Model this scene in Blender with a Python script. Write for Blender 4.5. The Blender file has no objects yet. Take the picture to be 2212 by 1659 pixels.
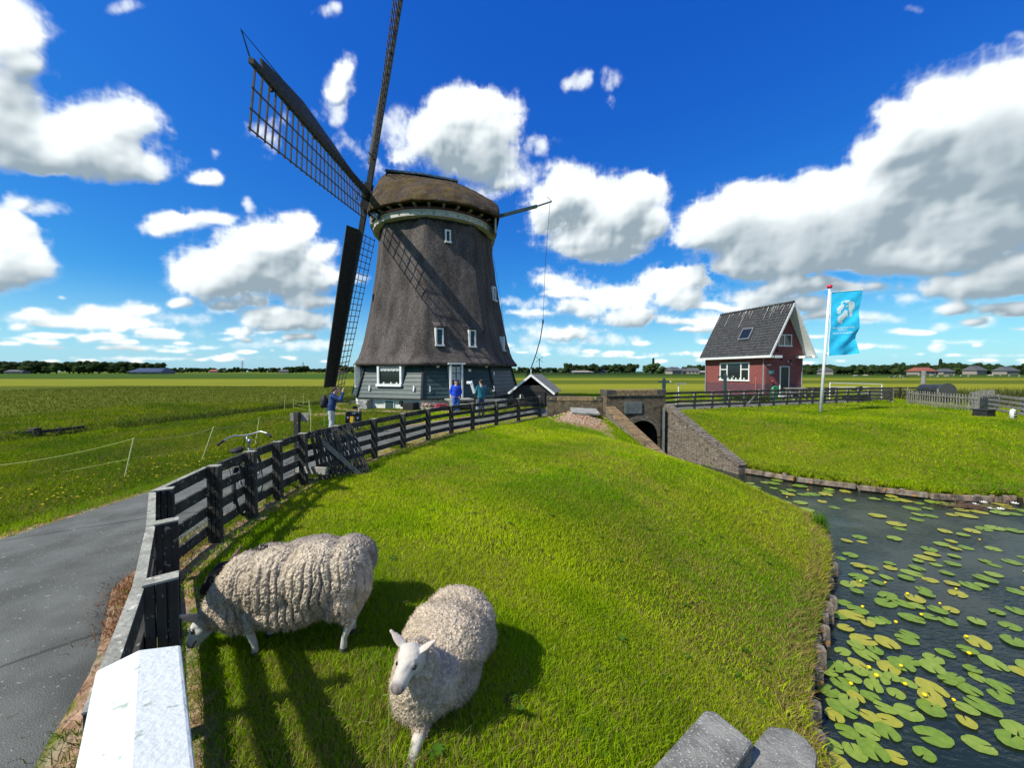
import bpy, bmesh, math, random
import numpy as np
from mathutils import Vector, Matrix, noise
random.seed(7); rng = np.random.default_rng(7)
sc = bpy.context.scene
COL = sc.collection
R = math.radians
# ------------------------------------------------------------------ camera
CZ = 2.2; F = 831.0; PITCH = math.atan(27/831)
cd = bpy.data.cameras.new('camera'); cam = bpy.data.objects.new('camera', cd); COL.objects.link(cam)
cam.location = (0, 0, CZ); cam.rotation_euler = (math.pi/2-PITCH, 0, 0)
cd.sensor_width = 36; cd.lens = 36*F/2212; cd.clip_start = .05; cd.clip_end = 9000
sc.camera = cam
# ------------------------------------------------------------------ light
SUN = Vector((-.80, -.47, 1.0)).normalized()          # towards the sun
EL = math.asin(SUN.z); AZ = math.atan2(SUN.x, SUN.y)
sd = bpy.data.lights.new('sun', 'SUN'); sd.energy = 5.0; sd.angle = R(.5); sd.color = (1, .94, .84)
so = bpy.data.objects.new('sun', sd); COL.objects.link(so); so.rotation_euler = SUN.to_track_quat('Z', 'Y').to_euler()
sc.view_settings.view_transform = 'Standard'; sc.view_settings.look = 'None'
sc.view_settings.exposure = .38; sc.view_settings.gamma = 1; sc.view_settings.use_curve_mapping = False
sc.cycles.use_adaptive_sampling = True; sc.cycles.adaptive_threshold = .02
sc.cycles.max_bounces = 6; sc.cycles.diffuse_bounces = 2; sc.cycles.glossy_bounces = 3; sc.cycles.transparent_max_bounces = 8

def ray(u, v):
    a = (u-1106)/F; b = -(v-829.5)/F
    return Vector((a, math.cos(PITCH)+b*math.sin(PITCH), -math.sin(PITCH)+b*math.cos(PITCH)))
def at(u, v, Y):
    r = ray(u, v); return Vector((0, 0, CZ)) + r*(Y/r.y)
def on(u, v, z):
    r = ray(u, v); return Vector((0, 0, CZ)) + r*((z-CZ)/r.z)

# ------------------------------------------------------------------ sky with clouds (generated in memory)
def vnoise(h, w, cell, seed):
    g = np.random.default_rng(seed)
    gh, gw = int(h/cell)+3, int(w/cell)+3
    L = g.random((gh, gw)).astype(np.float32)
    y = np.arange(h)/cell; x = np.arange(w)/cell
    yi = y.astype(int); xi = x.astype(int)
    fy = (y-yi)[:, None]; fx = (x-xi)[None, :]
    fy = fy*fy*(3-2*fy); fx = fx*fx*(3-2*fx)
    a = L[yi][:, xi]; b = L[yi][:, xi+1]; c = L[yi+1][:, xi]; d = L[yi+1][:, xi+1]
    return (a*(1-fx)+b*fx)*(1-fy)+(c*(1-fx)+d*fx)*fy
def fbm(h, w, cell, octs, seed, gain=.5, billow=False):
    s = 0; a = 1; t = 0
    for o in range(octs):
        n = vnoise(h, w, max(cell/2**o, 1.3), seed+o*13)
        if billow: n = 1-abs(2*n-1)
        s = s+a*n; t += a; a *= gain
    return s/t
IW, IH = 4096, 2048
PX = IW/(2*math.pi)
def blur(a, r):
    for ax in (0, 1):
        for _ in range(2):
            c = np.cumsum(np.pad(a, [(r+1, r) if k == ax else (0, 0) for k in (0, 1)], mode='edge'), axis=ax, dtype=np.float64)
            n = a.shape[ax]; sl = lambda s: tuple(slice(s, s+n) if k == ax else slice(None) for k in (0, 1))
            a = ((c[sl(2*r+1)]-c[sl(0)])/(2*r+1)).astype(np.float32)
    return a
def sst(x, a, b): t = np.clip((x-a)/(b-a), 0, 1); return t*t*(3-2*t)
BL = [ # u, v, ru, rv, density of each cumulus head
 (10,60,90,85,1),(55,140,50,40,.9),(-60,230,150,120,1),(40,290,120,75,1),(190,300,130,70,1.05),(280,250,60,45,1),(230,270,90,60,1),(110,340,150,45,1),(300,370,70,34,.85),(250,345,110,50,.9),(440,385,50,26,.9),
 (20,520,100,75,1.05),(70,580,75,50,1),(-30,600,120,60,1),(110,445,50,18,.55),(60,440,50,30,.7),
 (380,490,75,36,.9),(455,480,80,24,.7),(560,560,105,70,1.1),(640,505,46,55,1),(690,560,36,36,.7),(500,600,100,60,1.1),(620,610,110,45,1.05),(425,600,50,26,.75),(395,655,32,14,.8),(680,655,80,22,.8),(530,445,20,22,.55),(720,555,20,20,.7),(545,650,70,22,.6),
 (200,700,150,24,.75),(230,680,60,20,.8),(360,720,60,16,.6),(80,690,70,16,.65),(640,700,120,30,.85),(560,690,50,22,.75),(495,718,30,12,.7),(150,650,20,7,.45),(40,735,80,10,.5),(620,745,120,12,.55),
 (745,150,32,36,.72),(735,185,40,36,.66),(700,215,40,34,.56),(740,225,30,30,.5),(570,260,50,30,.40),(600,290,40,30,.36),(470,320,20,16,.25),
 (1010,250,95,65,1.1),(1070,240,46,44,1.05),(965,225,40,36,1),(940,300,80,60,1),(1030,330,90,70,1.1),(850,290,60,40,.55),(790,305,55,32,.52),(870,340,70,40,.62),(1110,390,80,34,.62),(1160,320,40,25,.42),(1080,290,50,40,1),(1100,350,50,40,.7),
 (1240,175,34,20,.50),(1320,172,32,20,.46),(1330,205,20,20,.42),(1275,180,40,10,.3),
 (1290,450,115,80,1.1),(1230,400,50,46,.95),(1375,405,70,48,1.1),(1400,480,46,50,1),(1290,520,110,50,1.1),(1190,480,46,50,.85),(1180,420,30,26,.6),
 (1200,610,80,34,.62),(1340,640,110,46,.85),(1430,605,80,38,.9),(1480,650,80,36,.85),(1250,670,80,30,.72),(1200,725,110,24,.62),(1380,690,100,30,.8),(1500,610,60,40,.9),(1140,590,30,16,.4),(1150,660,60,20,.5),(1330,735,120,16,.55),
 (1530,470,60,45,1.05),(1630,440,95,52,1.15),(1600,500,120,55,1.2),(1690,470,100,60,1.2),(1760,430,70,50,1.1),(1750,540,190,50,1.25),(1880,460,150,80,1.25),(1890,350,60,50,1.05),(1970,320,90,60,1.15),(2020,230,60,42,1),(2100,240,100,60,1.1),(2190,190,90,46,1.1),(2080,370,200,100,1.3),(2220,320,200,150,1.3),(2000,480,230,60,1.25),(1650,580,150,30,1),(1880,560,170,36,1.1),(2110,470,190,40,1),(1930,265,50,40,.9),
 (1760,620,170,24,.85),(1700,655,120,22,.75),(1620,640,80,26,.75),(2110,530,130,34,1.0),(2200,490,110,50,1.05),(2060,560,110,30,.95),(2150,620,160,32,1.05),(2210,590,120,46,1.1),(1850,685,90,14,.6),(2190,668,90,18,.85),(2040,700,50,12,.55),(2020,600,50,20,.65),(1960,640,60,16,.5),
 (1545,700,50,24,.7),(1560,735,60,14,.45),(2080,735,120,10,.45),(1150,755,120,12,.55),(300,752,200,10,.45),(1900,745,140,10,.4),(1500,768,400,9,.4),(400,775,350,9,.35),(2100,765,200,8,.35),(1950,18,50,12,.34),(2195,88,40,12,.34),(700,25,30,16,.34),(270,10,40,14,.24),(110,440,60,14,.35)]
def cloud_front():
    az0, az1 = -1.25, 1.25; h = int(1.15*PX); w = int((az1-az0)*PX)
    az = az0+(np.arange(w)+.5)/PX; el = (np.arange(h)+.5)/PX; A, Eh = np.meshgrid(az, el)
    wx = (fbm(h, w, 90, 5, 3, .5)-.5)*.075; wy = (fbm(h, w, 90, 5, 77, .5)-.5)*.055
    dx = np.sin(A)*np.cos(Eh)+wx; dy = np.cos(A)*np.cos(Eh); dz = np.sin(Eh)+wy*(.25+.75*sst(Eh, .02, .25))
    cp, sp = math.cos(PITCH), math.sin(PITCH); fw = np.maximum(dy*cp-dz*sp, .05); up = dy*sp+dz*cp
    U = (1106+F*dx/fw).astype(np.float32); V = (829.5-F*up/fw).astype(np.float32)
    acc = np.zeros((h, w), np.float32)
    wis = np.zeros((h, w), np.float32); rr = np.random.default_rng(5); low = []
    for k in range(150):
        u = rr.choice([rr.uniform(-100, 760), rr.uniform(1080, 2350)]); v = 786-abs(rr.normal(0, 1))*62; s = 1+max(0, 770-v)/55
        if v > 600: low.append((u, v, rr.uniform(14, 42)*s*.8, rr.uniform(3.5, 7)*s, rr.uniform(.5, .85)))
    for (u, v, ru, rv, d) in BL+low:
        if d < .74 and rv > 10:
            q = ((U-u)/(ru*1.25))**2+((V-v)/(rv*1.25))**2; wis = np.maximum(wis, np.exp(-q*1.1)*(d+.35)); 
            if d < .60: continue
        q = ((U-u)/ru)**2+((V-v)*np.where(V > v, 1.35, 1.0)/rv)**2
        acc += np.exp(np.clip(8*(d-.62*q**.85), -30, 12))
    Fd = np.log(acc+1e-6)/8; Fd = np.clip(Fd, -1.5, 1.35)
    # cauliflower detail, finer towards the horizon
    n1 = fbm(h, w, 64, 7, 11, .55); b1 = fbm(h, w, 40, 6, 41, .58, True); b2 = fbm(h, w, 18, 5, 61, .6, True)
    fine = sst(Eh, .0, .30); nn = n1*fine+fbm(h, w, 30, 6, 15, .55)*(1-fine)
    D = Fd-.09+(nn-.5)*1.25+(b1-.62)*.62+(b2-.6)*.42+(fbm(h, w, 9, 3, 71, .6, True)-.6)*.26
    edge = .10+.45*(1-sst(Fd, .30, .75))
    alpha = sst(D, 0, edge+.10)
    nw = fbm(h, w, 34, 7, 131, .62); wa = sst(wis+(nw-.5)*2.1+(b1-.6)*.3, .38, 1.25)*.85*sst(wis, .12, .45)
    solid = sst(Fd, .15, .75); alpha *= .45+.55*np.maximum(solid, sst(D, .1, .7))
    alpha = np.maximum(alpha, wa)
    T = np.clip(D, 0, 1.0)**.7
    Ts = blur(T, 5); Tm = blur(T, 16)
    sh = lambda a, dy_, dx_: np.roll(np.roll(a, dy_, 0), dx_, 1)     # value nearer the sun: up and to the left
    T0 = blur(T, 2)+.10*blur(b1, 1)+.10*blur(b2, 1); g0 = T0-sh(T0, -4, 3); g1 = Ts-sh(Ts, -9, 7); g2 = Tm-sh(Tm, -26, 16); g3 = (b1-sh(b1, -5, 4))
    cs = np.cumsum(T[::-1], 0)[::-1]; K = 70; above = (cs-np.vstack([cs[K:], np.zeros((K, w), np.float32)]))/K
    above = blur(above.astype(np.float32), 6)
    lit = 1.03-.88*sst(above, .25, .95)+g0*1.1+g1*1.0+g2*.7+(n1-.5)*.75+(b1-.62)*.45
    lit = blur(np.clip(lit, 0, 1.1), 1)
    lit = np.maximum(lit, (1-sst(T, .0, .6))*.9)
    lit = np.clip(lit, 0, 1)[..., None]**.9
    dark = np.array([.25, .32, .37], np.float32); white = np.array([.82, .87, .88], np.float32)
    col = dark*(1-lit)+white*lit
    haze = .42*(1-sst(Eh, .0, .20)); hc = np.array([.50, .68, .80], np.float32)     # pale air over the horizon
    a2 = alpha+haze*(1-alpha); col = (col*alpha[..., None]+hc*(haze*(1-alpha))[..., None])/np.maximum(a2, 1e-4)[..., None]
    return col, a2, h, w, az0
def clouds():
    img = np.zeros((IH, IW, 4), np.float32)
    col, alpha, h, w, az0 = cloud_front()
    r0 = IH//2; c0 = int(round((.25*2*math.pi+az0)*PX))
    img[r0:r0+h, c0:c0+w, :3] = col; img[r0:r0+h, c0:c0+w, 3] = alpha
    # the rest of the sky, seen only in reflections and from other places
    n = fbm(IH//2, IW, 190, 6, 91)
    al = np.clip((n-.54)/.12, 0, 1); al[int(.9*IH/2*.95):] *= .3
    m = np.ones(IW, bool); m[c0:c0+w] = False
    img[r0:, m, :3] = .75; img[r0:, m, 3] = al[:, m]
    img[r0+h:, c0:c0+w, :3] = .8; img[r0+h:, c0:c0+w, 3] = al[h:, c0:c0+w]*.5
    out = []
    for k in (0, 1):
        im = bpy.data.images.new('cloud_field', IW, IH, alpha=False, float_buffer=True); im.colorspace_settings.name = 'Non-Color'
        px = img.copy(); px[..., 3] = 1
        if k: px[..., :3] = img[..., 3:4]
        im.pixels.foreach_set(px.ravel()); im.update(); im.pack(); out.append(im)
    return out
world = bpy.data.worlds.new('World'); sc.world = world; world.use_nodes = True
nt = world.node_tree; nt.nodes.clear()
wo = nt.nodes.new('ShaderNodeOutputWorld'); bg = nt.nodes.new('ShaderNodeBackground')
sky = nt.nodes.new('ShaderNodeTexSky'); sky.sky_type = 'NISHITA'; sky.sun_disc = False
sky.sun_elevation = EL; sky.sun_rotation = AZ; sky.air_density = 1.0; sky.dust_density = .5; sky.ozone_density = 4.0
hs = nt.nodes.new('ShaderNodeHueSaturation'); hs.inputs['Saturation'].default_value = 1.3; hs.inputs['Value'].default_value = .85
gm = nt.nodes.new('ShaderNodeMixRGB'); gm.blend_type = 'MULTIPLY'; gm.inputs[0].default_value = 1; gm.inputs[2].default_value = (.45, 1.04, 1.35, 1)
ci = clouds(); env = nt.nodes.new('ShaderNodeTexEnvironment'); env.image = ci[0]; env.interpolation = 'Cubic'; ena = nt.nodes.new('ShaderNodeTexEnvironment'); ena.image = ci[1]; ena.interpolation = 'Cubic'
cm = nt.nodes.new('ShaderNodeMixRGB'); sc10 = nt.nodes.new('ShaderNodeVectorMath'); sc10.operation = 'SCALE'; sc10.inputs['Scale'].default_value = 10.0
lk = nt.links.new
lk(sky.outputs[0], hs.inputs['Color']); lk(hs.outputs[0], gm.inputs[1]); 
sp_ = nt.nodes.new('ShaderNodeSeparateColor'); cb_ = nt.nodes.new('ShaderNodeCombineColor'); pw = nt.nodes.new('ShaderNodeMath'); pw.operation = 'POWER'; pw.inputs[1].default_value = .5; ml = nt.nodes.new('ShaderNodeMath'); ml.operation = 'MULTIPLY'; ml.inputs[1].default_value = 2.5
lk(gm.outputs[0], sp_.inputs[0]); lk(sp_.outputs[0], cb_.inputs[0]); lk(sp_.outputs[1], cb_.inputs[1]); lk(sp_.outputs[2], pw.inputs[0]); lk(pw.outputs[0], ml.inputs[0]); lk(ml.outputs[0], cb_.inputs[2]); lk(cb_.outputs[0], cm.inputs[1])
lk(env.outputs['Color'], sc10.inputs[0]); lk(sc10.outputs[0], cm.inputs[2]); lk(ena.outputs['Color'], cm.inputs[0])
lk(cm.outputs[0], bg.inputs[0]); bg.inputs[1].default_value = .1; lk(bg.outputs[0], wo.inputs[0])

# ------------------------------------------------------------------ helpers
def mat(name, c1, c2=None, scale=4., rough=.85, bump=0., bscale=None, stretch=(1, 1, 1), detail=6., c3=None, s3=.6, sc3=14., spec=.3, metal=0., lo=.35, hi=.65, bdist=.02, attr=None, trans=0.):
    m = bpy.data.materials.new(name); m.use_nodes = True; t = m.node_tree; N = t.nodes; L = t.links.new
    p = N['Principled BSDF']; p.inputs['Roughness'].default_value = rough; p.inputs['Metallic'].default_value = metal
    p.inputs['Specular IOR Level'].default_value = spec
    c = (*c1, 1); p.inputs['Base Color'].default_value = c
    tc = N.new('ShaderNodeTexCoord'); mp = N.new('ShaderNodeMapping'); mp.inputs['Scale'].default_value = stretch
    L(tc.outputs['Object'], mp.inputs[0])
    last = None
    if c2:
        n = N.new('ShaderNodeTexNoise'); n.inputs['Scale'].default_value = scale; n.inputs['Detail'].default_value = detail; L(mp.outputs[0], n.inputs['Vector'])
        r = N.new('ShaderNodeMapRange'); r.inputs[1].default_value = lo; r.inputs[2].default_value = hi; L(n.outputs['Fac'], r.inputs[0])
        x = N.new('ShaderNodeMixRGB'); x.inputs[1].default_value = c; x.inputs[2].default_value = (*c2, 1); L(r.outputs[0], x.inputs[0]); last = x
    if c3:
        n = N.new('ShaderNodeTexNoise'); n.inputs['Scale'].default_value = sc3; n.inputs['Detail'].default_value = 5; L(tc.outputs['Object'], n.inputs['Vector'])
        r = N.new('ShaderNodeMapRange'); r.inputs[1].default_value = s3; r.inputs[2].default_value = s3+.06; L(n.outputs['Fac'], r.inputs[0])
        x = N.new('ShaderNodeMixRGB'); x.inputs[1].default_value = c; x.inputs[2].default_value = (*c3, 1); L(r.outputs[0], x.inputs[0])
        if last: L(last.outputs[0], x.inputs[1])
        last = x
    if attr:
        a = N.new('ShaderNodeAttribute'); a.attribute_name = attr
        x = N.new('ShaderNodeMixRGB'); x.blend_type = 'MULTIPLY'; x.inputs[0].default_value = 1; x.inputs[1].default_value = (1, 1, 1, 1)
        if last: L(last.outputs[0], x.inputs[1])
        else: x.inputs[1].default_value = c
        L(a.outputs['Color'], x.inputs[2]); last = x
    if last: L(last.outputs[0], p.inputs['Base Color'])
    if bump:
        n = N.new('ShaderNodeTexNoise'); n.inputs['Scale'].default_value = bscale or scale*4; n.inputs['Detail'].default_value = 8; L(mp.outputs[0], n.inputs['Vector'])
        b = N.new('ShaderNodeBump'); b.inputs['Strength'].default_value = bump; b.inputs['Distance'].default_value = bdist
        L(n.outputs['Fac'], b.inputs['Height']); L(b.outputs[0], p.inputs['Normal'])
    if trans:
        o = N['Material Output']; tr = N.new('ShaderNodeBsdfTranslucent'); mx = N.new('ShaderNodeMixShader'); mx.inputs[0].default_value = trans
        if last: L(last.outputs[0], tr.inputs[0])
        else: tr.inputs[0].default_value = c
        L(p.outputs[0], mx.inputs[1]); L(tr.outputs[0], mx.inputs[2]); L(mx.outputs[0], o.inputs[0])
    return m
def brick_mat(name, c1, c2, mortar, scale=1., w=.22, h=.065, rotz=None, patches=None, rough=.9, msize=.008, rowz=True, band=None):
    """bricks laid in local X (length) / Z (height); patches = noise coloured stains with a shape of their own"""
    m = bpy.data.materials.new(name); m.use_nodes = True; t = m.node_tree; N = t.nodes; L = t.links.new
    p = N['Principled BSDF']; p.inputs['Roughness'].default_value = rough; p.inputs['Specular IOR Level'].default_value = .2
    tc = N.new('ShaderNodeTexCoord'); sx = N.new('ShaderNodeSeparateXYZ'); L(tc.outputs['Object'], sx.inputs[0])
    ad = N.new('ShaderNodeMath'); ad.operation = 'ADD'; L(sx.outputs[0], ad.inputs[0]); L(sx.outputs[1], ad.inputs[1])
    cb = N.new('ShaderNodeCombineXYZ'); L(ad.outputs[0], cb.inputs[0]); L(sx.outputs[2], cb.inputs[1])
    b = N.new('ShaderNodeTexBrick'); b.inputs['Scale'].default_value = scale
    b.inputs['Brick Width'].default_value = w; b.inputs['Row Height'].default_value = h; b.inputs['Mortar Size'].default_value = msize
    b.inputs['Color1'].default_value = (*c1, 1); b.inputs['Color2'].default_value = (*c2, 1); b.inputs['Mortar'].default_value = (*mortar, 1)
    L(cb.outputs[0], b.inputs['Vector']); last = b.outputs['Color']
    n0 = N.new('ShaderNodeTexNoise'); n0.inputs['Scale'].default_value = 9; n0.inputs['Detail'].default_value = 8; L(tc.outputs['Object'], n0.inputs['Vector'])
    x0 = N.new('ShaderNodeMixRGB'); x0.blend_type = 'OVERLAY'; x0.inputs[0].default_value = .6; L(last, x0.inputs[1]); L(n0.outputs['Fac'], x0.inputs[2]); last = x0.outputs[0]
    for (pc, ps, th) in (patches or []):
        n = N.new('ShaderNodeTexNoise'); n.inputs['Scale'].default_value = ps; n.inputs['Detail'].default_value = 6; L(tc.outputs['Object'], n.inputs['Vector'])
        r = N.new('ShaderNodeMapRange'); r.inputs[1].default_value = th; r.inputs[2].default_value = th+.14; r.inputs[4].default_value = .8; L(n.outputs['Fac'], r.inputs[0])
        x = N.new('ShaderNodeMixRGB'); x.inputs[2].default_value = (*pc, 1); L(r.outputs[0], x.inputs[0]); L(last, x.inputs[1]); last = x.outputs[0]
    if band:
        z0, cc = band
        g = N.new('ShaderNodeMath'); g.operation = 'LESS_THAN'; g.inputs[1].default_value = z0; L(sx.outputs[2], g.inputs[0])
        x = N.new('ShaderNodeMixRGB'); x.blend_type = 'MULTIPLY'; x.inputs[2].default_value = (*cc, 1); L(g.outputs[0], x.inputs[0]); L(last, x.inputs[1]); last = x.outputs[0]
    L(last, p.inputs['Base Color'])
    bp = N.new('ShaderNodeBump'); bp.inputs['Strength'].default_value = .5; bp.inputs['Distance'].default_value = .01; bp.invert = True
    L(b.outputs['Fac'], bp.inputs['Height']); L(bp.outputs[0], p.inputs['Normal'])
    return m

def tag(o, label=None, cat=None, group=None, kind=None):
    if label: o['label'] = label
    if cat: o['category'] = cat
    if group: o['group'] = group
    if kind: o['kind'] = kind
    return o
def thing(name, label, cat, loc=(0, 0, 0), rotz=0, group=None, kind=None):
    o = bpy.data.objects.new(name, None); COL.objects.link(o); o.empty_display_size = .2
    o.location = loc; o.rotation_euler = (0, 0, rotz); tag(o, label, cat, group, kind); return o
def copy_tree(o, parent=None):
    c = o.copy(); COL.objects.link(c); c.parent = parent
    for ch in list(o.children): copy_tree(ch, c)
    return c
class MB:
    def __init__(s): s.v = []; s.f = []; s.m = []
    def add(s, vs, fs, mi=0):
        b = len(s.v); s.v += [tuple(q) for q in vs]; s.f += [tuple(b+i for i in f) for f in fs]; s.m += [mi]*len(fs); return s
    def box(s, c, d, rz=0, rx=0, ry=0, mi=0, M=None):
        c = Vector(c); x, y, z = [q/2 for q in d]
        rot = M if M is not None else (Matrix.Rotation(rz, 3, 'Z') @ Matrix.Rotation(ry, 3, 'Y') @ Matrix.Rotation(rx, 3, 'X'))
        vs = [c+rot @ Vector((a*x, b*y, e*z)) for a in (-1, 1) for b in (-1, 1) for e in (-1, 1)]
        return s.add(vs, [(0, 1, 3, 2), (4, 6, 7, 5), (0, 4, 5, 1), (2, 3, 7, 6), (0, 2, 6, 4), (1, 5, 7, 3)], mi)
    def bar(s, a, b, w, t, up=(0, 0, 1), mi=0, w2=None, t2=None):
        """bar from a to b, w wide across, t thick along up"""
        a = Vector(a); b = Vector(b); d = (b-a).normalized(); up = Vector(up)
        sd = d.cross(up); sd = sd.normalized() if sd.length > 1e-6 else Vector((1, 0, 0)); u = sd.cross(d).normalized()
        w2 = w if w2 is None else w2; t2 = t if t2 is None else t2
        vs = [a+sd*(i*w/2)+u*(j*t/2) for i, j in ((-1, -1), (1, -1), (1, 1), (-1, 1))]+[b+sd*(i*w2/2)+u*(j*t2/2) for i, j in ((-1, -1), (1, -1), (1, 1), (-1, 1))]
        return s.add(vs, [(0, 3, 2, 1), (4, 5, 6, 7), (0, 1, 5, 4), (1, 2, 6, 5), (2, 3, 7, 6), (3, 0, 4, 7)], mi)
    def tube(s, pts, r, n=8, r2=None, caps=True, mi=0):
        pts = [Vector(p) for p in pts]; k = len(pts); rs = r if isinstance(r, (list, tuple)) else [r+((r2 if r2 is not None else r)-r)*i/(k-1) for i in range(k)]
        ref = Vector((0, 0, 1)) if abs((pts[-1]-pts[0]).normalized().z) < .9 else Vector((0, 1, 0))
        vs = []
        for i, p in enumerate(pts):
            d = (pts[min(i+1, k-1)]-pts[max(i-1, 0)]).normalized(); a = d.cross(ref).normalized(); b = a.cross(d)
            vs += [p+(a*math.cos(2*math.pi*j/n)+b*math.sin(2*math.pi*j/n))*rs[i] for j in range(n)]
        fs = [(i*n+j, i*n+(j+1) % n, (i+1)*n+(j+1) % n, (i+1)*n+j) for i in range(k-1) for j in range(n)]
        if caps: fs += [tuple(range(n))[::-1], tuple((k-1)*n+j for j in range(n))]
        return s.add(vs, fs, mi)
    def sphere(s, c, r, nu=12, nv=8, M=None, mi=0):
        r = (r, r, r) if not isinstance(r, (tuple, list)) else r; c = Vector(c); vs = []
        for i in range(nv+1):
            th = math.pi*i/nv
            for j in range(nu):
                ph = 2*math.pi*j/nu
                q = Vector((r[0]*math.sin(th)*math.cos(ph), r[1]*math.sin(th)*math.sin(ph), r[2]*math.cos(th)))
                vs.append(c+(M @ q if M is not None else q))
        fs = [(i*nu+j, (i+1)*nu+j, (i+1)*nu+(j+1) % nu, i*nu+(j+1) % nu) for i in range(nv) for j in range(nu)]
        return s.add(vs, fs, mi)
    def limb(s, pts, rs, n=12):
        for i in range(len(pts)-1): s.tube([pts[i], pts[i+1]], [rs[i], rs[i+1]], n)
        for p, r in zip(pts, rs): s.sphere(p, r, n, 8)
        return s
    def prism(s, poly, z0, z1, mi=0):
        n = len(poly); vs = [(x, y, z0) for x, y in poly]+[(x, y, z1) for x, y in poly]
        return s.add(vs, [tuple(range(n))[::-1], tuple(range(n, 2*n))]+[(i, (i+1) % n, n+(i+1) % n, n+i) for i in range(n)], mi)
    def lathe(s, prof, n=24, c=(0, 0, 0), mi=0, ph=0):
        vs = [(c[0]+r*math.cos(ph+2*math.pi*j/n), c[1]+r*math.sin(ph+2*math.pi*j/n), c[2]+z) for r, z in prof for j in range(n)]
        return s.add(vs, [(i*n+j, i*n+(j+1) % n, (i+1)*n+(j+1) % n, (i+1)*n+j) for i in range(len(prof)-1) for j in range(n)], mi)
    def build(s, name, m=None, parent=None, world=False, smooth=False, bevel=0, link=True):
        me = bpy.data.meshes.new(name); V = s.v
        if world and parent is not None:
            o0 = parent.location; V = [(a[0]-o0.x, a[1]-o0.y, a[2]-o0.z) for a in V]
        me.from_pydata(V, [], s.f)
        for q in (m if isinstance(m, (list, tuple)) else [m]):
            if q: me.materials.append(q)
        if any(s.m): me.polygons.foreach_set('material_index', s.m)
        bm = bmesh.new(); bm.from_mesh(me); bmesh.ops.recalc_face_normals(bm, faces=bm.faces); bm.to_mesh(me); bm.free()
        if smooth: me.polygons.foreach_set('use_smooth', [True]*len(me.polygons))
        ob = bpy.data.objects.new(name, me)
        if link: COL.objects.link(ob)
        ob.parent = parent
        if bevel:
            b = ob.modifiers.new('bevel', 'BEVEL'); b.width = bevel; b.segments = 2; b.limit_method = 'ANGLE'
        return ob
def raw(name, V, Fc, m, smooth=False, cols=None, parent=None):
    """big numpy mesh, all faces with the same vertex count"""
    V = np.asarray(V, np.float32); Fc = np.asarray(Fc, np.int32); me = bpy.data.meshes.new(name)
    n, k = Fc.shape
    me.vertices.add(len(V)); me.vertices.foreach_set('co', V.ravel())
    me.loops.add(n*k); me.loops.foreach_set('vertex_index', Fc.ravel())
    me.polygons.add(n); me.polygons.foreach_set('loop_start', np.arange(0, n*k, k, dtype=np.int32))
    me.update(calc_edges=True)
    if cols is not None:
        ca = me.color_attributes.new('Col', 'FLOAT_COLOR', 'POINT')
        c4 = np.ones((len(V), 4), np.float32); c4[:, :3] = cols; ca.data.foreach_set('color', c4.ravel())
    if smooth: me.polygons.foreach_set('use_smooth', np.ones(n, bool))
    me.materials.append(m)
    ob = bpy.data.objects.new(name, me); COL.objects.link(ob); ob.parent = parent; return ob
def remesh(mb, voxel, smooth=4, fac=.6):
    ob = mb.build('tmp'); md = ob.modifiers.new('r', 'REMESH'); md.mode = 'VOXEL'; md.voxel_size = voxel
    if smooth:
        s = ob.modifiers.new('s', 'SMOOTH'); s.iterations = smooth; s.factor = fac
    dg = bpy.context.evaluated_depsgraph_get(); dg.update()
    me = bpy.data.meshes.new_from_object(ob.evaluated_get(dg)); old = ob.data
    bpy.data.objects.remove(ob); bpy.data.meshes.remove(old)
    n = len(me.vertices); co = np.empty(n*3, np.float32); me.vertices.foreach_get('co', co)
    no = np.empty(n*3, np.float32); me.vertices.foreach_get('normal', no)
    return me, co.reshape(-1, 3), no.reshape(-1, 3)
def from_mesh(name, me, m, parent=None, co=None, cols=None, smooth=True):
    me.name = name
    if co is not None: me.vertices.foreach_set('co', np.asarray(co, np.float32).ravel()); me.update()
    if cols is not None:
        ca = me.color_attributes.new('Col', 'FLOAT_COLOR', 'POINT'); c4 = np.ones((len(me.vertices), 4), np.float32); c4[:, :3] = cols
        ca.data.foreach_set('color', c4.ravel())
    me.materials.clear(); me.materials.append(m)
    me.polygons.foreach_set('use_smooth', np.full(len(me.polygons), smooth))
    ob = bpy.data.objects.new(name, me); COL.objects.link(ob); ob.parent = parent; return ob
def nz(x, y, z): return noise.noise(Vector((x, y, z)))

# ------------------------------------------------------------------ terrain shape
WATER_Z = -1.75; BANK_Z = -1.47
LEFT_BANK = [(5.95, 14.85), (6.6, 13.3), (7.0, 11.8), (7.45, 10.2), (7.5, 9.2), (6.4, 7.6), (5.2, 6.25), (4.1, 5.1), (3.1, 3.9), (2.65, 2.6), (2.5, 0), (2.5, -12)]
RIGHT_BANK = [(60, 10.0), (25, 10.9), (15.2, 11.4), (13.2, 11.6), (11.85, 12.35), (10.2, 13.5), (8.9, 14.9)]
POND = LEFT_BANK+[(60, -12)]+RIGHT_BANK
HL = Vector((4.39, 17.8)); HU = Vector((.985, .174)).normalized(); HN = Vector((HU.y, -HU.x))   # headwall: left corner, along, towards water
MOUTH = [(6.15, 14.9), (8.7, 14.9), (7.32, 18.68), (4.45, 18.17)]
def seg_dist(x, y, poly, closed=True):
    d = np.full(x.shape, 1e9); n = len(poly)
    for i in range(n if closed else n-1):
        ax, ay = poly[i]; bx, by = poly[(i+1) % n]; vx, vy = bx-ax, by-ay
        t = np.clip(((x-ax)*vx+(y-ay)*vy)/(vx*vx+vy*vy), 0, 1)
        d = np.minimum(d, np.hypot(x-ax-t*vx, y-ay-t*vy))
    return d
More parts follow.
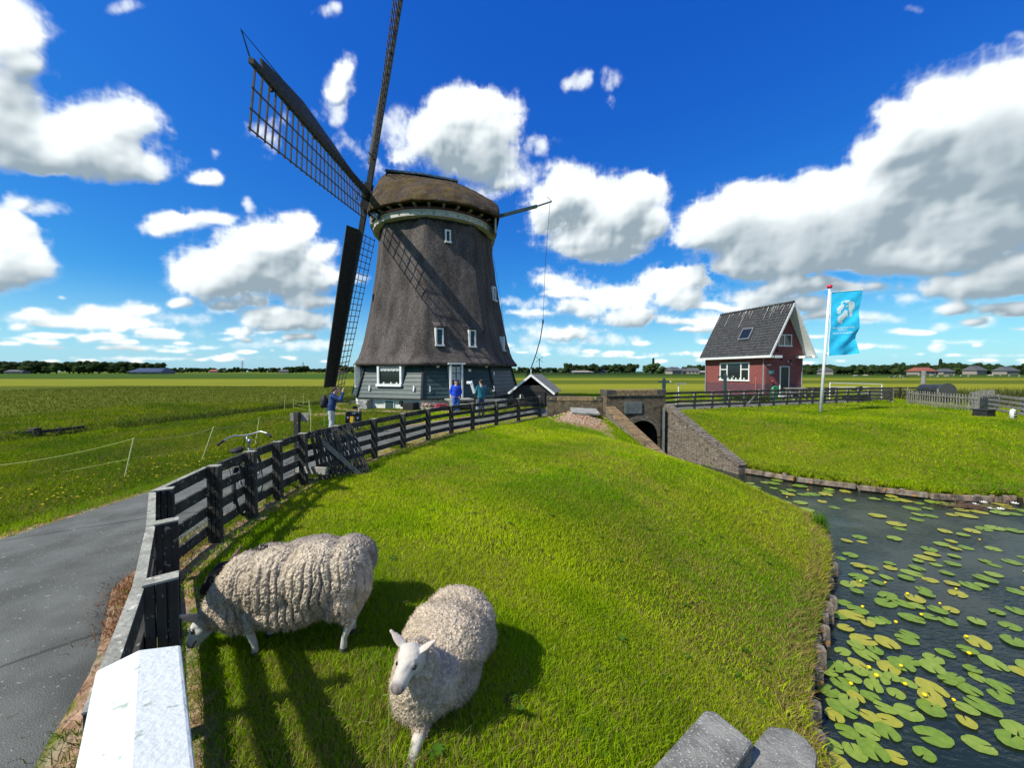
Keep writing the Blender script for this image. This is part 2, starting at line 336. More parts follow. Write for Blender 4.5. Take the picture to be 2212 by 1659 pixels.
def inside(x, y, poly):
    c = np.zeros(x.shape, bool); n = len(poly); j = n-1
    for i in range(n):
        xi, yi = poly[i]; xj, yj = poly[j]
        k = ((yi > y) != (yj > y)) & (x < (xj-xi)*(y-yi)/((yj-yi) if yj != yi else 1e-9)+xi)
        c ^= k; j = i
    return c
FENCE = [(-1.3, 1.28), (-1.92, 2.07), (-2.70, 2.97), (-3.51, 3.85), (-3.76, 4.82), (-3.9, 5.7), (-3.99, 6.5), (-4.03, 7.38), (-3.86, 8.42), (-3.49, 9.7), (-3.1, 10.9), (-2.68, 12.25), (-2.13, 13.45), (-1.48, 14.4), (-.63, 15.5), (.29, 17.0), (1.33, 18.5)]
ROAD_L = [(-6.6, -6), (-6.8, 0), (-6.85, 3.5), (-6.85, 5.1), (-6.73, 7.4), (-6.3, 9.4), (-5.8, 11.8), (-5.0, 14.3), (-3.6, 16.5), (-2.0, 18.8), (.2, 21.2), (3, 23.4), (6.5, 24.9), (12, 26.7), (20, 29.0), (29, 31.5)]
ROAD_R = [(-1.8, -6), (-1.62, .6), (-2.22, 1.84), (-2.85, 2.7), (-3.85, 3.7), (-4.15, 4.7), (-4.3, 5.7), (-4.4, 6.5), (-4.42, 7.5), (-4.25, 8.6), (-3.9, 9.8), (-3.45, 11.2), (-3.0, 12.5), (-2.4, 13.8), (-1.7, 14.9), (-.9, 16.1), (0, 17.5), (1.0, 18.95), (4.2, 19.5), (8.2, 21.3), (12, 23.0), (18, 25.3), (27, 28.6)]
def resample(p, n):
    p = np.array(p, float); d = np.r_[0, np.cumsum(np.hypot(*np.diff(p, axis=0).T))]
    t = np.linspace(0, d[-1], n); return np.c_[np.interp(t, d, p[:, 0]), np.interp(t, d, p[:, 1])]
ROAD_POLY = ROAD_L+ROAD_R[::-1]
DITCH = [(-24, 6.5), (-17.9, 13.0), (-16.4, 20), (-14.9, 26), (-13.4, 34), (-9, 52)]
def height(x, y, rough=True):
    x = np.asarray(x, float); y = np.asarray(y, float)
    r2 = x*x+y*y
    zp = .2*np.exp(-r2/16)
    zp = zp-.12*np.clip((-x-7)/6, 0, 1)
    if rough: zp = zp+.018*np.sin(x*1.7+y*.6)*np.sin(y*1.3-x*.5)+.012*np.sin(x*4.1+1)*np.sin(y*3.7)
    road = inside(x, y, ROAD_POLY); dr = seg_dist(x, y, ROAD_POLY)
    flat = np.where(road, 1, np.clip(1-dr/.5, 0, 1))
    zp = zp*(1-flat)+flat*(.2*np.exp(-r2/16))
    d = seg_dist(x, y, POND); ins = inside(x, y, POND)
    L = 4.3+1.7*np.clip((x-8)/3, 0, 1)
    z = BANK_Z+(zp-BANK_Z)*np.sin(np.pi/2*np.clip(d/L, 0, 1))
    z = np.where(ins, -2.5, z)
    # the culvert mouth between the wing walls
    im = inside(x, y, MOUTH); z = np.where(im, -2.5, z)
    z = z+.40*np.exp(-(((x-3.2)/1.1)**2+((y-17.9)/.75)**2))*(y < 19)
    # land beside and behind the culvert stays up
    dd = seg_dist(x, y, DITCH, False)
    z = z-np.where(x < -8, .75*np.exp(-(dd/.8)**2), 0)
    return z
def hz(x, y): return float(height(np.array([x]), np.array([y]))[0])
# ------------------------------------------------------------------ ground, road, water
def spread(a0, a1, step, far, g=1.13):
    c = list(np.arange(a0, a1+1e-6, step)); s = step; x = a1
    while x < far[1]: s *= g; x += s; c.append(x)
    s = step; x = a0; L = []
    while x > far[0]: s *= g; x -= s; L.append(x)
    return np.array(L[::-1]+c)
gx = spread(-12, 24, .17, (-4500, 4500), 1.12); gy = spread(-1, 23, .17, (-60, 4800), 1.11)
GX, GY = np.meshgrid(gx, gy); sh = GX.shape
GZ = height(GX.ravel(), GY.ravel()).reshape(sh)
V = np.c_[GX.ravel(), GY.ravel(), GZ.ravel()]
idx = np.arange(sh[0]*sh[1]).reshape(sh)
Fq = np.c_[idx[:-1, :-1].ravel(), idx[:-1, 1:].ravel(), idx[1:, 1:].ravel(), idx[1:, :-1].ravel()]
def soil_mask(x, y):
    """bare dry earth: the strip under the fence, road edges, by the low brick wall, round the mill"""
    df = seg_dist(x, y, FENCE, False)
    m = .85*np.exp(-(df/.30)**2)*(np.hypot(x, y) < 30)
    dr = seg_dist(x, y, ROAD_POLY)
    m = np.maximum(m, .95*np.exp(-(dr/.22)**2))
    m = np.maximum(m, 1.0*np.exp(-(((x-3.1)/1.35)**2+((y-16.9)/1.25)**2)**2))
    m = np.maximum(m, .7*np.exp(-(((x-4.0)/.5)**2+((y-15.6)/1.6)**2)))
    dm = np.hypot(x+5.5, y-28); m = np.maximum(m, .8*np.exp(-((dm-6.9)/.55)**2))
    m = np.maximum(m, .9*np.exp(-(((x+9.3)/1.6)**2+((y-20.3)/.9)**2)))
    m = np.maximum(m, .8*np.exp(-(((x-3)/3.0)**2+((y-27)/1.5)**2)))
    m = np.maximum(m, .4*np.exp(-(seg_dist(x, y, LEFT_BANK, False)/.5)**2)*(y < 12))
    return m
xs, ys = GX.ravel(), GY.ravel()
gc = np.zeros((len(xs), 3)); gc[:, 0] = soil_mask(xs, ys)
# field strips, each a crop of its own colour
gm_ = bpy.data.materials.new('ground'); gm_.use_nodes = True; t = gm_.node_tree; N = t.nodes; L = t.links.new
p = N['Principled BSDF']; p.inputs['Roughness'].default_value = 1; p.inputs['Specular IOR Level'].default_value = .05
tc = N.new('ShaderNodeTexCoord')
def noise_node(scale, det=6, vec=None):
    n = N.new('ShaderNodeTexNoise'); n.inputs['Scale'].default_value = scale; n.inputs['Detail'].default_value = det
    L(vec or tc.outputs['Object'], n.inputs['Vector']); return n.outputs['Fac']
def mixc(fac, a, b, bt='MIX'):
    x = N.new('ShaderNodeMixRGB'); x.blend_type = bt
    for i, q in ((0, fac), (1, a), (2, b)):
        if isinstance(q, (int, float)): x.inputs[i].default_value = q
        elif isinstance(q, tuple): x.inputs[i].default_value = (*q, 1)
        else: L(q, x.inputs[i])
    return x.outputs[0]
def rng_(v, a, b, c=0., d=1.):
    r = N.new('ShaderNodeMapRange'); r.inputs[1].default_value = a; r.inputs[2].default_value = b; r.inputs[3].default_value = c; r.inputs[4].default_value = d; L(v, r.inputs[0]); return r.outputs[0]
def mth(op, a, b):
    m = N.new('ShaderNodeMath'); m.operation = op
    for i, q in ((0, a), (1, b)):
        if isinstance(q, (int, float)): m.inputs[i].default_value = q
        else: L(q, m.inputs[i])
    return m.outputs[0]
sep = N.new('ShaderNodeSeparateXYZ'); L(tc.outputs['Object'], sep.inputs[0]); Xo, Yo = sep.outputs[0], sep.outputs[1]
lawn = mixc(rng_(noise_node(1.2), .35, .68), (.055, .095, .003), (.115, .145, .005))
lawn = mixc(rng_(noise_node(9, 8), .35, .7), lawn, (.13, .15, .010))
lawn = mixc(rng_(noise_node(.55, 4), .52, .72), lawn, (.14, .12, .022))
# far fields
mp = N.new('ShaderNodeMapping'); mp.inputs['Scale'].default_value = (.05, .5, 1); L(tc.outputs['Object'], mp.inputs[0]); streak = noise_node(1, 5, mp.outputs[0])
olive = mixc(rng_(noise_node(.9, 9), .3, .7), (.050, .075, .004), (.115, .135, .010)); olive = mixc(rng_(streak, .4, .7), olive, (.075, .090, .006))
yel = mixc(rng_(streak, .35, .65), (.20, .21, .018), (.15, .17, .014)); dg = mixc(rng_(streak, .35, .65), (.035, .080, .007), (.055, .095, .010))
wob = mth('MULTIPLY', mth('SUBTRACT', noise_node(.02, 3), .5), 14)
yy = mth('ADD', Yo, wob)
left = rng_(Xo, -1.0, 1.0)
# left half: olive field to 62 m, ripe pale strip to 120 m, then pasture
cl = mixc(rng_(yy, 60, 61), olive, yel); cl = mixc(rng_(yy, 118, 120), cl, dg); cl = mixc(rng_(yy, 420, 425), cl, (.10, .13, .012))
# right half
cr = mixc(rng_(yy, 44, 50), mixc(rng_(streak, .4, .6), (.09, .12, .010), (.16, .17, .014)), (.20, .21, .016)); cr = mixc(rng_(yy, 66, 70), cr, (.085, .11, .010)); cr = mixc(rng_(yy, 95, 98), cr, (.17, .18, .014)); cr = mixc(rng_(yy, 128, 131), cr, (.05, .09, .008)); cr = mixc(rng_(yy, 205, 210), cr, (.022, .045, .006))
fld = mixc(left, cl, cr)
# nearer than the ditch and the fences it is lawn
fx = mth('ADD', mth('MULTIPLY', mth('SUBTRACT', noise_node(.3, 4), .5), 1.5), 0)
# left ditch line: x < -17.9 + .13*(y-13)
dl = mth('SUBTRACT', mth('ADD', mth('MULTIPLY', Yo, .235), -21.1), Xo)     # >0 beyond the ditch on the left
isl = mth('MULTIPLY', rng_(mth('ADD', dl, fx), 0, .3), rng_(Xo, -8, -9))
isf = mth('MAXIMUM', isl, rng_(mth('ADD', Yo, fx), 36, 37.5))
lawn = mixc(rng_(Xo, -4.3, -6.5), lawn, (.55, .60, .60), 'MULTIPLY'); base = mixc(isf, lawn, fld)
at_ = N.new('ShaderNodeAttribute'); at_.attribute_name = 'Col'; sc_ = N.new('ShaderNodeSeparateColor'); L(at_.outputs['Color'], sc_.inputs[0])
soil = mixc(rng_(noise_node(6, 8), .35, .65), (.20, .115, .065), (.38, .25, .16)); soil = mixc(rng_(noise_node(2.3, 4), .5, .6), soil, (.27, .23, .15))
sm = rng_(mth('ADD', sc_.outputs[0], mth('MULTIPLY', mth('SUBTRACT', noise_node(4, 8), .5), 1.1)), .42, .62)
base = mixc(sm, base, soil)
# wet dark earth below the water line
wetm = rng_(sep.outputs[2], -1.5, -1.62); base = mixc(wetm, base, (.018, .018, .010))
L(base, p.inputs['Base Color'])
bpn = N.new('ShaderNodeBump'); bpn.inputs['Strength'].default_value = .9; bpn.inputs['Distance'].default_value = .06
L(mth('ADD', noise_node(16, 10), mth('MULTIPLY', noise_node(3, 4), 1.0)), bpn.inputs['Height']); L(bpn.outputs[0], p.inputs['Normal'])
zq = V[Fq][:, :, 2]; cq = V[Fq].mean(1)            # open the culvert mouth under the road
tq = (cq[:, 0]-HL.x)*HU.x+(cq[:, 1]-HL.y)*HU.y; wq = -((cq[:, 0]-HL.x)*HN.x+(cq[:, 1]-HL.y)*HN.y)
Fq = Fq[~((zq.max(1)-zq.min(1) > .5) & (tq > .7) & (tq < 2.9) & (wq > -.1) & (wq < 1.0))]
ground = raw('ground', V, Fq, gm_, True, gc); tag(ground, kind='structure')

# road: asphalt sheet with worn and gritty edges
am = mat('asphalt', (.085, .090, .080), (.135, .142, .128), 2.2, .95, .7, 130, detail=10, c3=(.33, .34, .31), s3=.655, sc3=38, bdist=.012, spec=.15)
N = am.node_tree.nodes; L = am.node_tree.links.new; tc = N.new('ShaderNodeTexCoord')
vo = N.new('ShaderNodeTexVoronoi'); vo.feature = 'DISTANCE_TO_EDGE'; vo.inputs['Scale'].default_value = .36
wn = N.new('ShaderNodeTexNoise'); wn.inputs['Scale'].default_value = 3.5; wn.inputs['Detail'].default_value = 7; L(tc.outputs['Object'], wn.inputs['Vector'])
wm = N.new('ShaderNodeMixRGB'); wm.inputs[0].default_value = .16; L(tc.outputs['Object'], wm.inputs[1]); L(wn.outputs['Color'], wm.inputs[2]); L(wm.outputs[0], vo.inputs['Vector'])
cr_ = N.new('ShaderNodeMapRange'); cr_.inputs[1].default_value = .0; cr_.inputs[2].default_value = .010; cr_.inputs[3].default_value = .75; cr_.inputs[4].default_value = 0; L(vo.outputs['Distance'], cr_.inputs[0])
pp = N['Principled BSDF']; src = pp.inputs['Base Color'].links[0].from_socket
xm = N.new('ShaderNodeMixRGB'); xm.inputs[2].default_value = (.03, .033, .032, 1); L(cr_.outputs[0], xm.inputs[0]); L(src, xm.inputs[1])
at2 = N.new('ShaderNodeAttribute'); at2.attribute_name = 'Col'; xe = N.new('ShaderNodeMixRGB'); xe.inputs[2].default_value = (.36, .35, .30, 1)
s2 = N.new('ShaderNodeSeparateColor'); L(at2.outputs['Color'], s2.inputs[0]); rr = N.new('ShaderNodeMath'); rr.operation = 'MULTIPLY_ADD'; rr.inputs[1].default_value = 1.0
n3 = N.new('ShaderNodeTexNoise'); n3.inputs['Scale'].default_value = 5; n3.inputs['Detail'].default_value = 7; L(tc.outputs['Object'], n3.inputs['Vector'])
L(s2.outputs[0], rr.inputs[0]); L(n3.outputs['Fac'], rr.inputs[2]); r3 = N.new('ShaderNodeMapRange'); r3.inputs[1].default_value = .85; r3.inputs[2].default_value = 1.25; r3.inputs[4].default_value = .8; L(rr.outputs[0], r3.inputs[0])
L(r3.outputs[0], xe.inputs[0]); L(xm.outputs[0], xe.inputs[1]); L(xe.outputs[0], pp.inputs['Base Color'])
RL = resample(ROAD_L, 260); RR = resample(ROAD_R, 260); K = 15
rv = []; rcol = []
for i in range(260):
    for j in range(K):
        q = j/(K-1); e = .09*nz(i*.31, 0, 5) if j == 0 else (.07*nz(i*.37, 3, 9) if j == K-1 else 0)
        w = RL[i]*(1-q)+RR[i]*q; nrm = (RR[i]-RL[i])/np.hypot(*(RR[i]-RL[i])); w = w+nrm*e
        crown = .035*(1-(2*q-1)**2)
        rv.append((w[0], w[1], .2*math.exp(-(w[0]**2+w[1]**2)/16)+.006+crown-(.05 if j in (0, K-1) else 0))); rcol.append((max(0, 1-q/.06, (1-(1-q)/.03)*.5), 0, 0))
ii = np.arange(260*K).reshape(260, K)
road = raw('road', rv, np.c_[ii[:-1, :-1].ravel(), ii[:-1, 1:].ravel(), ii[1:, 1:].ravel(), ii[1:, :-1].ravel()], am, True, rcol); tag(road, kind='structure')

# water
wm_ = bpy.data.materials.new('pond_water'); wm_.use_nodes = True; N = wm_.node_tree.nodes; L = wm_.node_tree.links.new
p = N['Principled BSDF']; p.inputs['Base Color'].default_value = (.012, .020, .013, 1); p.inputs['Roughness'].default_value = .12; p.inputs['IOR'].default_value = 1.4; p.inputs['Specular IOR Level'].default_value = .5
tc = N.new('ShaderNodeTexCoord'); m1 = N.new('ShaderNodeMapping'); m1.inputs['Scale'].default_value = (1, 2.2, 1); m1.inputs['Rotation'].default_value = (0, 0, R(-28)); L(tc.outputs['Object'], m1.inputs[0])
n1 = N.new('ShaderNodeTexNoise'); n1.inputs['Scale'].default_value = 7; n1.inputs['Detail'].default_value = 4; L(m1.outputs[0], n1.inputs['Vector'])
n2 = N.new('ShaderNodeTexNoise'); n2.inputs['Scale'].default_value = .8; n2.inputs['Detail'].default_value = 2; L(tc.outputs['Object'], n2.inputs['Vector'])
r2 = N.new('ShaderNodeMapRange'); r2.inputs[1].default_value = .35; r2.inputs[2].default_value = .65; r2.inputs[3].default_value = .25; L(n2.outputs['Fac'], r2.inputs[0])
mu = N.new('ShaderNodeMath'); mu.operation = 'MULTIPLY'; L(n1.outputs['Fac'], mu.inputs[0]); L(r2.outputs[0], mu.inputs[1])
b = N.new('ShaderNodeBump'); b.inputs['Strength'].default_value = .6; b.inputs['Distance'].default_value = .05; L(mu.outputs[0], b.inputs['Height']); L(b.outputs[0], p.inputs['Normal'])
WP = [(2.4, -12), (60.3, -12), (60.3, 10.2), (25, 11.1), (15.3, 11.6), (11.9, 12.55), (10.3, 13.7), (8.75, 15.0), (7.3, 18.4), (8.0, 24), (5.0, 24), (4.6, 17.9), (6.0, 14.9), (6.45, 13.3), (6.85, 11.8), (7.3, 10.2), (7.35, 9.2), (6.25, 7.6), (5.05, 6.25), (3.95, 5.1), (2.95, 3.9), (2.5, 2.6)]
wmb = MB(); wmb.add([(x, y, WATER_Z) for x, y in WP], [tuple(range(len(WP)))]); water = wmb.build('water', wm_); tag(water, kind='structure')

# ------------------------------------------------------------------ grass
def blades(name, x, y, hgt, wid, cols, lean=.45, seg2=True, label=None, zoff=0.0, m=None, zs=None):
    n = len(x); z = (height(x, y) if zs is None else zs)+zoff
    a = rng.uniform(0, 2*np.pi, n); b = rng.uniform(0, 2*np.pi, n)
    cx, cy = np.cos(a), np.sin(a); lx, ly = np.cos(b)*hgt*lean*rng.uniform(.2, 1.6, n), np.sin(b)*hgt*lean*rng.uniform(.2, 1.6, n)
    w = wid/2
    P0 = np.c_[x-cx*w, y-cy*w, z-.01]; P1 = np.c_[x+cx*w, y+cy*w, z-.01]
    M0 = np.c_[x-cx*w*.7+lx*.35, y-cy*w*.7+ly*.35, z+hgt*.6]; M1 = np.c_[x+cx*w*.7+lx*.35, y+cy*w*.7+ly*.35, z+hgt*.6]
    T = np.c_[x+lx, y+ly, z+hgt*.95]
    if seg2:
        V = np.stack([P0, P1, M1, M0, T], 1).reshape(-1, 3); k = np.arange(n)[:, None]*5
        Fc = np.concatenate([k+[0, 1, 2], k+[0, 2, 3], k+[3, 2, 4]], 0); c = np.repeat(cols, 5, 0)
    else:
        V = np.stack([P0, P1, T], 1).reshape(-1, 3); Fc = np.arange(n)[:, None]*3+[0, 1, 2]; c = np.repeat(cols, 3, 0)
    return raw(name, V, Fc, m or grass_m, False, c)
grass_m = bpy.data.materials.new('grass_blades'); grass_m.use_nodes = True; N = grass_m.node_tree.nodes; L = grass_m.node_tree.links.new
p = N['Principled BSDF']; p.inputs['Roughness'].default_value = .8; p.inputs['Specular IOR Level'].default_value = .08
a_ = N.new('ShaderNodeAttribute'); a_.attribute_name = 'Col'; L(a_.outputs['Color'], p.inputs['Base Color'])
tr = N.new('ShaderNodeBsdfTranslucent'); L(a_.outputs['Color'], tr.inputs[0]); mx = N.new('ShaderNodeMixShader'); mx.inputs[0].default_value = .42
L(p.outputs[0], mx.inputs[1]); L(tr.outputs[0], mx.inputs[2]); L(mx.outputs[0], N['Material Output'].inputs[0])
SH_SPOTS = [(-1.6, 2.85, .25), (-.36, 2.5, .38), (-1.7, 3.4, .3)]
def field_noise(x, y, s, seed):
    """cheap smooth noise from sines, same everywhere"""
    r = np.random.default_rng(seed); o = 0
    for _ in range(7):
        kx, ky = r.normal(0, s, 2); ph = r.uniform(0, 6.28); o = o+np.sin(kx*x+ky*y+ph)
    return o/7
def grass_cols(x, y, dry=0.):
    n = len(x); f1 = field_noise(x, y, 1.1, 5); f2 = field_noise(x, y, 3.6, 8); f3 = field_noise(x, y, .45, 3)
    t = np.clip(.5+.9*f1+.5*f2+rng.normal(0, .22, n), 0, 1)[:, None]
    c = np.array([.150, .330, .003])*(1-t)+np.array([.47, .60, .004])*t
    s = np.clip(rng.random(n)+.28*f3+.25*f2, 0, 1.3)
    db = seg_dist(x, y, LEFT_BANK, False)
    thr = .88-.26*np.exp(-(db/.7)**2)-dry-.30*np.exp(-(((x+.9)/1.1)**2+((y-1.9)/.8)**2))-.16*np.clip(field_noise(x, y, 1.7, 31)-.12, 0, .4)/.4*(np.hypot(x, y) < 9)
    k = (s > thr)[:, None]; st = np.array([.33, .25, .09]); c = np.where(k, st*rng.uniform(.7, 1.25, (n, 1)), c)
    rb = np.clip(.45+1.3*field_noise(x, y, .9, 21), 0, 1)[:, None]*.30*np.exp(-(np.hypot(x-4.5, y-9)/5)[:, None]**2*.6)
    c = c*(1-rb)+np.array([.22, .13, .03])*rb
    return c*rng.uniform(.72, 1.22, (n, 1))
def scatter(n, x0, x1, y0, y1, keep): 
    x = rng.uniform(x0, x1, n); y = rng.uniform(y0, y1, n); k = keep(x, y); return x[k], y[k]
def lawn_keep(x, y):
    k = ~inside(x, y, POND) & ~inside(x, y, MOUTH) & ~inside(x, y, ROAD_POLY)
    u = (x-1106*0); k &= np.abs(x) < y*1.42+.6
    k &= rng.random(len(x)) > .93*np.clip(soil_mask(x, y)*1.5-.35, 0, 1)
    k &= np.hypot(x+5.5, y-28) > 6.4
    # headwall and parapet foot prints
    q = (x-HL.x)*HU.x+(y-HL.y)*HU.y; w = (x-HL.x)*HN.x+(y-HL.y)*HN.y
    k &= ~((q > -.1) & (q < 3.9) & (w < .1) & (w > -9))
    k &= ~((y > 17.7) & (x > 1.3) & (x < 4.6) & (y < 20))
    k &= ~((y > 18.2) & (y < 21) & (x > 4) & (x < 9)) 
    return k
R1 = []
def add_zone(n, x0, x1, y0, y1, h0, h1, w0, seg2=True, dry=0., extra=None):
    x, y = scatter(n, x0, x1, y0, y1, lawn_keep)
    if extra is not None: k = extra(x, y); x, y = x[k], y[k]
    hh = rng.uniform(h0, h1, len(x))*(1+.35*field_noise(x, y, 2.4, 12)); cc_ = grass_cols(x, y, dry); cc_ *= np.where(x < -4.4, .52, np.where((x > 8), .82, 1.0))[:, None]*np.where(x < -4.4, 1, 1)[:, None]; R1.append((x, y, hh, w0*rng.uniform(.7, 1.3, len(x)), seg2, cc_))
D1 = lambda x, y: (np.hypot(x, y) < 4.6)
add_zone(330000, -2.8, 3.6, 1.2, 4.6, .022, .060, .0042, True, .05, D1)
add_zone(250000, -4.2, 8, 3.0, 8.0, .025, .062, .0075, True, .0, lambda x, y: (np.hypot(x, y) >= 4.6) & (x > -4.4))
add_zone(170000, -5, 9, 8.0, 13.5, .03, .075, .013, False, 0, lambda x, y: x > -4.4)
add_zone(90000, -4, 8, 13.5, 20, .035, .085, .02, False, 0)
add_zone(150000, 8, 32, 11, 23, .04, .10, .026, False, .02)
add_zone(120000, -22, -4, 4, 13, .03, .10, .015, False, .0, lambda x, y: x < -4.4)
add_zone(100000, -26, -2, 13, 28, .04, .12, .028, False, .02)
add_zone(60000, 6, 40, 23, 38, .05, .12, .04, False, .03)
for k2 in (True, False):
    S = [r for r in R1 if r[4] == k2]
    g = blades('lawn_grass', *[np.concatenate([r[i] for r in S]) for i in (0, 1, 2, 3)], np.concatenate([r[5] for r in S]), seg2=k2, lean=.8)
    tag(g, 'short mown yellow-green grass with dry straw close around the sheep' if k2 else 'short mown green grass on the farther lawns and verges', 'grass', kind='stuff')
# straggly verge between the asphalt and the fence
def _along(poly, n, o0, o1):
    P = resample(poly, 4000); i = rng.integers(0, 3998, n); t = P[i+1]-P[i]; t /= np.hypot(t[:, 0], t[:, 1])[:, None]; o = rng.normal(o0, o1, n); return P[i, 0]+t[:, 1]*o, P[i, 1]-t[:, 0]*o
vx, vy = _along(ROAD_R[:13], 30000, .12, .13); k = (np.hypot(vx, vy) < 12) & (field_noise(vx, vy, 2.6, 44) > -.18); vx, vy = vx[k], vy[k]; f_ = field_noise(vx, vy, 1.9, 45)[:, None]
vc = np.where(f_+rng.normal(0, .15, (len(vx), 1)) > -.02, [.10, .17, .008], [.30, .15, .07])*rng.uniform(.6, 1.3, (len(vx), 1))
g = blades('verge_grass', vx, vy, rng.uniform(.02, .07, len(vx)), .004+.0007*np.hypot(vx, vy), vc, lean=1.1); tag(g, 'straggly green and rust-brown verge between the asphalt and the dark fence', 'grass', kind='stuff')
vx, vy = _along(ROAD_L[1:8], 26000, -.10, .12); k = vx > -9; vx, vy = vx[k], vy[k]
g = blades('verge_grass', vx, vy, rng.uniform(.02, .08, len(vx)), np.full(len(vx), .012), grass_cols(vx, vy, .1)*.9, lean=.9, seg2=False); tag(g, 'grass fringe along the outer edge of the asphalt road', 'grass', kind='stuff')
# long dry stalks lying about near the sheep
n = 900; x, y = scatter(n, -2.6, 2.6, 1.4, 4.6, lawn_keep)
g = blades('straw', x, y, rng.uniform(.03, .11, len(x)), np.full(len(x), .0035), np.tile([.42, .34, .17], (len(x), 1))*rng.uniform(.6, 1.2, (len(x), 1)), lean=1.5); tag(g, 'long pale dry stalks strewn in the grass near the sheep', 'straw', kind='stuff')
# broad-leaved weeds, clover heads and droppings in the grazed turf
n = 230; x, y = scatter(n, -3, 6.5, 1.5, 12, lawn_keep); V = []; Fc = []; C_ = []
for i in range(len(x)):
    z0_ = float(height(x[i:i+1], y[i:i+1])[0])+.02; k = rng.integers(5, 9); s = rng.uniform(.02, .05); c_ = np.array([.06, .14, .012])*rng.uniform(.7, 1.3)
    for j in range(k):
        a = 6.283*j/k+rng.uniform(-.3, .3); b0 = len(V); ca, sa = math.cos(a), math.sin(a); V += [(x[i], y[i], z0_), (x[i]+ca*s*.6-sa*s*.28, y[i]+sa*s*.6+ca*s*.28, z0_+s*.55), (x[i]+ca*s*1.2, y[i]+sa*s*1.2, z0_+s*.35), (x[i]+ca*s*.6+sa*s*.28, y[i]+sa*s*.6-ca*s*.28, z0_+s*.55)]; Fc.append((b0, b0+1, b0+2, b0+3)); C_ += [c_]*4
g = raw('meadow_weeds', V, Fc, grass_m, False, np.array(C_)); tag(g, 'small broad-leaved weed rosettes scattered through the sheep meadow', 'weeds', kind='stuff')
mb = MB()
for _ in range(26):
    cx0, cy0 = rng.uniform(-1.6, 4), rng.uniform(2.0, 8)
    if lawn_keep(np.array([cx0]), np.array([cy0]))[0]:
        for _ in range(9): x_, y_ = cx0+rng.normal(0, .035), cy0+rng.normal(0, .035); mb.sphere((x_, y_, hz(x_, y_)+.022), (.009, .007, .006), 6, 4)
g = mb.build('droppings', mat('dark_droppings', (.03, .024, .015)), smooth=True); tag(g, 'small heaps of dark sheep droppings in the meadow grass', 'droppings', kind='stuff')
# fringe hanging over both banks
def along(poly, n, off0, off1):
    P = resample(poly, 4000); i = rng.integers(0, 3999, n); t = P[np.minimum(i+1, 3999)]-P[i]; t /= np.maximum(np.hypot(t[:, 0], t[:, 1]), 1e-6)[:, None]
    o = rng.uniform(off0, off1, n); return P[i, 0]+t[:, 1]*-o, P[i, 1]+t[:, 0]*o
fx_, fy_, fc_, fh_ = [], [], [], []
for poly, n, o0, o1, hh in ((LEFT_BANK[:-1], 26000, -.30, .0, .13), (RIGHT_BANK[1:], 16000, -.35, -.05, .12)):
    x, y = along(poly, n, o0, o1); k = (~inside(x, y, POND)) & (y > 1.3); x, y = x[k], y[k]; fx_.append(x); fy_.append(y); fc_.append(grass_cols(x, y, .22)); fh_.append(rng.uniform(.4, 1.1, len(x))*hh)
x = np.concatenate(fx_); y = np.concatenate(fy_)
g = blades('bank_grass', x, y, np.concatenate(fh_), .006+.0006*y, np.concatenate(fc_), lean=1.0); tag(g, 'shaggy dry grass fringe hanging over the edges of the banks', 'grass', kind='stuff')
# reeds and rough grass along the ditch
x, y = along(DITCH, 34000, -1.0, 1.25); k = (y < 48) & (y > 6) & ~((y < 17.5) & (x < -15) & (rng.random(len(x)) < .85)); x, y = x[k], y[k]
cc = np.where(rng.random((len(x), 1)) < .3, [.17, .19, .06], [.045, .085, .012])*rng.uniform(.6, 1.3, (len(x), 1))
g = blades('ditch_reeds', x, y, rng.uniform(.15, .5, len(x))*(.8+.5*field_noise(x, y, 1.2, 4)), np.full(len(x), .022), cc, lean=.5, seg2=False); tag(g, 'rough reeds and tall grass growing along the field ditch', 'reeds', kind='stuff')
# crop leaves in the near part of the olive field, tall weeds far right
x, y = scatter(60000, -62, -9, 12, 60, lambda x, y: (x < -21.1+.235*y-1.0) & (np.abs(x) < y*1.42))
g = blades('field_crop', x, y, rng.uniform(.05, .16, len(x)), np.full(len(x), .06), np.where(rng.random((len(x), 1)) < .25, [.26, .27, .06], [.10, .135, .008])*rng.uniform(.6, 1.3, (len(x), 1)), lean=.6, seg2=False); tag(g, 'low leafy crop covering the olive field beyond the ditch', 'crop', kind='stuff')
x, y = scatter(9000, 27, 60, 22, 34, lambda x, y: (x > 28.5+.2*(y-22)) & (x < y*1.42+6))
g = blades('tall_weeds', x, y, rng.uniform(.4, 1.1, len(x)), np.full(len(x), .05), np.where(rng.random((len(x), 1)) < .3, [.16, .13, .06], [.05, .08, .014])*rng.uniform(.6, 1.3, (len(x), 1)), lean=.35, seg2=False); tag(g, 'tall unmown weeds behind the grey rail fence at the right', 'weeds', kind='stuff')
# buttercups on the left verge
bm_ = mat('buttercup_petals', (.75, .55, .02), rough=.5); n = 230
x = -7.1-np.abs(rng.normal(0, 1.3, n)); y = rng.uniform(6.0, 12.5, n); z = height(x, y)+rng.uniform(.06, .14, n); s = rng.uniform(.010, .022, n)
V = []; Fc = []
for i in range(n):
    b0 = len(V); a = rng.uniform(0, 6.28); V += [(x[i]+s[i]*math.cos(a+j*1.2566), y[i]+s[i]*math.sin(a+j*1.2566), z[i]+.004*(j % 2)) for j in range(5)]+[(x[i], y[i], z[i]-.01)]
    Fc += [(b0+j, b0+(j+1) % 5, b0+5) for j in range(5)]
g = raw('buttercups', V, Fc, bm_); tag(g, 'small yellow buttercups dotted over the verge left of the road', 'flowers', kind='stuff')

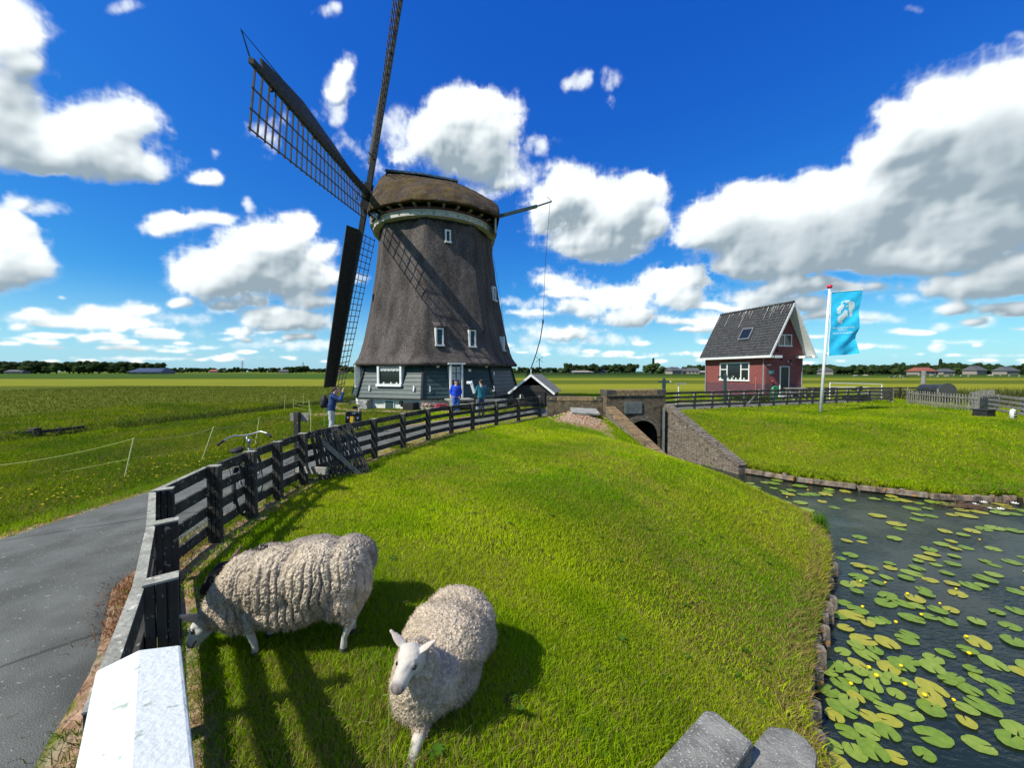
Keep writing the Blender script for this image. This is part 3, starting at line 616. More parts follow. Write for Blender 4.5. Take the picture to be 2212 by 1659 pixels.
# ------------------------------------------------------------------ piles along both banks
pile_m = mat('weathered_pile', (.07, .055, .042), (.24, .20, .16), 7, .95, .8, 40, c3=(.45, .20, .06), s3=.60, sc3=9, stretch=(1, 1, .4))
def revetment(poly, step, label, h0=-1.56, h1=-1.46, beam=0., sgn=1):
    r = thing('bank_revetment', label, 'revetment', (poly[0][0], poly[0][1], 0)); P = resample(poly, 600); L_ = np.r_[0, np.cumsum(np.hypot(*np.diff(P, axis=0).T))]
    s = .1; pl = []
    while s < L_[-1]:
        x, y = np.interp(s, L_, P[:, 0]), np.interp(s, L_, P[:, 1]); x2, y2 = np.interp(s+.1, L_, P[:, 0]), np.interp(s+.1, L_, P[:, 1]); pl.append((x, y, math.atan2(y2-y, x2-x)))
        s += (step if s > beam else 1.5)*random.uniform(.8, 1.25)
    for i, (x, y, a) in enumerate(pl):
        w = random.uniform(.15, .21); h = random.uniform(h0, h1); mb = MB(); k = 5
        prof = []
        for j in range(k): b = 2*math.pi*j/k+random.uniform(-.12, .12); q = random.uniform(.85, 1.08); prof.append((w/2*q*math.cos(b), w/2*q*math.sin(b)*.8))
        mb.prism(prof, -2.5, h); o = mb.build('pile', pile_m, r, bevel=.012); o.location = (x-r.location.x, y-r.location.y, 0); o.rotation_euler = (random.uniform(-.05, .05), random.uniform(-.05, .05), a)
    mb = MB()
    for i in range(len(P)-1):
        if i % 12 == 0 and i+12 < len(P):
            a, b = P[i], P[i+12]; t = (b-a)/max(np.hypot(*(b-a)), 1e-6); nx, ny = -t[1]*.07*sgn, t[0]*.07*sgn
            mb.bar((a[0]-nx, a[1]-ny, -1.78), (b[0]-nx, b[1]-ny, -1.78), .04, .36)
    mb.build('backing_board', pile_m, r, world=True)
    s = .2
    while s < beam:
        e = s+random.uniform(1.0, 1.6); q = [np.array([np.interp(t, L_, P[:, 0]), np.interp(t, L_, P[:, 1])]) for t in (s, e)]; t = (q[1]-q[0])/np.hypot(*(q[1]-q[0])); o = np.array([t[1], -t[0]])*.06
        mb = MB(); z_ = random.uniform(-1.66, -1.62); mb.bar((*(q[0]+o), z_), (*(q[1]+o), z_+random.uniform(-.03, .03)), .10, random.uniform(.15, .20)); mb.build('capping_beam', pile_m, r, world=True, bevel=.02); s = e+random.uniform(.03, .12)
    return r
revetment(LEFT_BANK[1:-1], .24, 'row of short weathered piles holding the edge of the sheep meadow')
revetment(RIGHT_BANK[1:][::-1], .27, 'worn timber beams and short piles along the far bank of the pond', -1.60, -1.50, 5.2, -1)

# ------------------------------------------------------------------ water lilies
def pad_mesh(seed):
    r = random.Random(seed); mb = MB(); n = 26; e = r.uniform(1.12, 1.38); notch = r.uniform(.10, .22); vs = [(0.04, 0, .006)]
    rings = (.45, .8, 1.0)
    for q in rings:
        for j in range(n+1):
            a = notch+(2*math.pi-2*notch)*j/n; k = q*(1-.18*math.exp(-((min(a, 2*math.pi-a))/.5)**2)); wob = 1+.03*math.sin(a*5+seed)+.02*math.sin(a*11+seed*2)
            vs.append((math.cos(a)*k*e*wob*.5, math.sin(a)*k*wob*.5, .004+(.010*math.sin(a*3+seed)**2 if q == 1 else .0)))
    fs = [(0, 1+j, 2+j) for j in range(n)]
    for k in range(len(rings)-1):
        b = 1+k*(n+1); fs += [(b+j, b+n+1+j, b+n+2+j, b+j+1) for j in range(n)]
    mb.add(vs, fs); me = mb.build('lily_pad', None, link=False).data; me.polygons.foreach_set('use_smooth', [True]*len(me.polygons)); return me
def pad_mat(name, c1, c2, c3):
    m = mat(name, c1, c2, 3.5, .38, .5, 26, c3=c3, s3=.63, sc3=11, spec=.45, bdist=.008); return m
pmats = [pad_mat('green_pad', (.105, .185, .012), (.165, .245, .018), (.30, .26, .04)), pad_mat('pale_green_pad', (.15, .23, .02), (.22, .29, .035), (.32, .25, .06)), pad_mat('yellowing_pad', (.24, .26, .02), (.34, .31, .03), (.22, .11, .03))]
pads = []
for i in range(9):
    me = pad_mesh(i+1); me.materials.append(pmats[(0, 1, 0, 1, 2, 0, 1, 0, 2)[i]]); pads.append(me)
CL = [ # u, v, ru, rv, how many
 (1850,1180,60,14,5),(1830,1215,35,30,4),(1890,1225,60,22,7),(1960,1245,80,14,6),(1990,1215,60,10,4),(2110,1200,90,14,8),(2190,1215,40,12,3),(1870,1270,55,24,8),(1950,1290,90,20,9),(2080,1255,120,14,7),(2140,1280,90,18,9),(2010,1320,60,14,4),
 (1830,1320,35,20,5),(1900,1345,80,18,7),(1840,1400,35,18,4),(1905,1395,50,18,5),(2110,1340,100,18,5),(2195,1330,40,20,3),(2120,1390,80,22,4),
 (1800,1440,30,16,3),(1870,1450,60,22,6),(1960,1430,50,20,5),(1950,1480,80,24,7),(2050,1470,70,22,5),(1850,1490,50,20,4),(1800,1500,30,22,3),(2090,1510,70,26,5),(1920,1530,60,24,4),(2000,1540,70,22,4),
 (1860,1575,55,24,4),(1800,1560,25,16,2),(1790,1620,30,24,3),(1870,1635,50,18,3),(2060,1560,60,18,2),(2090,1610,50,22,2),(1960,1640,60,18,3),(2190,1590,30,20,2),(2170,1440,50,20,3),
 (1620,1050,40,9,8),(1680,1062,50,9,10),(1740,1072,60,8,9),(1650,1040,40,6,5),(1700,1085,60,10,6),(1740,1100,50,7,4),(1860,1062,60,6,4),(1900,1075,50,6,4),(1960,1078,60,6,5),(1980,1095,60,7,5),(2050,1082,60,5,6),(2110,1092,60,6,8),(2150,1100,60,7,10),(2190,1085,40,6,6),(2130,1108,70,5,7),(1990,1118,60,6,5),(1940,1140,70,10,6),(2010,1150,60,6,3),(2110,1140,60,6,4),(2180,1150,50,8,3),(1980,1165,30,5,2),(2080,1180,100,8,6),(1780,1050,50,5,3)]
placed = []; npad = 0
ZONES = [('lily pad floating close to the piles of the sheep meadow bank', 'pads by the meadow bank'), ('lily pad floating in the open middle of the pond', 'pads in the middle of the pond'), ('lily pad floating near the foot of the far bank', 'pads near the far bank')]
def gauss(r): return max(-1.6, min(1.6, random.gauss(0, .75)))*r
for (u, v, ru, rv, n) in CL:
    n = n if v > 1380 else (int(n*.8) if v > 1160 else max(2, int(n*.6)))
    for _ in range(n):
        for tr_ in range(12):
            q = on(u+gauss(ru), v+gauss(rv), WATER_Z); s = random.uniform(.16, .275)*(1.0 if q.y < 9 else 1.35)
            if inside(np.array([q.x]), np.array([q.y]), POND)[0] and seg_dist(np.array([q.x]), np.array([q.y]), POND)[0] > s*.5+.05 and all((q.x-a)**2+(q.y-b)**2 > (.42*(s+c))**2 for a, b, c in placed): break
        else: continue
        placed.append((q.x, q.y, s)); o = bpy.data.objects.new('lily_pad', pads[random.randrange(9)]); COL.objects.link(o)
        o.location = (q.x, q.y, WATER_Z+.006+.004*(npad % 5)); o.rotation_euler = (random.uniform(-.015, .015), random.uniform(-.015, .015), random.uniform(0, 6.28)); o.scale = (s, s, s); npad += 1
        zi = 2 if q.y > 9.5 else (0 if q.x < q.y*.92+.3 else 1); ki = ('deep green', 'pale green', 'yellowing')[[m.name for m in pmats].index(o.data.materials[0].name)]; tag(o, ki+' '+ZONES[zi][0], 'lily pad', ki+' '+ZONES[zi][1])
print('pads', npad)
def lily(kind, me_list, q, s, label, group):
    r = thing(kind, label, 'flower', q, random.uniform(0, 6.28), group)
    for nm, me in me_list: o = bpy.data.objects.new(nm, me); COL.objects.link(o); o.parent = r
    r.scale = (s, s, s); return r
ym = mat('yellow_lily_petal', (.85, .58, .01), rough=.45); wmt = mat('white_lily_petal', (.85, .85, .80), rough=.5); stm = mat('lily_stem', (.05, .07, .02))
cup = MB(); cup.lathe([(.001, .06), (.018, .062), (.03, .078), (.034, .10), (.028, .108), (.018, .098), (.001, .095)], 10); cupm = cup.build('petals', ym, link=False, smooth=True).data
stb = MB(); stb.tube([(0, .01, -.12), (0, 0, .065)], .006, 6); stmm = stb.build('stem', stm, link=False).data
pet = MB()
for ring, (nn, r0, el) in enumerate(((8, .075, .45), (7, .05, .9))):
    for j in range(nn):
        a = 2*math.pi*j/nn+ring*.4; d = Vector((math.cos(a), math.sin(a), 0)); sdv = Vector((-math.sin(a), math.cos(a), 0)); up = Vector((0, 0, 1))
        t1 = d*r0*.55+up*r0*.3*el; t2 = d*r0+up*r0*el; pet.add([d*.008, t1-sdv*.018, t2, t1+sdv*.018], [(0, 1, 2, 3)])
petm = pet.build('petals', wmt, link=False).data
YF = [(2116,1170),(1859,1261),(1912,1264),(1990,1335),(2087,1383),(1803,1304),(1863,1318),(2065,1278),(1935,1352),(1946,1447),(1955,1487),(1997,1512),(2060,1521),(1877,1451),(2093,1421),(1838,1486),(1893,1470),(1745,1062),(1700,1078),(1960,1290),(2030,1310)]
for u, v in YF: q = on(u, v, WATER_Z); lily('yellow_water_lily', [('petals', cupm), ('stem', stmm)], q, random.uniform(.5, .75), 'small yellow cup-shaped water lily '+('just above the pads beside the meadow bank' if q.x < q.y*.92+.3 and q.y < 9.5 else ('among the pads near the far bank' if q.y > 9.5 else 'among the pads in the middle of the pond')), 'yellow water lilies '+('by the meadow bank' if q.x < q.y*.92+.3 and q.y < 9.5 else ('near the far bank' if q.y > 9.5 else 'mid pond')))
for u, v in [(2106,1091),(2140,1100),(2161,1101),(2192,1089),(2125,1087),(2178,1078)]: q = on(u, v, WATER_Z+.02); lily('white_water_lily', [('petals', petm)], q, 1.2, 'open white water lily among the pads by the far bank', 'white water lilies')
# clump of twigs (nest) among the far pads
q = on(2095, 1096, WATER_Z); mb = MB()
for i in range(60):
    a = random.uniform(0, 3.14); c = Vector((random.gauss(0, .3), random.gauss(0, .14), random.uniform(.0, .07))); d = Vector((math.cos(a)*.28, math.sin(a)*.1, random.uniform(-.03, .03))); mb.tube([c-d, c+d*.2+Vector((0, 0, .02)), c+d], .008, 5)
nest = mb.build('twig_nest', mat('wet_twigs', (.07, .04, .03), (.14, .09, .06), 9)); nest.location = q; tag(nest, 'flat heap of brown twigs floating among the far lily pads', 'nest')
# tuft on the bank point
q = on(1772, 1130, -1.3); n = 160; x = q.x+rng.normal(0, .07, n); y = q.y+rng.normal(0, .07, n)
g = blades('bank_weed', x, y, rng.uniform(.25, .55, n), np.full(n, .02), np.tile([.10, .22, .015], (n, 1))*rng.uniform(.6, 1.2, (n, 1)), lean=.25, zs=np.full(n, -1.5)); tag(g, 'upright bright green weed growing at the tip of the meadow bank', 'plant')
# ------------------------------------------------------------------ windmill
MC = Vector((-5.5, 28, 0)); A0 = 3.0
thatch_m = mat('old_thatch', (.038, .033, .030), (.118, .103, .095), 20, 1, 1.0, 34, stretch=(1, 1, .38), detail=12, c3=(.19, .168, .155), s3=.58, sc3=40, lo=.34, hi=.68, bdist=.03, spec=.05)
capth_m = mat('mossy_thatch', (.058, .046, .036), (.070, .050, .018), .9, 1, 1.0, 20, detail=10, c3=(.15, .12, .09), s3=.55, sc3=24, lo=.42, hi=.58, bdist=.05, spec=.05)
def blotch(m, scale, stretch, a, b):
    N = m.node_tree.nodes; L = m.node_tree.links.new; p = N['Principled BSDF']; src = p.inputs['Base Color'].links[0].from_socket
    tc = N.new('ShaderNodeTexCoord'); mp = N.new('ShaderNodeMapping'); mp.inputs['Scale'].default_value = stretch; L(tc.outputs['Object'], mp.inputs[0]); n = N.new('ShaderNodeTexNoise'); n.inputs['Scale'].default_value = scale; n.inputs['Detail'].default_value = 6; L(mp.outputs[0], n.inputs['Vector'])
    r = N.new('ShaderNodeMapRange'); r.inputs[1].default_value = .32; r.inputs[2].default_value = .68; r.inputs[3].default_value = a; r.inputs[4].default_value = b; L(n.outputs['Fac'], r.inputs[0]); x = N.new('ShaderNodeMixRGB'); x.blend_type = 'MULTIPLY'; x.inputs[0].default_value = 1; L(src, x.inputs[1]); L(r.outputs[0], x.inputs[2]); L(x.outputs[0], p.inputs['Base Color'])
blotch(thatch_m, 1.6, (1, 1, .22), .62, 1.35); blotch(capth_m, 1.3, (1, 1, 1), .7, 1.3)
green_m = mat('dark_green_paint', (.020, .045, .043), (.030, .062, .058), 3, .5, .1, 60, spec=.4)
black_m = mat('black_tar', (.012, .013, .013), (.02, .02, .02), 6, .7)
sail_m = mat('dark_sail_timber', (.022, .024, .023), (.040, .042, .040), 5, .7)
lat_m = mat('brown_lath', (.075, .060, .050), (.13, .11, .09), 8, .8)
white_m = mat('white_paint', (.74, .76, .74), (.62, .64, .60), 5, .55, c3=(.45, .47, .40), s3=.70, sc3=12)
cream_m = mat('cream_paint', (.50, .51, .45), (.36, .37, .32), 3, .7)
glass_m = bpy.data.materials.new('window_glass'); glass_m.use_nodes = True
_p = glass_m.node_tree.nodes['Principled BSDF']; _p.inputs['Base Color'].default_value = (.012, .016, .017, 1); _p.inputs['Roughness'].default_value = .08; _p.inputs['Specular IOR Level'].default_value = .6
lime_m = mat('whitewash', (.72, .73, .68), (.55, .56, .50), 4, .9, .5, 18, c3=(.30, .30, .27), s3=.61, sc3=7)
stone_m = mat('grey_concrete', (.30, .31, .28), (.20, .20, .18), 3, .95, .6, 30, c3=(.46, .46, .42), s3=.62, sc3=22)
mill = thing('windmill', 'tall octagonal thatched windmill with dark lattice sails and green boarded base', 'windmill', MC)
def octv(k, r, z): a = R(-90+A0+45*k); return Vector((r*math.cos(a), r*math.sin(a), z))
PROF = [(2.68, 5.95), (2.85, 5.80), (3.15, 5.60), (3.6, 5.42), (4.3, 5.2), (5.5, 4.94), (7.0, 4.65), (8.8, 4.36), (10.5, 4.14), (11.9, 4.0)]
zz = np.linspace(2.68, 11.9, 92); rr_ = np.interp(zz, [q[0] for q in PROF], [q[1] for q in PROF]); NC = 30
TV = []; 
for z, r in zip(zz, rr_):
    for k in range(8):
        a, b = octv(k, r, z), octv(k+1, r, z)
        for j in range(NC):
            q = j/NC; p = a.lerp(b, q); edge = min(q, 1-q)
            pull = 1-.008*math.exp(-(edge/.025)**2)
            n = nz(p.x*2.2, p.y*2.2, z*.7)*.030+nz(p.x*7, p.y*7, z*2.2)*.020+nz(p.x*19, p.y*19, z*5)*.011
            s_ = pull+n/r; TV.append((p.x*s_, p.y*s_, z+(n*1.6 if z < 2.7 else 0)))
mb = MB(); w8 = 8*NC
mb.add(TV+[(v[0]*.985, v[1]*.985, v[2]-.14) for v in TV[:w8]]+[(v[0]*.86, v[1]*.86, v[2]+.02) for v in TV[:w8]],
       [(i*w8+j, i*w8+(j+1) % w8, (i+1)*w8+(j+1) % w8, (i+1)*w8+j) for i in range(len(zz)-1) for j in range(w8)]
       +[(len(TV)+j, len(TV)+(j+1) % w8, (j+1) % w8, j) for j in range(w8)]+[(len(TV)+w8+j, len(TV)+w8+(j+1) % w8, len(TV)+(j+1) % w8, len(TV)+j) for j in range(w8)])
mb.build('thatched_body', thatch_m, mill, smooth=True)
# boarded base with lapped planks
mb = MB(); prof = []; nb = 9; z0, z1, r0, r1 = .62, 2.8, 5.95, 5.30
for i in range(nb):
    za, zb = z0+(z1-z0)*i/nb, z0+(z1-z0)*(i+1)/nb; ra = r0+(r1-r0)*i/nb; rb = r0+(r1-r0)*(i+1)/nb; prof += [(ra+.045, za), (rb+.006, zb-.004)]
mb.lathe([(r0-.2, z0)]+prof, 8, ph=R(-90+A0)); mb.build('boarded_wall', green_m, mill)
mb = MB()
for k in range(8): mb.bar(octv(k, r0+.06, z0), octv(k, r1+.03, z1), .12, .12, up=(octv(k, 1, 0)))
mb.build('corner_board', black_m, mill)
mb = MB(); mb.lathe([(5.75, -.4), (5.78, .60), (5.5, .62)], 8, ph=R(-90+A0)); mb.build('plinth', lime_m, mill)
mb = MB(); mb.lathe([(5.9, .56), (6.02, .56), (6.02, .63), (5.9, .63), (5.9, .56)], 8, ph=R(-90+A0)); mb.build('plinth_board', black_m, mill)
C8 = math.cos(R(22.5))
def face_axes(n): n = R(n); return Vector((math.sin(n), -math.cos(n), 0)), Vector((math.cos(n), math.sin(n), 0))
def apo(z, wall=False): return (np.interp(z, [z0, z1], [r0+.03, r1+.03]) if wall else np.interp(z, [q[0] for q in PROF], [q[1] for q in PROF]))*C8
def hit_face(n, u, v, wall=False):
    Nn, T = face_axes(n); z = 3.0; r = ray(u, v); o = Vector((0, 0, CZ))-MC
    for _ in range(25):
        s = (apo(z, wall)-o.dot(Nn))/r.dot(Nn); p = o+r*s; z = .5*z+.5*p.z
    return p.dot(T), p.z
LF, RF, RT, LT = A0-22.5, A0+22.5, A0+67.5, A0-67.5
def mill_window(n, u0, v0, u1, v1, wall=False, mull=1, fr=.09, name='window', deep=.35, hood=True, curt=False):
    t0, zt = hit_face(n, u0, v0, wall); t1, zb = hit_face(n, u1, v1, wall)
    if t1 < t0: t0, t1 = t1, t0
    Nn, T = face_axes(n); w = t1-t0; h = zt-zb; off = apo(zb, wall)+.05; M = Matrix((T, Nn, Vector((0, 0, 1)))).transposed(); c = Nn*off+T*((t0+t1)/2)+Vector((0, 0, (zt+zb)/2))
    def P(a, b, d): return c+T*a+Nn*b+Vector((0, 0, d))
    mb = MB(); D = deep
    for sx in (-1, 1): mb.box(P(sx*(w/2-fr/2), -D/2, 0), (fr, D, h), M=M)
    mb.box(P(0, -D/2, h/2-fr/2), (w-2*fr-.002, D-.01, fr), M=M); mb.box(P(0, -D/2+.05, -h/2+fr*.5), (w+.06, D+.10, fr*1.1), M=M)
    f = mb.build('window', white_m, mill)
    if mull:
        mb = MB(); mb.box(P(0, -.07, 0), (.045, .05, h-2*fr), M=M); mb.box(P(0, -.065, h*.18), (w-2*fr, .04, .045), M=M); mb.build('glazing_bar', white_m, f)
    mb = MB(); mb.box(P(0, -.12, 0), (w-2*fr+.01, .02, h-2*fr+.01), M=M); mb.build('pane', glass_m, f)
    if curt:
        mb = MB(); seg = 24; vs = []
        for i in range(seg+1):
            x = -w/2+fr+(w-2*fr)*i/seg; d = -.095+.012*math.sin(i*1.9); vs += [P(x, d, h/2-fr), P(x, d, h/2-fr-(h*.26+.02*math.sin(i*1.3)))]
        mb.add(vs, [(2*i, 2*i+2, 2*i+3, 2*i+1) for i in range(seg)]); mb.build('lace_curtain', curtain_m, f)
        mb = MB()
        for x in (-.25, .05, .28): mb.lathe([(.001, 0), (.05, 0), (.06, .12), (.001, .12)], 8, c=P(x*w, -.10, -h/2+fr)); 
        mb.build('flower_pot', white_m, f)
    if hood:
        mb = MB(); g = []
        for i in range(9):
            x = -w/2-.14+(w+.28)*i/8; a = .05*math.cos((i-4)/4*1.4); g += [P(x, .10+a, h/2+.02+a), P(x, .06, h/2+.14+a), P(x, -.5, h/2+.42)]
        mb.add(g, [(3*i+k, 3*i+3+k, 3*i+4+k, 3*i+1+k) for i in range(8) for k in (0, 1)]); mb.build('thatch_hood', thatch_m, f)
    return f
curtain_m = mat('lace', (.55, .58, .56), (.30, .33, .32), 40, .9)
mill_window(RF, 938, 708.5, 958.5, 748, deep=.7, mull=0); mill_window(RF, 1010, 713, 1028, 751, deep=.7, mull=0)
mill_window(RF, 960.5, 496, 974, 526, mull=0, deep=.4, hood=False)
mill_window(RT, 1060.5, 618, 1070.5, 652, mull=0, deep=.5, hood=False); mill_window(RT, 1079, 727, 1089, 759, mull=0, deep=.6, hood=False)
mill_window(LF, 824, 784, 868, 835, wall=True, mull=0, deep=.5, hood=False, fr=.13, curt=True)
for z0_, z1_, w_, wl_ in ((1.15, 2.62, .95, True), (6.9, 7.4, .3, False)):      # windows of the left face, seen at a slant
    Nn, T = face_axes(LT); M = Matrix((T, Nn, Vector((0, 0, 1)))).transposed(); c = Nn*(apo(z0_, wl_)-(.02 if wl_ else .13))+Vector((0, 0, (z0_+z1_)/2)); mb = MB()
    for sx in (-1, 1): mb.box(c+T*(sx*(w_/2)), (.10, .30, z1_-z0_), M=M)
    for sz in (-1, 1): mb.box(c+Vector((0, 0, sz*((z1_-z0_)/2-.05))), (w_-.1, .30, .10), M=M)
    f_ = mb.build('window', white_m if wl_ else black_m, mill); mb = MB(); mb.box(c+Nn*-.05, (w_-.06, .05, z1_-z0_-.1), M=M); mb.build('pane', glass_m, f_)
# door with porch frame
t0, zt = hit_face(RF, 966, 783, True); t1, zb = hit_face(RF, 1000, 858, True); Nn, T = face_axes(RF); zb = .62; zt = 2.62; w = t1-t0; h = zt-zb
M = Matrix((T, Nn, Vector((0, 0, 1)))).transposed(); off = apo(.7, True)+.03; c0 = Nn*off+T*((t0+t1)/2)+Vector((0, 0, (zt+zb)/2)); P = lambda a, b, d: c0+T*a+Nn*b+Vector((0, 0, d))
mb = MB()
for sx in (-1, 1): mb.box(P(sx*(w/2-.05), -.3, 0), (.10, .7, h), M=M)
mb.box(P(0, -.28, h/2+.05), (w+.25, .8, .09), M=M); df = mb.build('door_frame', white_m, mill)
mb = MB(); mb.box(P(0, -.12, 0), (w-.2, .05, h), M=M); mb.box(P(0, -.085, -h*.27), (w-.42, .03, h*.34), M=M); dr = mb.build('door', green_m, mill)
mb = MB()
for sx in (-1, 1):
    for kz in (0, 1): mb.box(P(sx*.15, -.082, h*.13+kz*.42), (.23, .02, .37), M=M)
mb.build('door_pane', curtain_m, dr)
mb = MB(); mb.box(P(w/2-.18, -.07, -.02), (.03, .05, .16), M=M); mb.build('door_handle', white_m, dr)
mb = MB(); mb.box(P(0, .55, -h/2-.05), (1.5, 1.2, .08), M=M); mb.box(P(0, 1.3, -h/2-.3), (1.4, .35, .07), M=M)
for sx in (-1, 1): mb.bar(P(sx*.7, 1.1, -h/2-.05), P(sx*.7, 1.6, -h/2-.62), .05, .25); mb.box(P(sx*.68, .9, -h/2-.33), (.08, .08, .55), M=M)
mb.build('door_step', stone_m, mill)
# small things on the boarded wall
def on_wall(n, u, v, lift=0.): t, z = hit_face(n, u, v, True); Nn, T = face_axes(n); return Nn*(apo(z, True)+lift)+T*t+Vector((0, 0, z)), Matrix((T, Nn, Vector((0, 0, 1)))).transposed()
for n, u, v in ((LF, 800, 858-20), (LF, 895.5, 859-20), (RF, 928, 860-20), (RF, 1047, 859-20), (RT, 1064.5, 859-20)):
    p_, M_ = on_wall(n, u, v, .10); mb = MB(); mb.box(p_, (.07, .03, .34), M=M_ @ Matrix.Rotation(.12, 3, 'X')); mb.box(p_+M_ @ Vector((0, -.05, -.14)), (.05, .12, .05), M=M_); mb.build('shutter_catch', white_m, mill)
for u, v in ((945, 791), (1050, 791)):
    p_, M_ = on_wall(RF if u > 914 else LF, u, v, .08); mb = MB(); mb.sphere(p_, .10, 12, 8); mb.build('wall_lamp', white_m, mill, smooth=True)
p_, M_ = on_wall(RF, 1014, 800, .05); mb = MB(); mb.box(p_, (.18, .02, .15), M=M_); mb.build('house_number_plate', white_m, mill)
p_, M_ = on_wall(RT, 1065.5, 807, .05); mb = MB(); mb.box(p_, (.16, .02, .24), M=M_ @ Matrix.Rotation(.3, 3, 'Y')); mb.build('small_sign', white_m, mill)
# plinth: buttress, hatch, black box, drain
def on_plinth(n, u, v): 
    Nn, T = face_axes(n); r = ray(u, v); o = Vector((0, 0, CZ))-MC; s = (5.78*C8-o.dot(Nn))/r.dot(Nn); p = o+r*s; return p, Matrix((T, Nn, Vector((0, 0, 1)))).transposed()
p_, M_ = on_plinth(LF, 795, 872); mb = MB(); mb.box(p_+M_ @ Vector((0, .25, -.05)), (.70, .5, .62), M=M_); mb.build('buttress', stone_m, mill, bevel=.03)
p_, M_ = on_plinth(LF, 842, 875); mb = MB(); mb.box(p_+M_ @ Vector((0, .02, .02)), (.66, .06, .50), M=M_); hf = mb.build('hatch_frame', white_m, mill); mb = MB(); mb.box(p_+M_ @ Vector((0, .045, .02)), (.56, .05, .42), M=M_); mb.build('hatch', green_m, hf)
p_, M_ = on_plinth(LF, 895, 878); mb = MB(); mb.box(p_+M_ @ Vector((0, .35, -.02)), (.70, .6, .55), M=M_); mb.build('cellar_box', black_m, mill, bevel=.02)
p_, M_ = on_plinth(LF, 867.5, 870); mb = MB(); mb.box(p_+M_ @ Vector((0, .05, 0)), (.2, .12, .2), M=M_); mb.box(p_+M_ @ Vector((0.05, .1, -.12)), (.07, .1, .2), M=M_); mb.build('water_tap', black_m, mill)
p_, M_ = on_plinth(RF, 1060, 885); mb = MB(); mb.box(Vector((-.1+5.2*math.sin(R(50)), -5.6*math.cos(R(50))-.6, .22)), (2.6, .5, .5), rz=R(20)); mb.build('low_side_wall', stone_m, mill, bevel=.02)
# cap
D3 = Vector((.9934, .1149, 0)); H3 = Vector((.1149, -.9934, 0))
SEC = [(-4.35, 1.6, 12.75, 13.9), (-4.25, 2.15, 12.55, 14.6), (-3.9, 2.7, 12.5, 15.75), (-3.4, 3.25, 12.45, 16.28), (-2.6, 3.85, 12.45, 16.24), (-1.4, 4.45, 12.45, 16.15), (0, 4.75, 12.45, 16.02), (1.4, 4.62, 12.45, 15.85), (2.6, 4.15, 12.45, 15.4), (3.6, 3.4, 12.45, 14.9), (4.35, 2.7, 12.45, 14.55), (4.42, 2.6, 12.5, 14.4)]
ss = np.linspace(-4.35, 4.42, 74); Wd, Ze, Zr = [np.interp(ss, [q[0] for q in SEC], [q[k] for q in SEC]) for k in (1, 2, 3)]
def sm_(a): 
    for _ in range(3): a = np.r_[a[0], (a[:-2]+2*a[1:-1]+a[2:])/4, a[-1]]
    return a
Wd, Ze, Zr = sm_(Wd), sm_(Ze), sm_(Zr); NT = 40; vs = []; ncol = 2*NT+1
def capsec(i, shrink=0, drop=0.):
    out = []
    for j in range(-NT, NT+1):
        t = 1-abs(j)/NT; y = (Wd[i]-shrink)*(1-t**1.5)*(1 if j < 0 else -1); z = Ze[i]-drop+(Zr[i]-shrink-Ze[i])*t
        p = D3*ss[i]+H3*y+Vector((0, 0, z)); n = nz(p.x*2.1, p.y*2.1, p.z*2.1)*.05+nz(p.x*7, p.y*7, p.z*7)*.035+nz(p.x*17, p.y*17, p.z*17)*.016
        out.append(p+(H3*(y/4.6)+Vector((0, 0, .8)))*(n if not shrink else 0))
    return out
vs = [p for i in range(len(ss)) for p in capsec(i)]; vi = [p for i in range(len(ss)) for p in capsec(i, .32, .02)]; q0 = len(vs)
fs = [(i*ncol+j, i*ncol+j+1, (i+1)*ncol+j+1, (i+1)*ncol+j) for i in range(len(ss)-1) for j in range(ncol-1)]
fi = [(q0+a, q0+b, q0+c, q0+d) for a, b, c, d in fs]
rim = [(i*ncol, (i+1)*ncol, q0+(i+1)*ncol, q0+i*ncol) for i in range(len(ss)-1)]+[(i*ncol+ncol-1, (i+1)*ncol+ncol-1, q0+(i+1)*ncol+ncol-1, q0+i*ncol+ncol-1) for i in range(len(ss)-1)]
ends = [tuple(range(ncol)), tuple((len(ss)-1)*ncol+j for j in range(ncol))]
mb = MB(); mb.add(vs+vi, fs+fi+rim+ends); cap = mb.build('cap', capth_m, mill, smooth=True)
mb = MB()
for a, b in (((-3.45, 16.33), (-1, 16.22)), ((-1, 16.22), (1.6, 15.88))):
    for sy in (-1, 1): mb.bar(D3*a[0]+H3*(sy*.17)+Vector((0, 0, a[1])), D3*b[0]+H3*(sy*.17)+Vector((0, 0, b[1])), .40, .05, up=Vector((0, 0, 1))+H3*(sy*.9))
mb.build('ridge_board', green_m, cap)
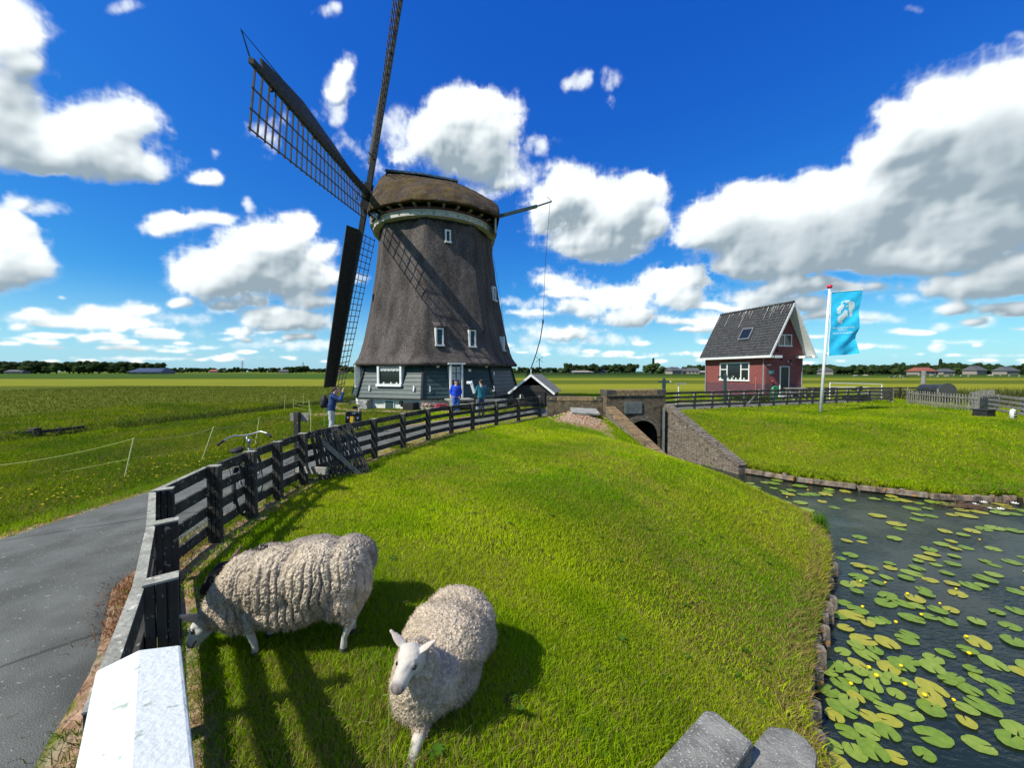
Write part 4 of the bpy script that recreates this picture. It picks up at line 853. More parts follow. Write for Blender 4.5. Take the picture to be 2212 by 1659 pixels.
# fascia and works under the cap
mb = MB(); mb.lathe([(3.3, 12.9), (4.35, 12.9), (4.35, 12.62), (4.0, 12.5), (4.0, 12.1), (3.3, 12.1)], 48); mb.build('cap_frame', black_m, mill)
mb = MB(); mb.lathe([(3.85, 12.12), (4.28, 12.12), (4.30, 12.02), (4.24, 12.0), (4.24, 11.75), (4.0, 11.72), (3.8, 11.72)], 64); mb.build('curb_ring', cream_m, mill, smooth=False)
mb = MB(); mb.lathe([(4.25, 12.13), (4.40, 12.13), (4.40, 12.19), (4.25, 12.19), (4.25, 12.13)], 64); mb.build('ring_trim', mat('red_brown_paint', (.10, .035, .03)), mill)
mb = MB(); mb.lathe([(3.6, 11.4), (4.02, 11.4), (4.04, 11.74), (3.6, 11.74)], 8, ph=R(-90+A0)); mb.build('neck_board', black_m, mill)
for i in range(30):
    a = 2*math.pi*i/30; d = Vector((math.cos(a), math.sin(a), 0))
    mb = MB(); mb.bar(d*3.95+Vector((0, 0, 12.36)), d*4.42+Vector((0, 0, 12.44)), .16, .09); mb.bar(d*4.15+Vector((0, 0, 12.22)), d*4.15+Vector((0, 0, 12.4)), .05, .05, up=d); mb.build('roller_bracket', cream_m, mill)
mb = MB()
for i in range(36): a = 2*math.pi*i/36; mb.sphere((4.25*math.cos(a), 4.25*math.sin(a), 11.88), .04, 6, 4)
mb.build('ring_bolts', black_m, mill)
mb = MB()
for y in (-1.9, 1.9): mb.box(D3*4.15+H3*y+Vector((0, 0, 12.0)), (.12, 1.2, 1.0), rz=math.atan2(D3.y, D3.x)); 
mb.box(D3*4.2+Vector((0, 0, 12.1)), (.10, 2.4, .7), rz=math.atan2(D3.y, D3.x)); mb.box(D3*-4.0+Vector((0, 0, 12.25)), (.3, 3.4, .5), rz=math.atan2(D3.y, D3.x)); mb.build('cap_boarding', cream_m, mill)
mb = MB(); mb.bar(D3*-3.9+H3*2.2+Vector((0, 0, 12.6)), D3*-3.3+H3*2.9+Vector((0, 0, 12.0)), .2, .3); mb.box(D3*-4.1+Vector((0, 0, 13.4)), (.12, 3.0, 1.6), rz=math.atan2(D3.y, D3.x)); mb.build('breast_board', green_m, mill)
# sails
TAU, PSI, SL = R(12.6), R(-7.6), 14.5
PH = at(799, 427, 27.3)-MC
WV = math.sin(TAU)*D3+Vector((0, 0, math.cos(TAU))); NO = -math.cos(TAU)*D3+Vector((0, 0, math.sin(TAU)))
EU = math.cos(PSI)*WV-math.sin(PSI)*H3; ELf = math.cos(PSI)*H3+math.sin(PSI)*WV
mb = MB(); mb.tube([PH+NO*.45, PH-NO*2.5], [.33, .42], 12); mb.bar(PH-ELf*.9-NO*.12, PH+ELf*.9-NO*.12, .5, .5, up=NO); mb.bar(PH-EU*.9+NO*.2, PH+EU*.9+NO*.2, .5, .5, up=NO); mb.build('windshaft', black_m, mill)
def make_sail(e, t, depth, curl):
    P0 = PH+NO*depth; S = lambda r, q, o=0.: P0+e*r+t*q+NO*o
    mb = MB(); mb.bar(S(-.3, 0), S(SL, 0), .36, .34, up=NO, w2=.17, t2=.17); st = mb.build('sail', sail_m, mill)
    mb = MB(); tw = lambda r: R(24-20*min(1, max(0, r-2.4)/11.5))
    n = 27; rs = [2.5+(SL-.25-2.5)*i/(n-1) for i in range(n)]
    for r in rs: a = tw(r); mb.bar(S(r, -.02), S(r, 2.08*math.cos(a), -2.08*math.sin(a)*.6), .055, .05, up=e)
    for q in (.72, 1.38, 2.0):
        for i in range(n-1):
            a, b = tw(rs[i]), tw(rs[i+1]); mb.bar(S(rs[i]-(.12 if i == 0 else 0), q*math.cos(a), -q*math.sin(a)*.6), S(rs[i+1]+(.1 if i == n-2 else .0), q*math.cos(b), -q*math.sin(b)*.6), .05, .04, up=NO)
    mb.build('sail_lattice', lat_m, st)
    # leading board: a twisted plank box in front of the stock
    mb = MB(); m_ = 18; vs = []; ra = 2.3; rb = SL-.75
    for i in range(m_+1):
        r = ra+(rb-ra)*i/m_; k = R(44-26*i/m_); wd = 1.0 if not curl else ((.62+.063*i if i < 6 else 1.0) if i < 13 else 1.0-.10*(i-12))
        a, b = (-.10, .05), (-.10-wd*math.cos(k), .05+wd*math.sin(k))
        nx, ny = math.sin(k)*.035, math.cos(k)*.035
        for q, o in ((a[0]+nx, a[1]+ny), (b[0]+nx, b[1]+ny), (b[0]-nx, b[1]-ny), (a[0]-nx, a[1]-ny)): vs.append(S(r, q, o))
    fs = [(i*4+j, i*4+(j+1) % 4, i*4+4+(j+1) % 4, i*4+4+j) for i in range(m_) for j in range(4)]+[(0, 1, 2, 3), tuple(m_*4+j for j in (3, 2, 1, 0))]
    mb.add(vs, fs); mb.build('leading_board', sail_m, st)
    if curl:      # air brake flap standing open at the tip
        mb = MB(); vs = []
        for i in range(11):
            f_ = i/10; r = SL-4.6+4.7*f_; up = .80-.02*f_
            vs += [S(r, -up-.03, .35+.05*f_), S(r, -up+.05, .34)]
        mb.add(vs, [(2*i, 2*i+2, 2*i+3, 2*i+1) for i in range(10)]); 
        for f_ in (0.02, .5, 1.0): r = SL-4.6+4.6*f_; mb.add([S(r, -.12, .1), S(r-.16, -.12, .1), S(r+.12*f_, -.78, .37), S(r, -.78, .37)], [(0, 1, 3, 2)])
        mb.build('air_brake_flap', green_m, st)
    mb = MB(); mb.bar(S(2.6, -.3, -.1), S(2.6, .9, .1), .05, .05, up=e)
    for i in range(9): r = 3+i*1.25; mb.box(S(r, .12, .1), (.10, .10, .10))
    mb.build('sail_cleats', black_m, st)
make_sail(ELf, -EU, -.12, True); make_sail(-EU, -ELf, .2, False); make_sail(EU, ELf, .2, True); make_sail(-ELf, EU, -.12, False)
# tail beam and lines
a, b = at(1070, 469, 28.5)-MC, at(1160, 445, 28.9)-MC; c = at(1192, 434.5, 29)-MC
mb = MB(); mb.bar(a-(b-a)*.3, b, .20, .2); mb.bar(b, c, .09, .09); tb = mb.build('tail_beam', green_m, mill)
mb = MB(); mb.tube([c+Vector((-.35, 0, .32)), c+Vector((-.2, 0, .2)), c], .03, 6); mb.build('beam_hook', white_m, tb)
def sagline(p, q, sag, n=16): return [p.lerp(q, i/n)-Vector((0, 0, sag*4*(i/n)*(1-i/n))) for i in range(n+1)]
r1_, r2_, r3_ = at(1188, 438, 29)-MC, at(1173, 695, 28.6)-MC, at(1150, 792, 28)-MC
mb = MB(); mb.tube([r1_, r1_.lerp(r2_, .5)+Vector((-.08, 0, 0)), r2_], .014, 6); mb.build('brake_line', black_m, mill)
mb = MB(); k_ = [r2_, at(1167, 733, 28.4)-MC, at(1158, 765, 28.2)-MC, at(1148, 793, 28)-MC, at(1133, 822, 27.6)-MC]; mb.tube(k_, .035, 6); mb.sphere(r2_, (.06, .06, .2), 8, 6); mb.build('brake_rope', black_m, mill)
mb = MB(); mb.tube([at(1066, 555, 28)-MC, at(1082, 650, 27.5)-MC, at(1093, 735, 27)-MC], .010, 5); mb.build('lightning_wire', black_m, mill)
# rope bundle on the grass left of the mill
mb = MB(); a, b = at(748, 868, 23), at(775, 846, 24.5); mb.tube(sagline(a, b, .15, 10), .02, 6); mb.tube(sagline(a+Vector((-.6, .3, -.02)), b+Vector((-.1, 0, -.25)), .2, 10), .02, 6); rb_ = mb.build('mooring_rope', black_m); tag(rb_, 'slack dark ropes hanging beside the white base of the mill', 'rope')

# ------------------------------------------------------------------ low dark shed
shed = thing('shed', 'small low tarred wooden shed with white gable boards beside the windmill', 'shed', (.05, 24.3, 0), R(-14)); shed.scale = (.80,)*3
shed_w = mat('tarred_boards', (.020, .019, .018), (.055, .050, .045), 12, .9, .6, 30, stretch=(.2, .2, 3))
mb = MB(); W_, L_, E_, Rg = 3.05, 4.2, 1.22, 2.45
for i in range(11):
    za = i*E_/8; zb = za+E_/8
    hw = W_/2 if za < E_ else W_/2*(Rg-za)/(Rg-E_)
    hw2 = W_/2 if zb <= E_+1e-3 else W_/2*max(0, Rg-zb)/(Rg-E_)
    mb.add([(W_/2-hw, -.02, za), (W_/2+hw, -.02, za), (W_/2+hw2, .01, zb-.012), (W_/2-hw2, .01, zb-.012), (W_/2-hw, .1, za), (W_/2+hw, .1, za), (W_/2+hw2, .1, zb-.012), (W_/2-hw2, .1, zb-.012)], [(0, 1, 2, 3), (4, 7, 6, 5), (0, 4, 5, 1), (3, 2, 6, 7), (0, 3, 7, 4), (1, 5, 6, 2)])
for xx in (.02, W_-.02): mb.box((xx, L_/2+.06, E_/2-.2), (.08, L_-.1, E_+.4))
mb.add([(0, L_, -.2), (W_, L_, -.2), (W_, L_, E_), (W_/2, L_, Rg), (0, L_, E_)], [(0, 1, 2, 3, 4)]); mb.build('wall', shed_w, shed)
mb = MB()
for s in (-1, 1):
    a = Vector((W_/2, -.25, Rg+.06)); b = Vector((W_/2+s*(W_/2+.25), -.25, E_-.16)); up = Vector((s*(Rg-E_), 0, W_/2)).normalized()
    mb.bar((a+b)/2+Vector((0, -.0, 0)), (a+b)/2+Vector((0, L_+.45, 0)), (b-a).length, .07, up=up)
rf = mb.build('roof', mat('grey_roof_boards', (.13, .13, .115), (.24, .24, .21), 14, .9, .6, 30, stretch=(3, .2, 1)), shed)
mb = MB()
for s in (-1, 1):
    a = Vector((W_/2, -.29, Rg+.02)); b = Vector((W_/2+s*(W_/2+.3), -.29, E_-.20)); mb.bar(a, b, .04, .16, up=(0, 0, 1))
mb.box((W_/2, -.31, Rg+.22), (.05, .04, .5)); mb.build('gable_board', white_m, shed)
mb = MB()
for s in (-1, 1): mb.box((1.75+s*.42, -.06, .55), (.80, .06, 1.15))
mb.box((1.75, -.08, 1.14), (1.8, .04, .06)); mb.build('door', black_m, shed)
mb = MB(); mb.box((.62, -.05, .72), (.07, .05, .42)); mb.build('trim_post', white_m, shed)
vane = thing('weather_vane', 'thin dark pole with crossed arms above the shed roof', 'weather vane', (at(1165, 857, 33).x, 33, 0))
mb = MB(); mb.tube([(0, 0, 0), (0, 0, 3.3)], .03, 6); mb.bar((-.3, 0, 3.0), (.3, 0, 3.45), .03, .03); mb.bar((-.3, 0, 3.45), (.3, 0, 3.0), .03, .03); mb.build('pole', black_m, vane)

# ------------------------------------------------------------------ culvert
brick_dark = brick_mat('mossy_brick', (.085, .060, .035), (.16, .12, .065), (.10, .10, .085), 1, .22, .065, patches=[((.02, .02, .018), 2.6, .52), ((.42, .34, .05), 5.5, .66), ((.45, .15, .05), 7, .71), ((.42, .41, .36), 6.1, .70)])
brick_cop = brick_mat('coping_brick', (.34, .23, .11), (.22, .15, .08), (.06, .055, .045), 1, .065, .24, patches=[((.50, .16, .04), 4, .64), ((.05, .045, .04), 3, .60)])
brick_wing = brick_mat('lichen_brick', (.085, .066, .045), (.15, .115, .075), (.24, .23, .20), 1, .21, .062, patches=[((.035, .032, .028), 7.1, .54), ((.40, .17, .06), 8, .64), ((.38, .37, .33), 5.4, .62)])
cul = thing('culvert', 'old mossy brick culvert with dark arch and sloping wing walls at the pond', 'culvert', (HL.x, HL.y, 0), math.atan2(HU.y, HU.x))
CL_, CT = 2.96, .70; ax_, ar_, az_ = 1.80, .78, -.90; top = 1.10
mb = MB(); na = 18; arch = [(ax_-ar_*math.cos(math.pi*i/na), az_+ar_*math.sin(math.pi*i/na)) for i in range(na+1)]
for y in (0, CT):
    b0 = len(mb.v); L1 = [(0, -2.3), (ax_-ar_, -2.3)]+arch+[(ax_+ar_, -2.3), (CL_, -2.3), (CL_, top), (0, top)]
    mb.v += [(x, y, z) for x, z in L1]; mb.m += []; n_ = len(L1)
    # split in convex strips
    iT0 = n_-1; iT1 = n_-2
    mb.f.append((b0, b0+1, b0+2, b0+iT0)); mb.m.append(0)
    for i in range(na):
        j = b0+2+i; mb.f.append((j, j+1, b0+iT0 if i < na/2 else b0+iT1)); mb.m.append(0)
    mb.f.append((b0+2+na//2, b0+iT1, b0+iT0)); mb.m.append(0)
    mb.f.append((b0+2+na, b0+3+na, b0+4+na, b0+iT1)); mb.m.append(0)
mb.add([(0, 0, -2.3), (0, CT, -2.3), (0, CT, top), (0, 0, top), (CL_, 0, -2.3), (CL_, CT, -2.3), (CL_, CT, top), (CL_, 0, top)], [(0, 1, 2, 3), (4, 7, 6, 5), (3, 2, 6, 7)])
mb.build('headwall', brick_dark, cul)
mb = MB(); arc2 = [(ax_-ar_, -2.3)]+arch+[(ax_+ar_, -2.3)]; vs = [(x, .30, z) for x, z in arc2]+[(x, 6, z) for x, z in arc2]; k = len(arc2)
mb.add(vs, [(i, i+1, k+i+1, k+i) for i in range(k-1)]+[tuple(range(k, 2*k))]); mb.build('tunnel', mat('dark_tunnel_brick', (.02, .018, .015), (.035, .03, .025), 4), cul)  # tunnel lining in near-black brick tones
mb = MB()
for i in range(27):
    a = math.pi*(i+.5)/27; c = Vector((ax_-math.cos(a)*(ar_+.13), -.012, az_+math.sin(a)*(ar_+.13))); mb.box(c, (.075, .05, .25), ry=a-math.pi/2)
mb.build('arch_ring', brick_wing, cul)
mb = MB(); mb.box((CL_/2, CT/2, top+.115), (CL_-.9, CT+.06, .23)); cp = mb.build('coping', brick_cop, cul, bevel=.008)
for xx in (.21, CL_-.21): mb = MB(); mb.box((xx, CT/2, top+.118), (.47, CT+.09, .236)); mb.build('corner_stone', mat('dark_stone', (.045, .045, .04), (.10, .09, .07), 6, .9, .5, c3=(.42, .34, .05), s3=.63, sc3=6) if xx < 1 else bpy.data.materials['dark_stone'], cul, bevel=.015)
mb = MB(); mb.box((CL_/2, -.015, top-.02), (CL_+.05, .07, .05)); mb.build('string_course', brick_wing, cul)
mb = MB(); mb.box((1.32, -.03, .50), (.86, .06, .56)); pl = mb.build('stone_plaque', mat('slate_plaque', (.085, .10, .095), (.13, .145, .135), 5, .7), cul, bevel=.008)
def wing(name, a, b, th, zt0, zt1, m, inner):
    """a,b world start/end of the outer face top, sloping down; inner = unit vector towards the channel"""
    a = Vector((a[0], a[1], 0)); b = Vector((b[0], b[1], 0)); i_ = Vector((inner[0], inner[1], 0)).normalized()*th
    def loc(p, z): q = Vector((p.x-HL.x, p.y-HL.y)); return Vector((q.x*HU.x+q.y*HU.y, -(q.x*HN.x+q.y*HN.y), z))
    mb = MB(); mb.add([loc(a, -2.4), loc(b, -2.4), loc(b, zt1), loc(a, zt0), loc(a+i_, -2.4), loc(b+i_, -2.4), loc(b+i_, zt1), loc(a+i_, zt0)], [(0, 1, 2, 3), (5, 4, 7, 6), (3, 2, 6, 7), (1, 5, 6, 2), (0, 3, 7, 4)])
    w = mb.build(name, m, cul); o = i_*.06
    mb = MB(); n = int((b-a).length*1.22/.085)
    for k in range(n):
        q = (k+.5)/n; p = a.lerp(b, q); z = zt0+(zt1-zt0)*q; d = (b-a).normalized(); s3 = (loc(b, zt1)-loc(a, zt0)).normalized()
        c = loc(p+i_*.5, z+.035); x_ = s3; y_ = (loc(a+i_, 0)-loc(a, 0)).normalized(); z_ = x_.cross(y_).normalized()
        mb.box(c+Vector((random.uniform(-.006, .006), 0, random.uniform(-.006, .006))), (.070, th+.06, .10), M=Matrix((x_, y_, z_)).transposed())
    mb.build('wing_coping', brick_cop if name == 'wing_wall' and inner[0] > 0 else brick_wing, w)
    return w, loc
w1, loc = wing('wing_wall', (4.36, 17.74), (6.02, 14.75), .42, .50, -1.50, brick_wing, (.94, .34))
w2, loc = wing('wing_wall', (7.62, 18.3), (9.10, 14.78), .42, .55, -1.48, brick_wing, (-.94, -.34))
# tide gauge strip and rusty ring on the right wing, stone slip on the left
mb = MB(); p0 = Vector((7.14, 18.05, 0)); mb.box(loc(p0, -.75), (.05, .38, 2.5), rz=R(-22)); mb.build('gauge_board', mat('grey_green_paint', (.16, .19, .17), (.10, .12, .11), 6), cul)
mb = MB(); mb.box(loc(Vector((7.08, 18.2, 0)), -.7), (.04, .05, 2.6)); mb.build('iron_rail', black_m, cul)
# gauge figures 6 and 8, drawn as small rings
rust = mat('rusty_iron', (.05, .02, .015))
mb = MB()
for zc_, big in ((-.02, 0), (-.26, 1)):
    pts = [loc(Vector((7.16+.03*math.cos(t), 17.98-.10*math.cos(t), 0)), zc_+.075*math.sin(t)) for t in [i*.7 for i in range(10)]]; mb.tube(pts, .014, 5)
mb.build('gauge_figures', rust, cul)
lowwall = thing('parapet_wall', 'low brick parapet wall with soldier coping at the end of the meadow fence', 'wall', (1.72, 18.62, 0), math.atan2(18.42-18.62, 4.30-1.72))
mb = MB(); mb.box((1.29, 0, .15), (2.58, .34, 1.3)); mb.build('brick_wall', brick_dark, lowwall)
mb = MB(); mb.box((1.29, 0, .89), (1.70, .38, .19)); mb.build('coping', brick_cop, lowwall, bevel=.006)
for xx in (.20, 2.38): mb = MB(); mb.box((xx, 0, .892), (.46, .40, .195)); mb.build('end_stone', bpy.data.materials['dark_stone'], lowwall, bevel=.012)
mb = MB(); mb.box((3.35, 17.72, .36), (1.25, .75, .10), rx=R(12), ry=R(3)); sl = mb.build('concrete_slab', stone_m, bevel=.015); tag(sl, 'flat pale concrete slab lying on rubble against the low brick wall', 'slab')
rub_m = mat('rubble', (.42, .24, .17), (.50, .38, .30), 9, .95)
mb = MB()
for i in range(420):
    x, y = random.gauss(2.9, .55), random.gauss(17.25, .40); s = random.uniform(.015, .055)
    if y < 18.2: mb.sphere((x, y, hz(x, y)+s*.3), (s, s*random.uniform(.6, 1), s*.6), 5, 3, M=Matrix.Rotation(random.uniform(0, 3), 3, 'Z'))
rb = mb.build('rubble', rub_m); tag(rb, 'pinkish brick rubble spread in front of the low brick wall', 'rubble', kind='stuff')

# ------------------------------------------------------------------ brick house
HA = Vector((20.4, 31, .2)); ha = R(15.3)
house = thing('brick_house', 'small steep-roofed brick house with grey roof tiles and white framed windows', 'house', HA, ha)
hb = brick_mat('house_brick', (.25, .068, .062), (.18, .050, .047), (.20, .11, .10), 1, .21, .06, msize=.006, band=(.98, (.55, .80, 1.05)))
HW, HLn, HE, HR = 3.8, 6.4, 4.05, 7.45
mb = MB(); mb.add([(0, 0, -.6), (HW, 0, -.6), (HW, 0, HE), (HW/2, 0, HR-.1), (0, 0, HE), (0, HLn, -.6), (HW, HLn, -.6), (HW, HLn, HE), (HW/2, HLn, HR-.1), (0, HLn, HE)], [(0, 1, 2, 3, 4), (5, 9, 8, 7, 6), (0, 4, 9, 5), (1, 6, 7, 2)]); mb.build('wall', hb, house)
tile_m = mat('grey_roof_tile', (.028, .030, .032), (.055, .057, .060), 4, .8, c3=(.22, .22, .21), s3=.69, sc3=9, spec=.3)
OV = .42; GV = .80
def roof_slab(s):
    mb = MB(); y0, y1 = -GV, HLn+.3; rows = 17; per = .235; cols = int((y1-y0)/per)*6
    xr, zr_ = HW/2, HR; xe = HW/2+s*(HW/2+OV); ze = HE-(HR-HE)/(HW/2)*OV
    up = Vector((s*(HR-HE), 0, HW/2)).normalized(); vs = []
    for i in range(rows+1):
        for e in (0, 1):
            q = (i+(0 if e == 0 else 0))/rows; lift = .035*(e if i > 0 else 0)
            for j in range(cols+1):
                y = y0+(y1-y0)*j/cols; o = .030*math.sin(2*math.pi*j/6)+(.04 if e == 1 else .0)
                p = Vector((xr+(xe-xr)*q, y, zr_+(ze-zr_)*q))+up*(.05+o); vs.append(p)
    nn = cols+1; fs = []
    # rows: from (i, e=0) lower start to (i+1, e=1) raised end, then a step down
    for i in range(rows):
        a, b = (2*i)*nn, (2*(i+1)+1)*nn; fs += [(a+j, a+j+1, b+j+1, b+j) for j in range(cols)]; c = (2*(i+1))*nn; fs += [(b+j, b+j+1, c+j+1, c+j) for j in range(cols)]
    mb.add(vs, fs); r = mb.build('roof', tile_m, house)
    mb = MB(); a = Vector((xr, 0, zr_-.04)); b = Vector((xe, 0, ze-.04)); c = (a+b)/2; mb.bar(c+Vector((0, y0+.02, 0)), c+Vector((0, y1-.02, 0)), (b-a).length, .08, up=up); mb.build('soffit', white_m, r)
    mb = MB(); mb.bar(a+Vector((0, y0-.015, .0)), b+Vector((0, y0-.015, .0)), .05, .15, up=up); mb.build('barge_board', white_m, r)
    # bird droppings and lichen streaks under the ridge
    mb = MB()
    for i in range(26):
        y = random.uniform(y0+.1, y1-.2); ln = random.choice([.25, .4, .6, 1.0, 1.5])*random.uniform(.6, 1.1); q0 = random.uniform(0, .04); L_s = (b-a).length
        p = [Vector((xr+(xe-xr)*(q0+ln/L_s*k/3), y+random.uniform(-.02, .02), zr_+(ze-zr_)*(q0+ln/L_s*k/3)))+up*.135 for k in range(4)]
        for k in range(3): mb.bar(p[k], p[k+1], random.uniform(.012, .03), .01, up=up)
    mb.build('lichen_streak', mat('pale_lichen', (.48, .48, .44)) if s < 0 else bpy.data.materials['pale_lichen'], r)
    return r
rl = roof_slab(-1); roof_slab(1)
mb = MB()
for i in range(24): y = -GV+.05+i*.31; mb.tube([(HW/2, y, HR+.10), (HW/2, y+.30, HR+.08)], [.12, .105], 8)
mb.build('ridge_tile', tile_m, rl)
xe = -OV; ze = HE-(HR-HE)/(HW/2)*OV
mb = MB(); mb.box((xe+.05, HLn/2-.25, ze-.12), (.30, HLn+GV+.5, .15)); mb.box((.42, -GV+.4, ze-.12), (.75, .76, .2)); mb.build('gutter', white_m, house)
mb = MB(); mb.box((HW-xe-.05, HLn/2-.25, ze-.12), (.30, HLn+GV+.5, .15)); mb.box((HW-.28, -GV+.4, ze-.12), (.75, .76, .2)); mb.build('gutter', white_m, house)
Rh = Matrix.Rotation(-ha, 3, 'Z'); oh = Rh @ (Vector((0, 0, CZ))-HA)
def hwall(u, v, axis):
    r = Rh @ ray(u, v); s = (-oh[axis])/r[axis]; return oh+r*s
def rect_window(q0, q1, axis, bars, name='window', frame_m=None, fw=.09, dark=None):
    """window set 3 cm proud of a wall: axis 0 -> wall x=0, axis 1 -> wall y=0"""
    k = 1-axis; a0, a1 = sorted((q0[k], q1[k])); b0_, b1_ = sorted((q0.z, q1.z))
    def bx(mb, A0_, A1_, B0_, B1_, d, t):
        c = [0, 0, (B0_+B1_)/2]; c[k] = (A0_+A1_)/2; c[axis] = -d; s = [0, 0, B1_-B0_]; s[k] = A1_-A0_; s[axis] = t; mb.box(c, s)
    mb = MB(); bx(mb, a0, a0+fw, b0_, b1_, .0, .12); bx(mb, a1-fw, a1, b0_, b1_, .0, .12); bx(mb, a0+fw, a1-fw, b1_-fw, b1_, 0, .115); bx(mb, a0-.05, a1+.05, b0_-.04, b0_+fw, .01, .16)
    for kind, q, lo_, hi_ in bars:
        if kind == 'v': A = a0+(a1-a0)*q; bx(mb, A-.05, A+.05, b0_+fw, b1_-fw, -.005, .10)
        else: B = b0_+(b1_-b0_)*q; bx(mb, a0+(a1-a0)*lo_+.05*(lo_ > 0)+.0, a0+(a1-a0)*hi_-.05*(hi_ < 1), B-.04, B+.04, -.01, .09)
    f = mb.build(name, frame_m or white_m, house); mb = MB(); bx(mb, a0+fw*.5, a1-fw*.5, b0_+fw*.5, b1_-fw*.5, -.02, .06); mb.build('pane', glass_m, f); return f
q0, q1 = hwall(1556, 784, 0), hwall(1619, 823, 0)
wf = rect_window(q0, q1, 0, [('v', .27, 0, 1), ('v', .74, 0, 1), ('h', .62, 0, .27), ('h', .62, .74, 1)])
mb = MB()
for k in range(7): mb.sphere((-.06, q1.y+.5+k*.42, min(q0.z, q1.z)+.18), (.02, .08, random.uniform(.05, .12)), 6, 5)
mb.build('sill_ornaments', white_m, wf)
q0, q1 = hwall(1681, 722, 1), hwall(1709, 748, 1); rect_window(q0, q1, 1, [('v', .45, 0, 1)], fw=.07)
q0, q1 = hwall(1684, 791, 1), hwall(1703, 845, 1); q1.z = -.05
df = rect_window(q0, q1, 1, [], name='door', fw=.10); 
mb = MB(); mb.box(((q0.x+q1.x)/2, -.06, (q0.z+q1.z)/2), (abs(q1.x-q0.x)-.2, .02, q0.z-q1.z-.12)); mb.build('door_leaf', mat('dark_green_door', (.012, .03, .022), rough=.4), df)
# skylight on the front slope
mb = MB(); up = Vector((-(HR-HE), 0, HW/2)).normalized(); dn = Vector((-(HW/2), 0, -(HR-HE))).normalized(); M_ = Matrix((Vector((0, 1, 0)), dn, up)).transposed()
def hroof(u, v): 
    r = Rh @ ray(u, v); P0 = Vector((HW/2, 0, HR)); s = (P0-oh).dot(up)/r.dot(up); return oh+r*s
c = (hroof(1595, 735)+hroof(1633, 711))/2
mb.box(c+up*.13, (1.15, 1.15, .14), M=M_); sk = mb.build('skylight', mat('zinc', (.16, .17, .18), rough=.5, metal=.3), house); mb = MB(); mb.box(c+up*.175, (.92, .92, .07), M=M_); mb.build('pane', glass_m, sk)
# pipes, teal name plate, lamps, hose box
grey_m = mat('grey_metal', (.28, .29, .30), (.22, .23, .24), 5, .5)
mb = MB(); mb.tube([(-.06, .12, ze-.2), (-.06, .12, -.4)], .045, 8); mb.build('downpipe', grey_m, house); mb = MB(); mb.tube([(HW+.05, .0, ze-.2), (HW+.05, .0, -.4)], .045, 8); mb.tube([(-.06, HLn-.05, ze-.2), (-.06, HLn-.05, -.4)], .045, 8); mb.build('downpipe', grey_m, house)
q = hwall(1666, 812-7, 1); mb = MB(); mb.box((q.x, -.03, 1.95), (.50, .03, .30)); npl = mb.build('name_plate', mat('teal_enamel', (.02, .20, .22), rough=.4), house)
mb = MB()
for zz_ in (.07, 0, -.07): mb.box((q.x-.02, -.05, 1.95+zz_), (.32-.1*abs(zz_)*10*.3, .006, .022))
mb.build('plate_lettering', white_m, npl)
mb = MB(); mb.box((.28, -.06, 2.52), (.30, .12, .07)); mb.build('wall_lamp', white_m, house); mb = MB(); mb.box((2.45, -.08, 2.62), (.2, .16, .05)); mb.sphere((2.2, -.1, 2.8), .08, 8, 6); mb.build('wall_lamp', grey_m, house)
for c_, s_ in (((1.15, -.05, 3.7), (.06, .1, .18)), ((2.6, -.05, 2.9), (.08, .1, .1)), ((1.6, -.05, 3.0), (.06, .1, .12))): mb = MB(); mb.box(c_, s_); mb.build('wall_anchor', black_m, house)
mb = MB(); mb.lathe([(.001, 1.10), (.10, 1.12), (.13, 1.22), (.001, 1.24)], 10, c=(.62, -.14, .05)); mb.build('flower_basket', mat('pink_red', (.45, .08, .08)), house)
mb = MB(); mb.tube([(-.10, .75, -.3), (-.10, .75, 1.55)], .022, 6); mb.build('gas_pipe', mat('salmon_pipe', (.55, .20, .15)), house)
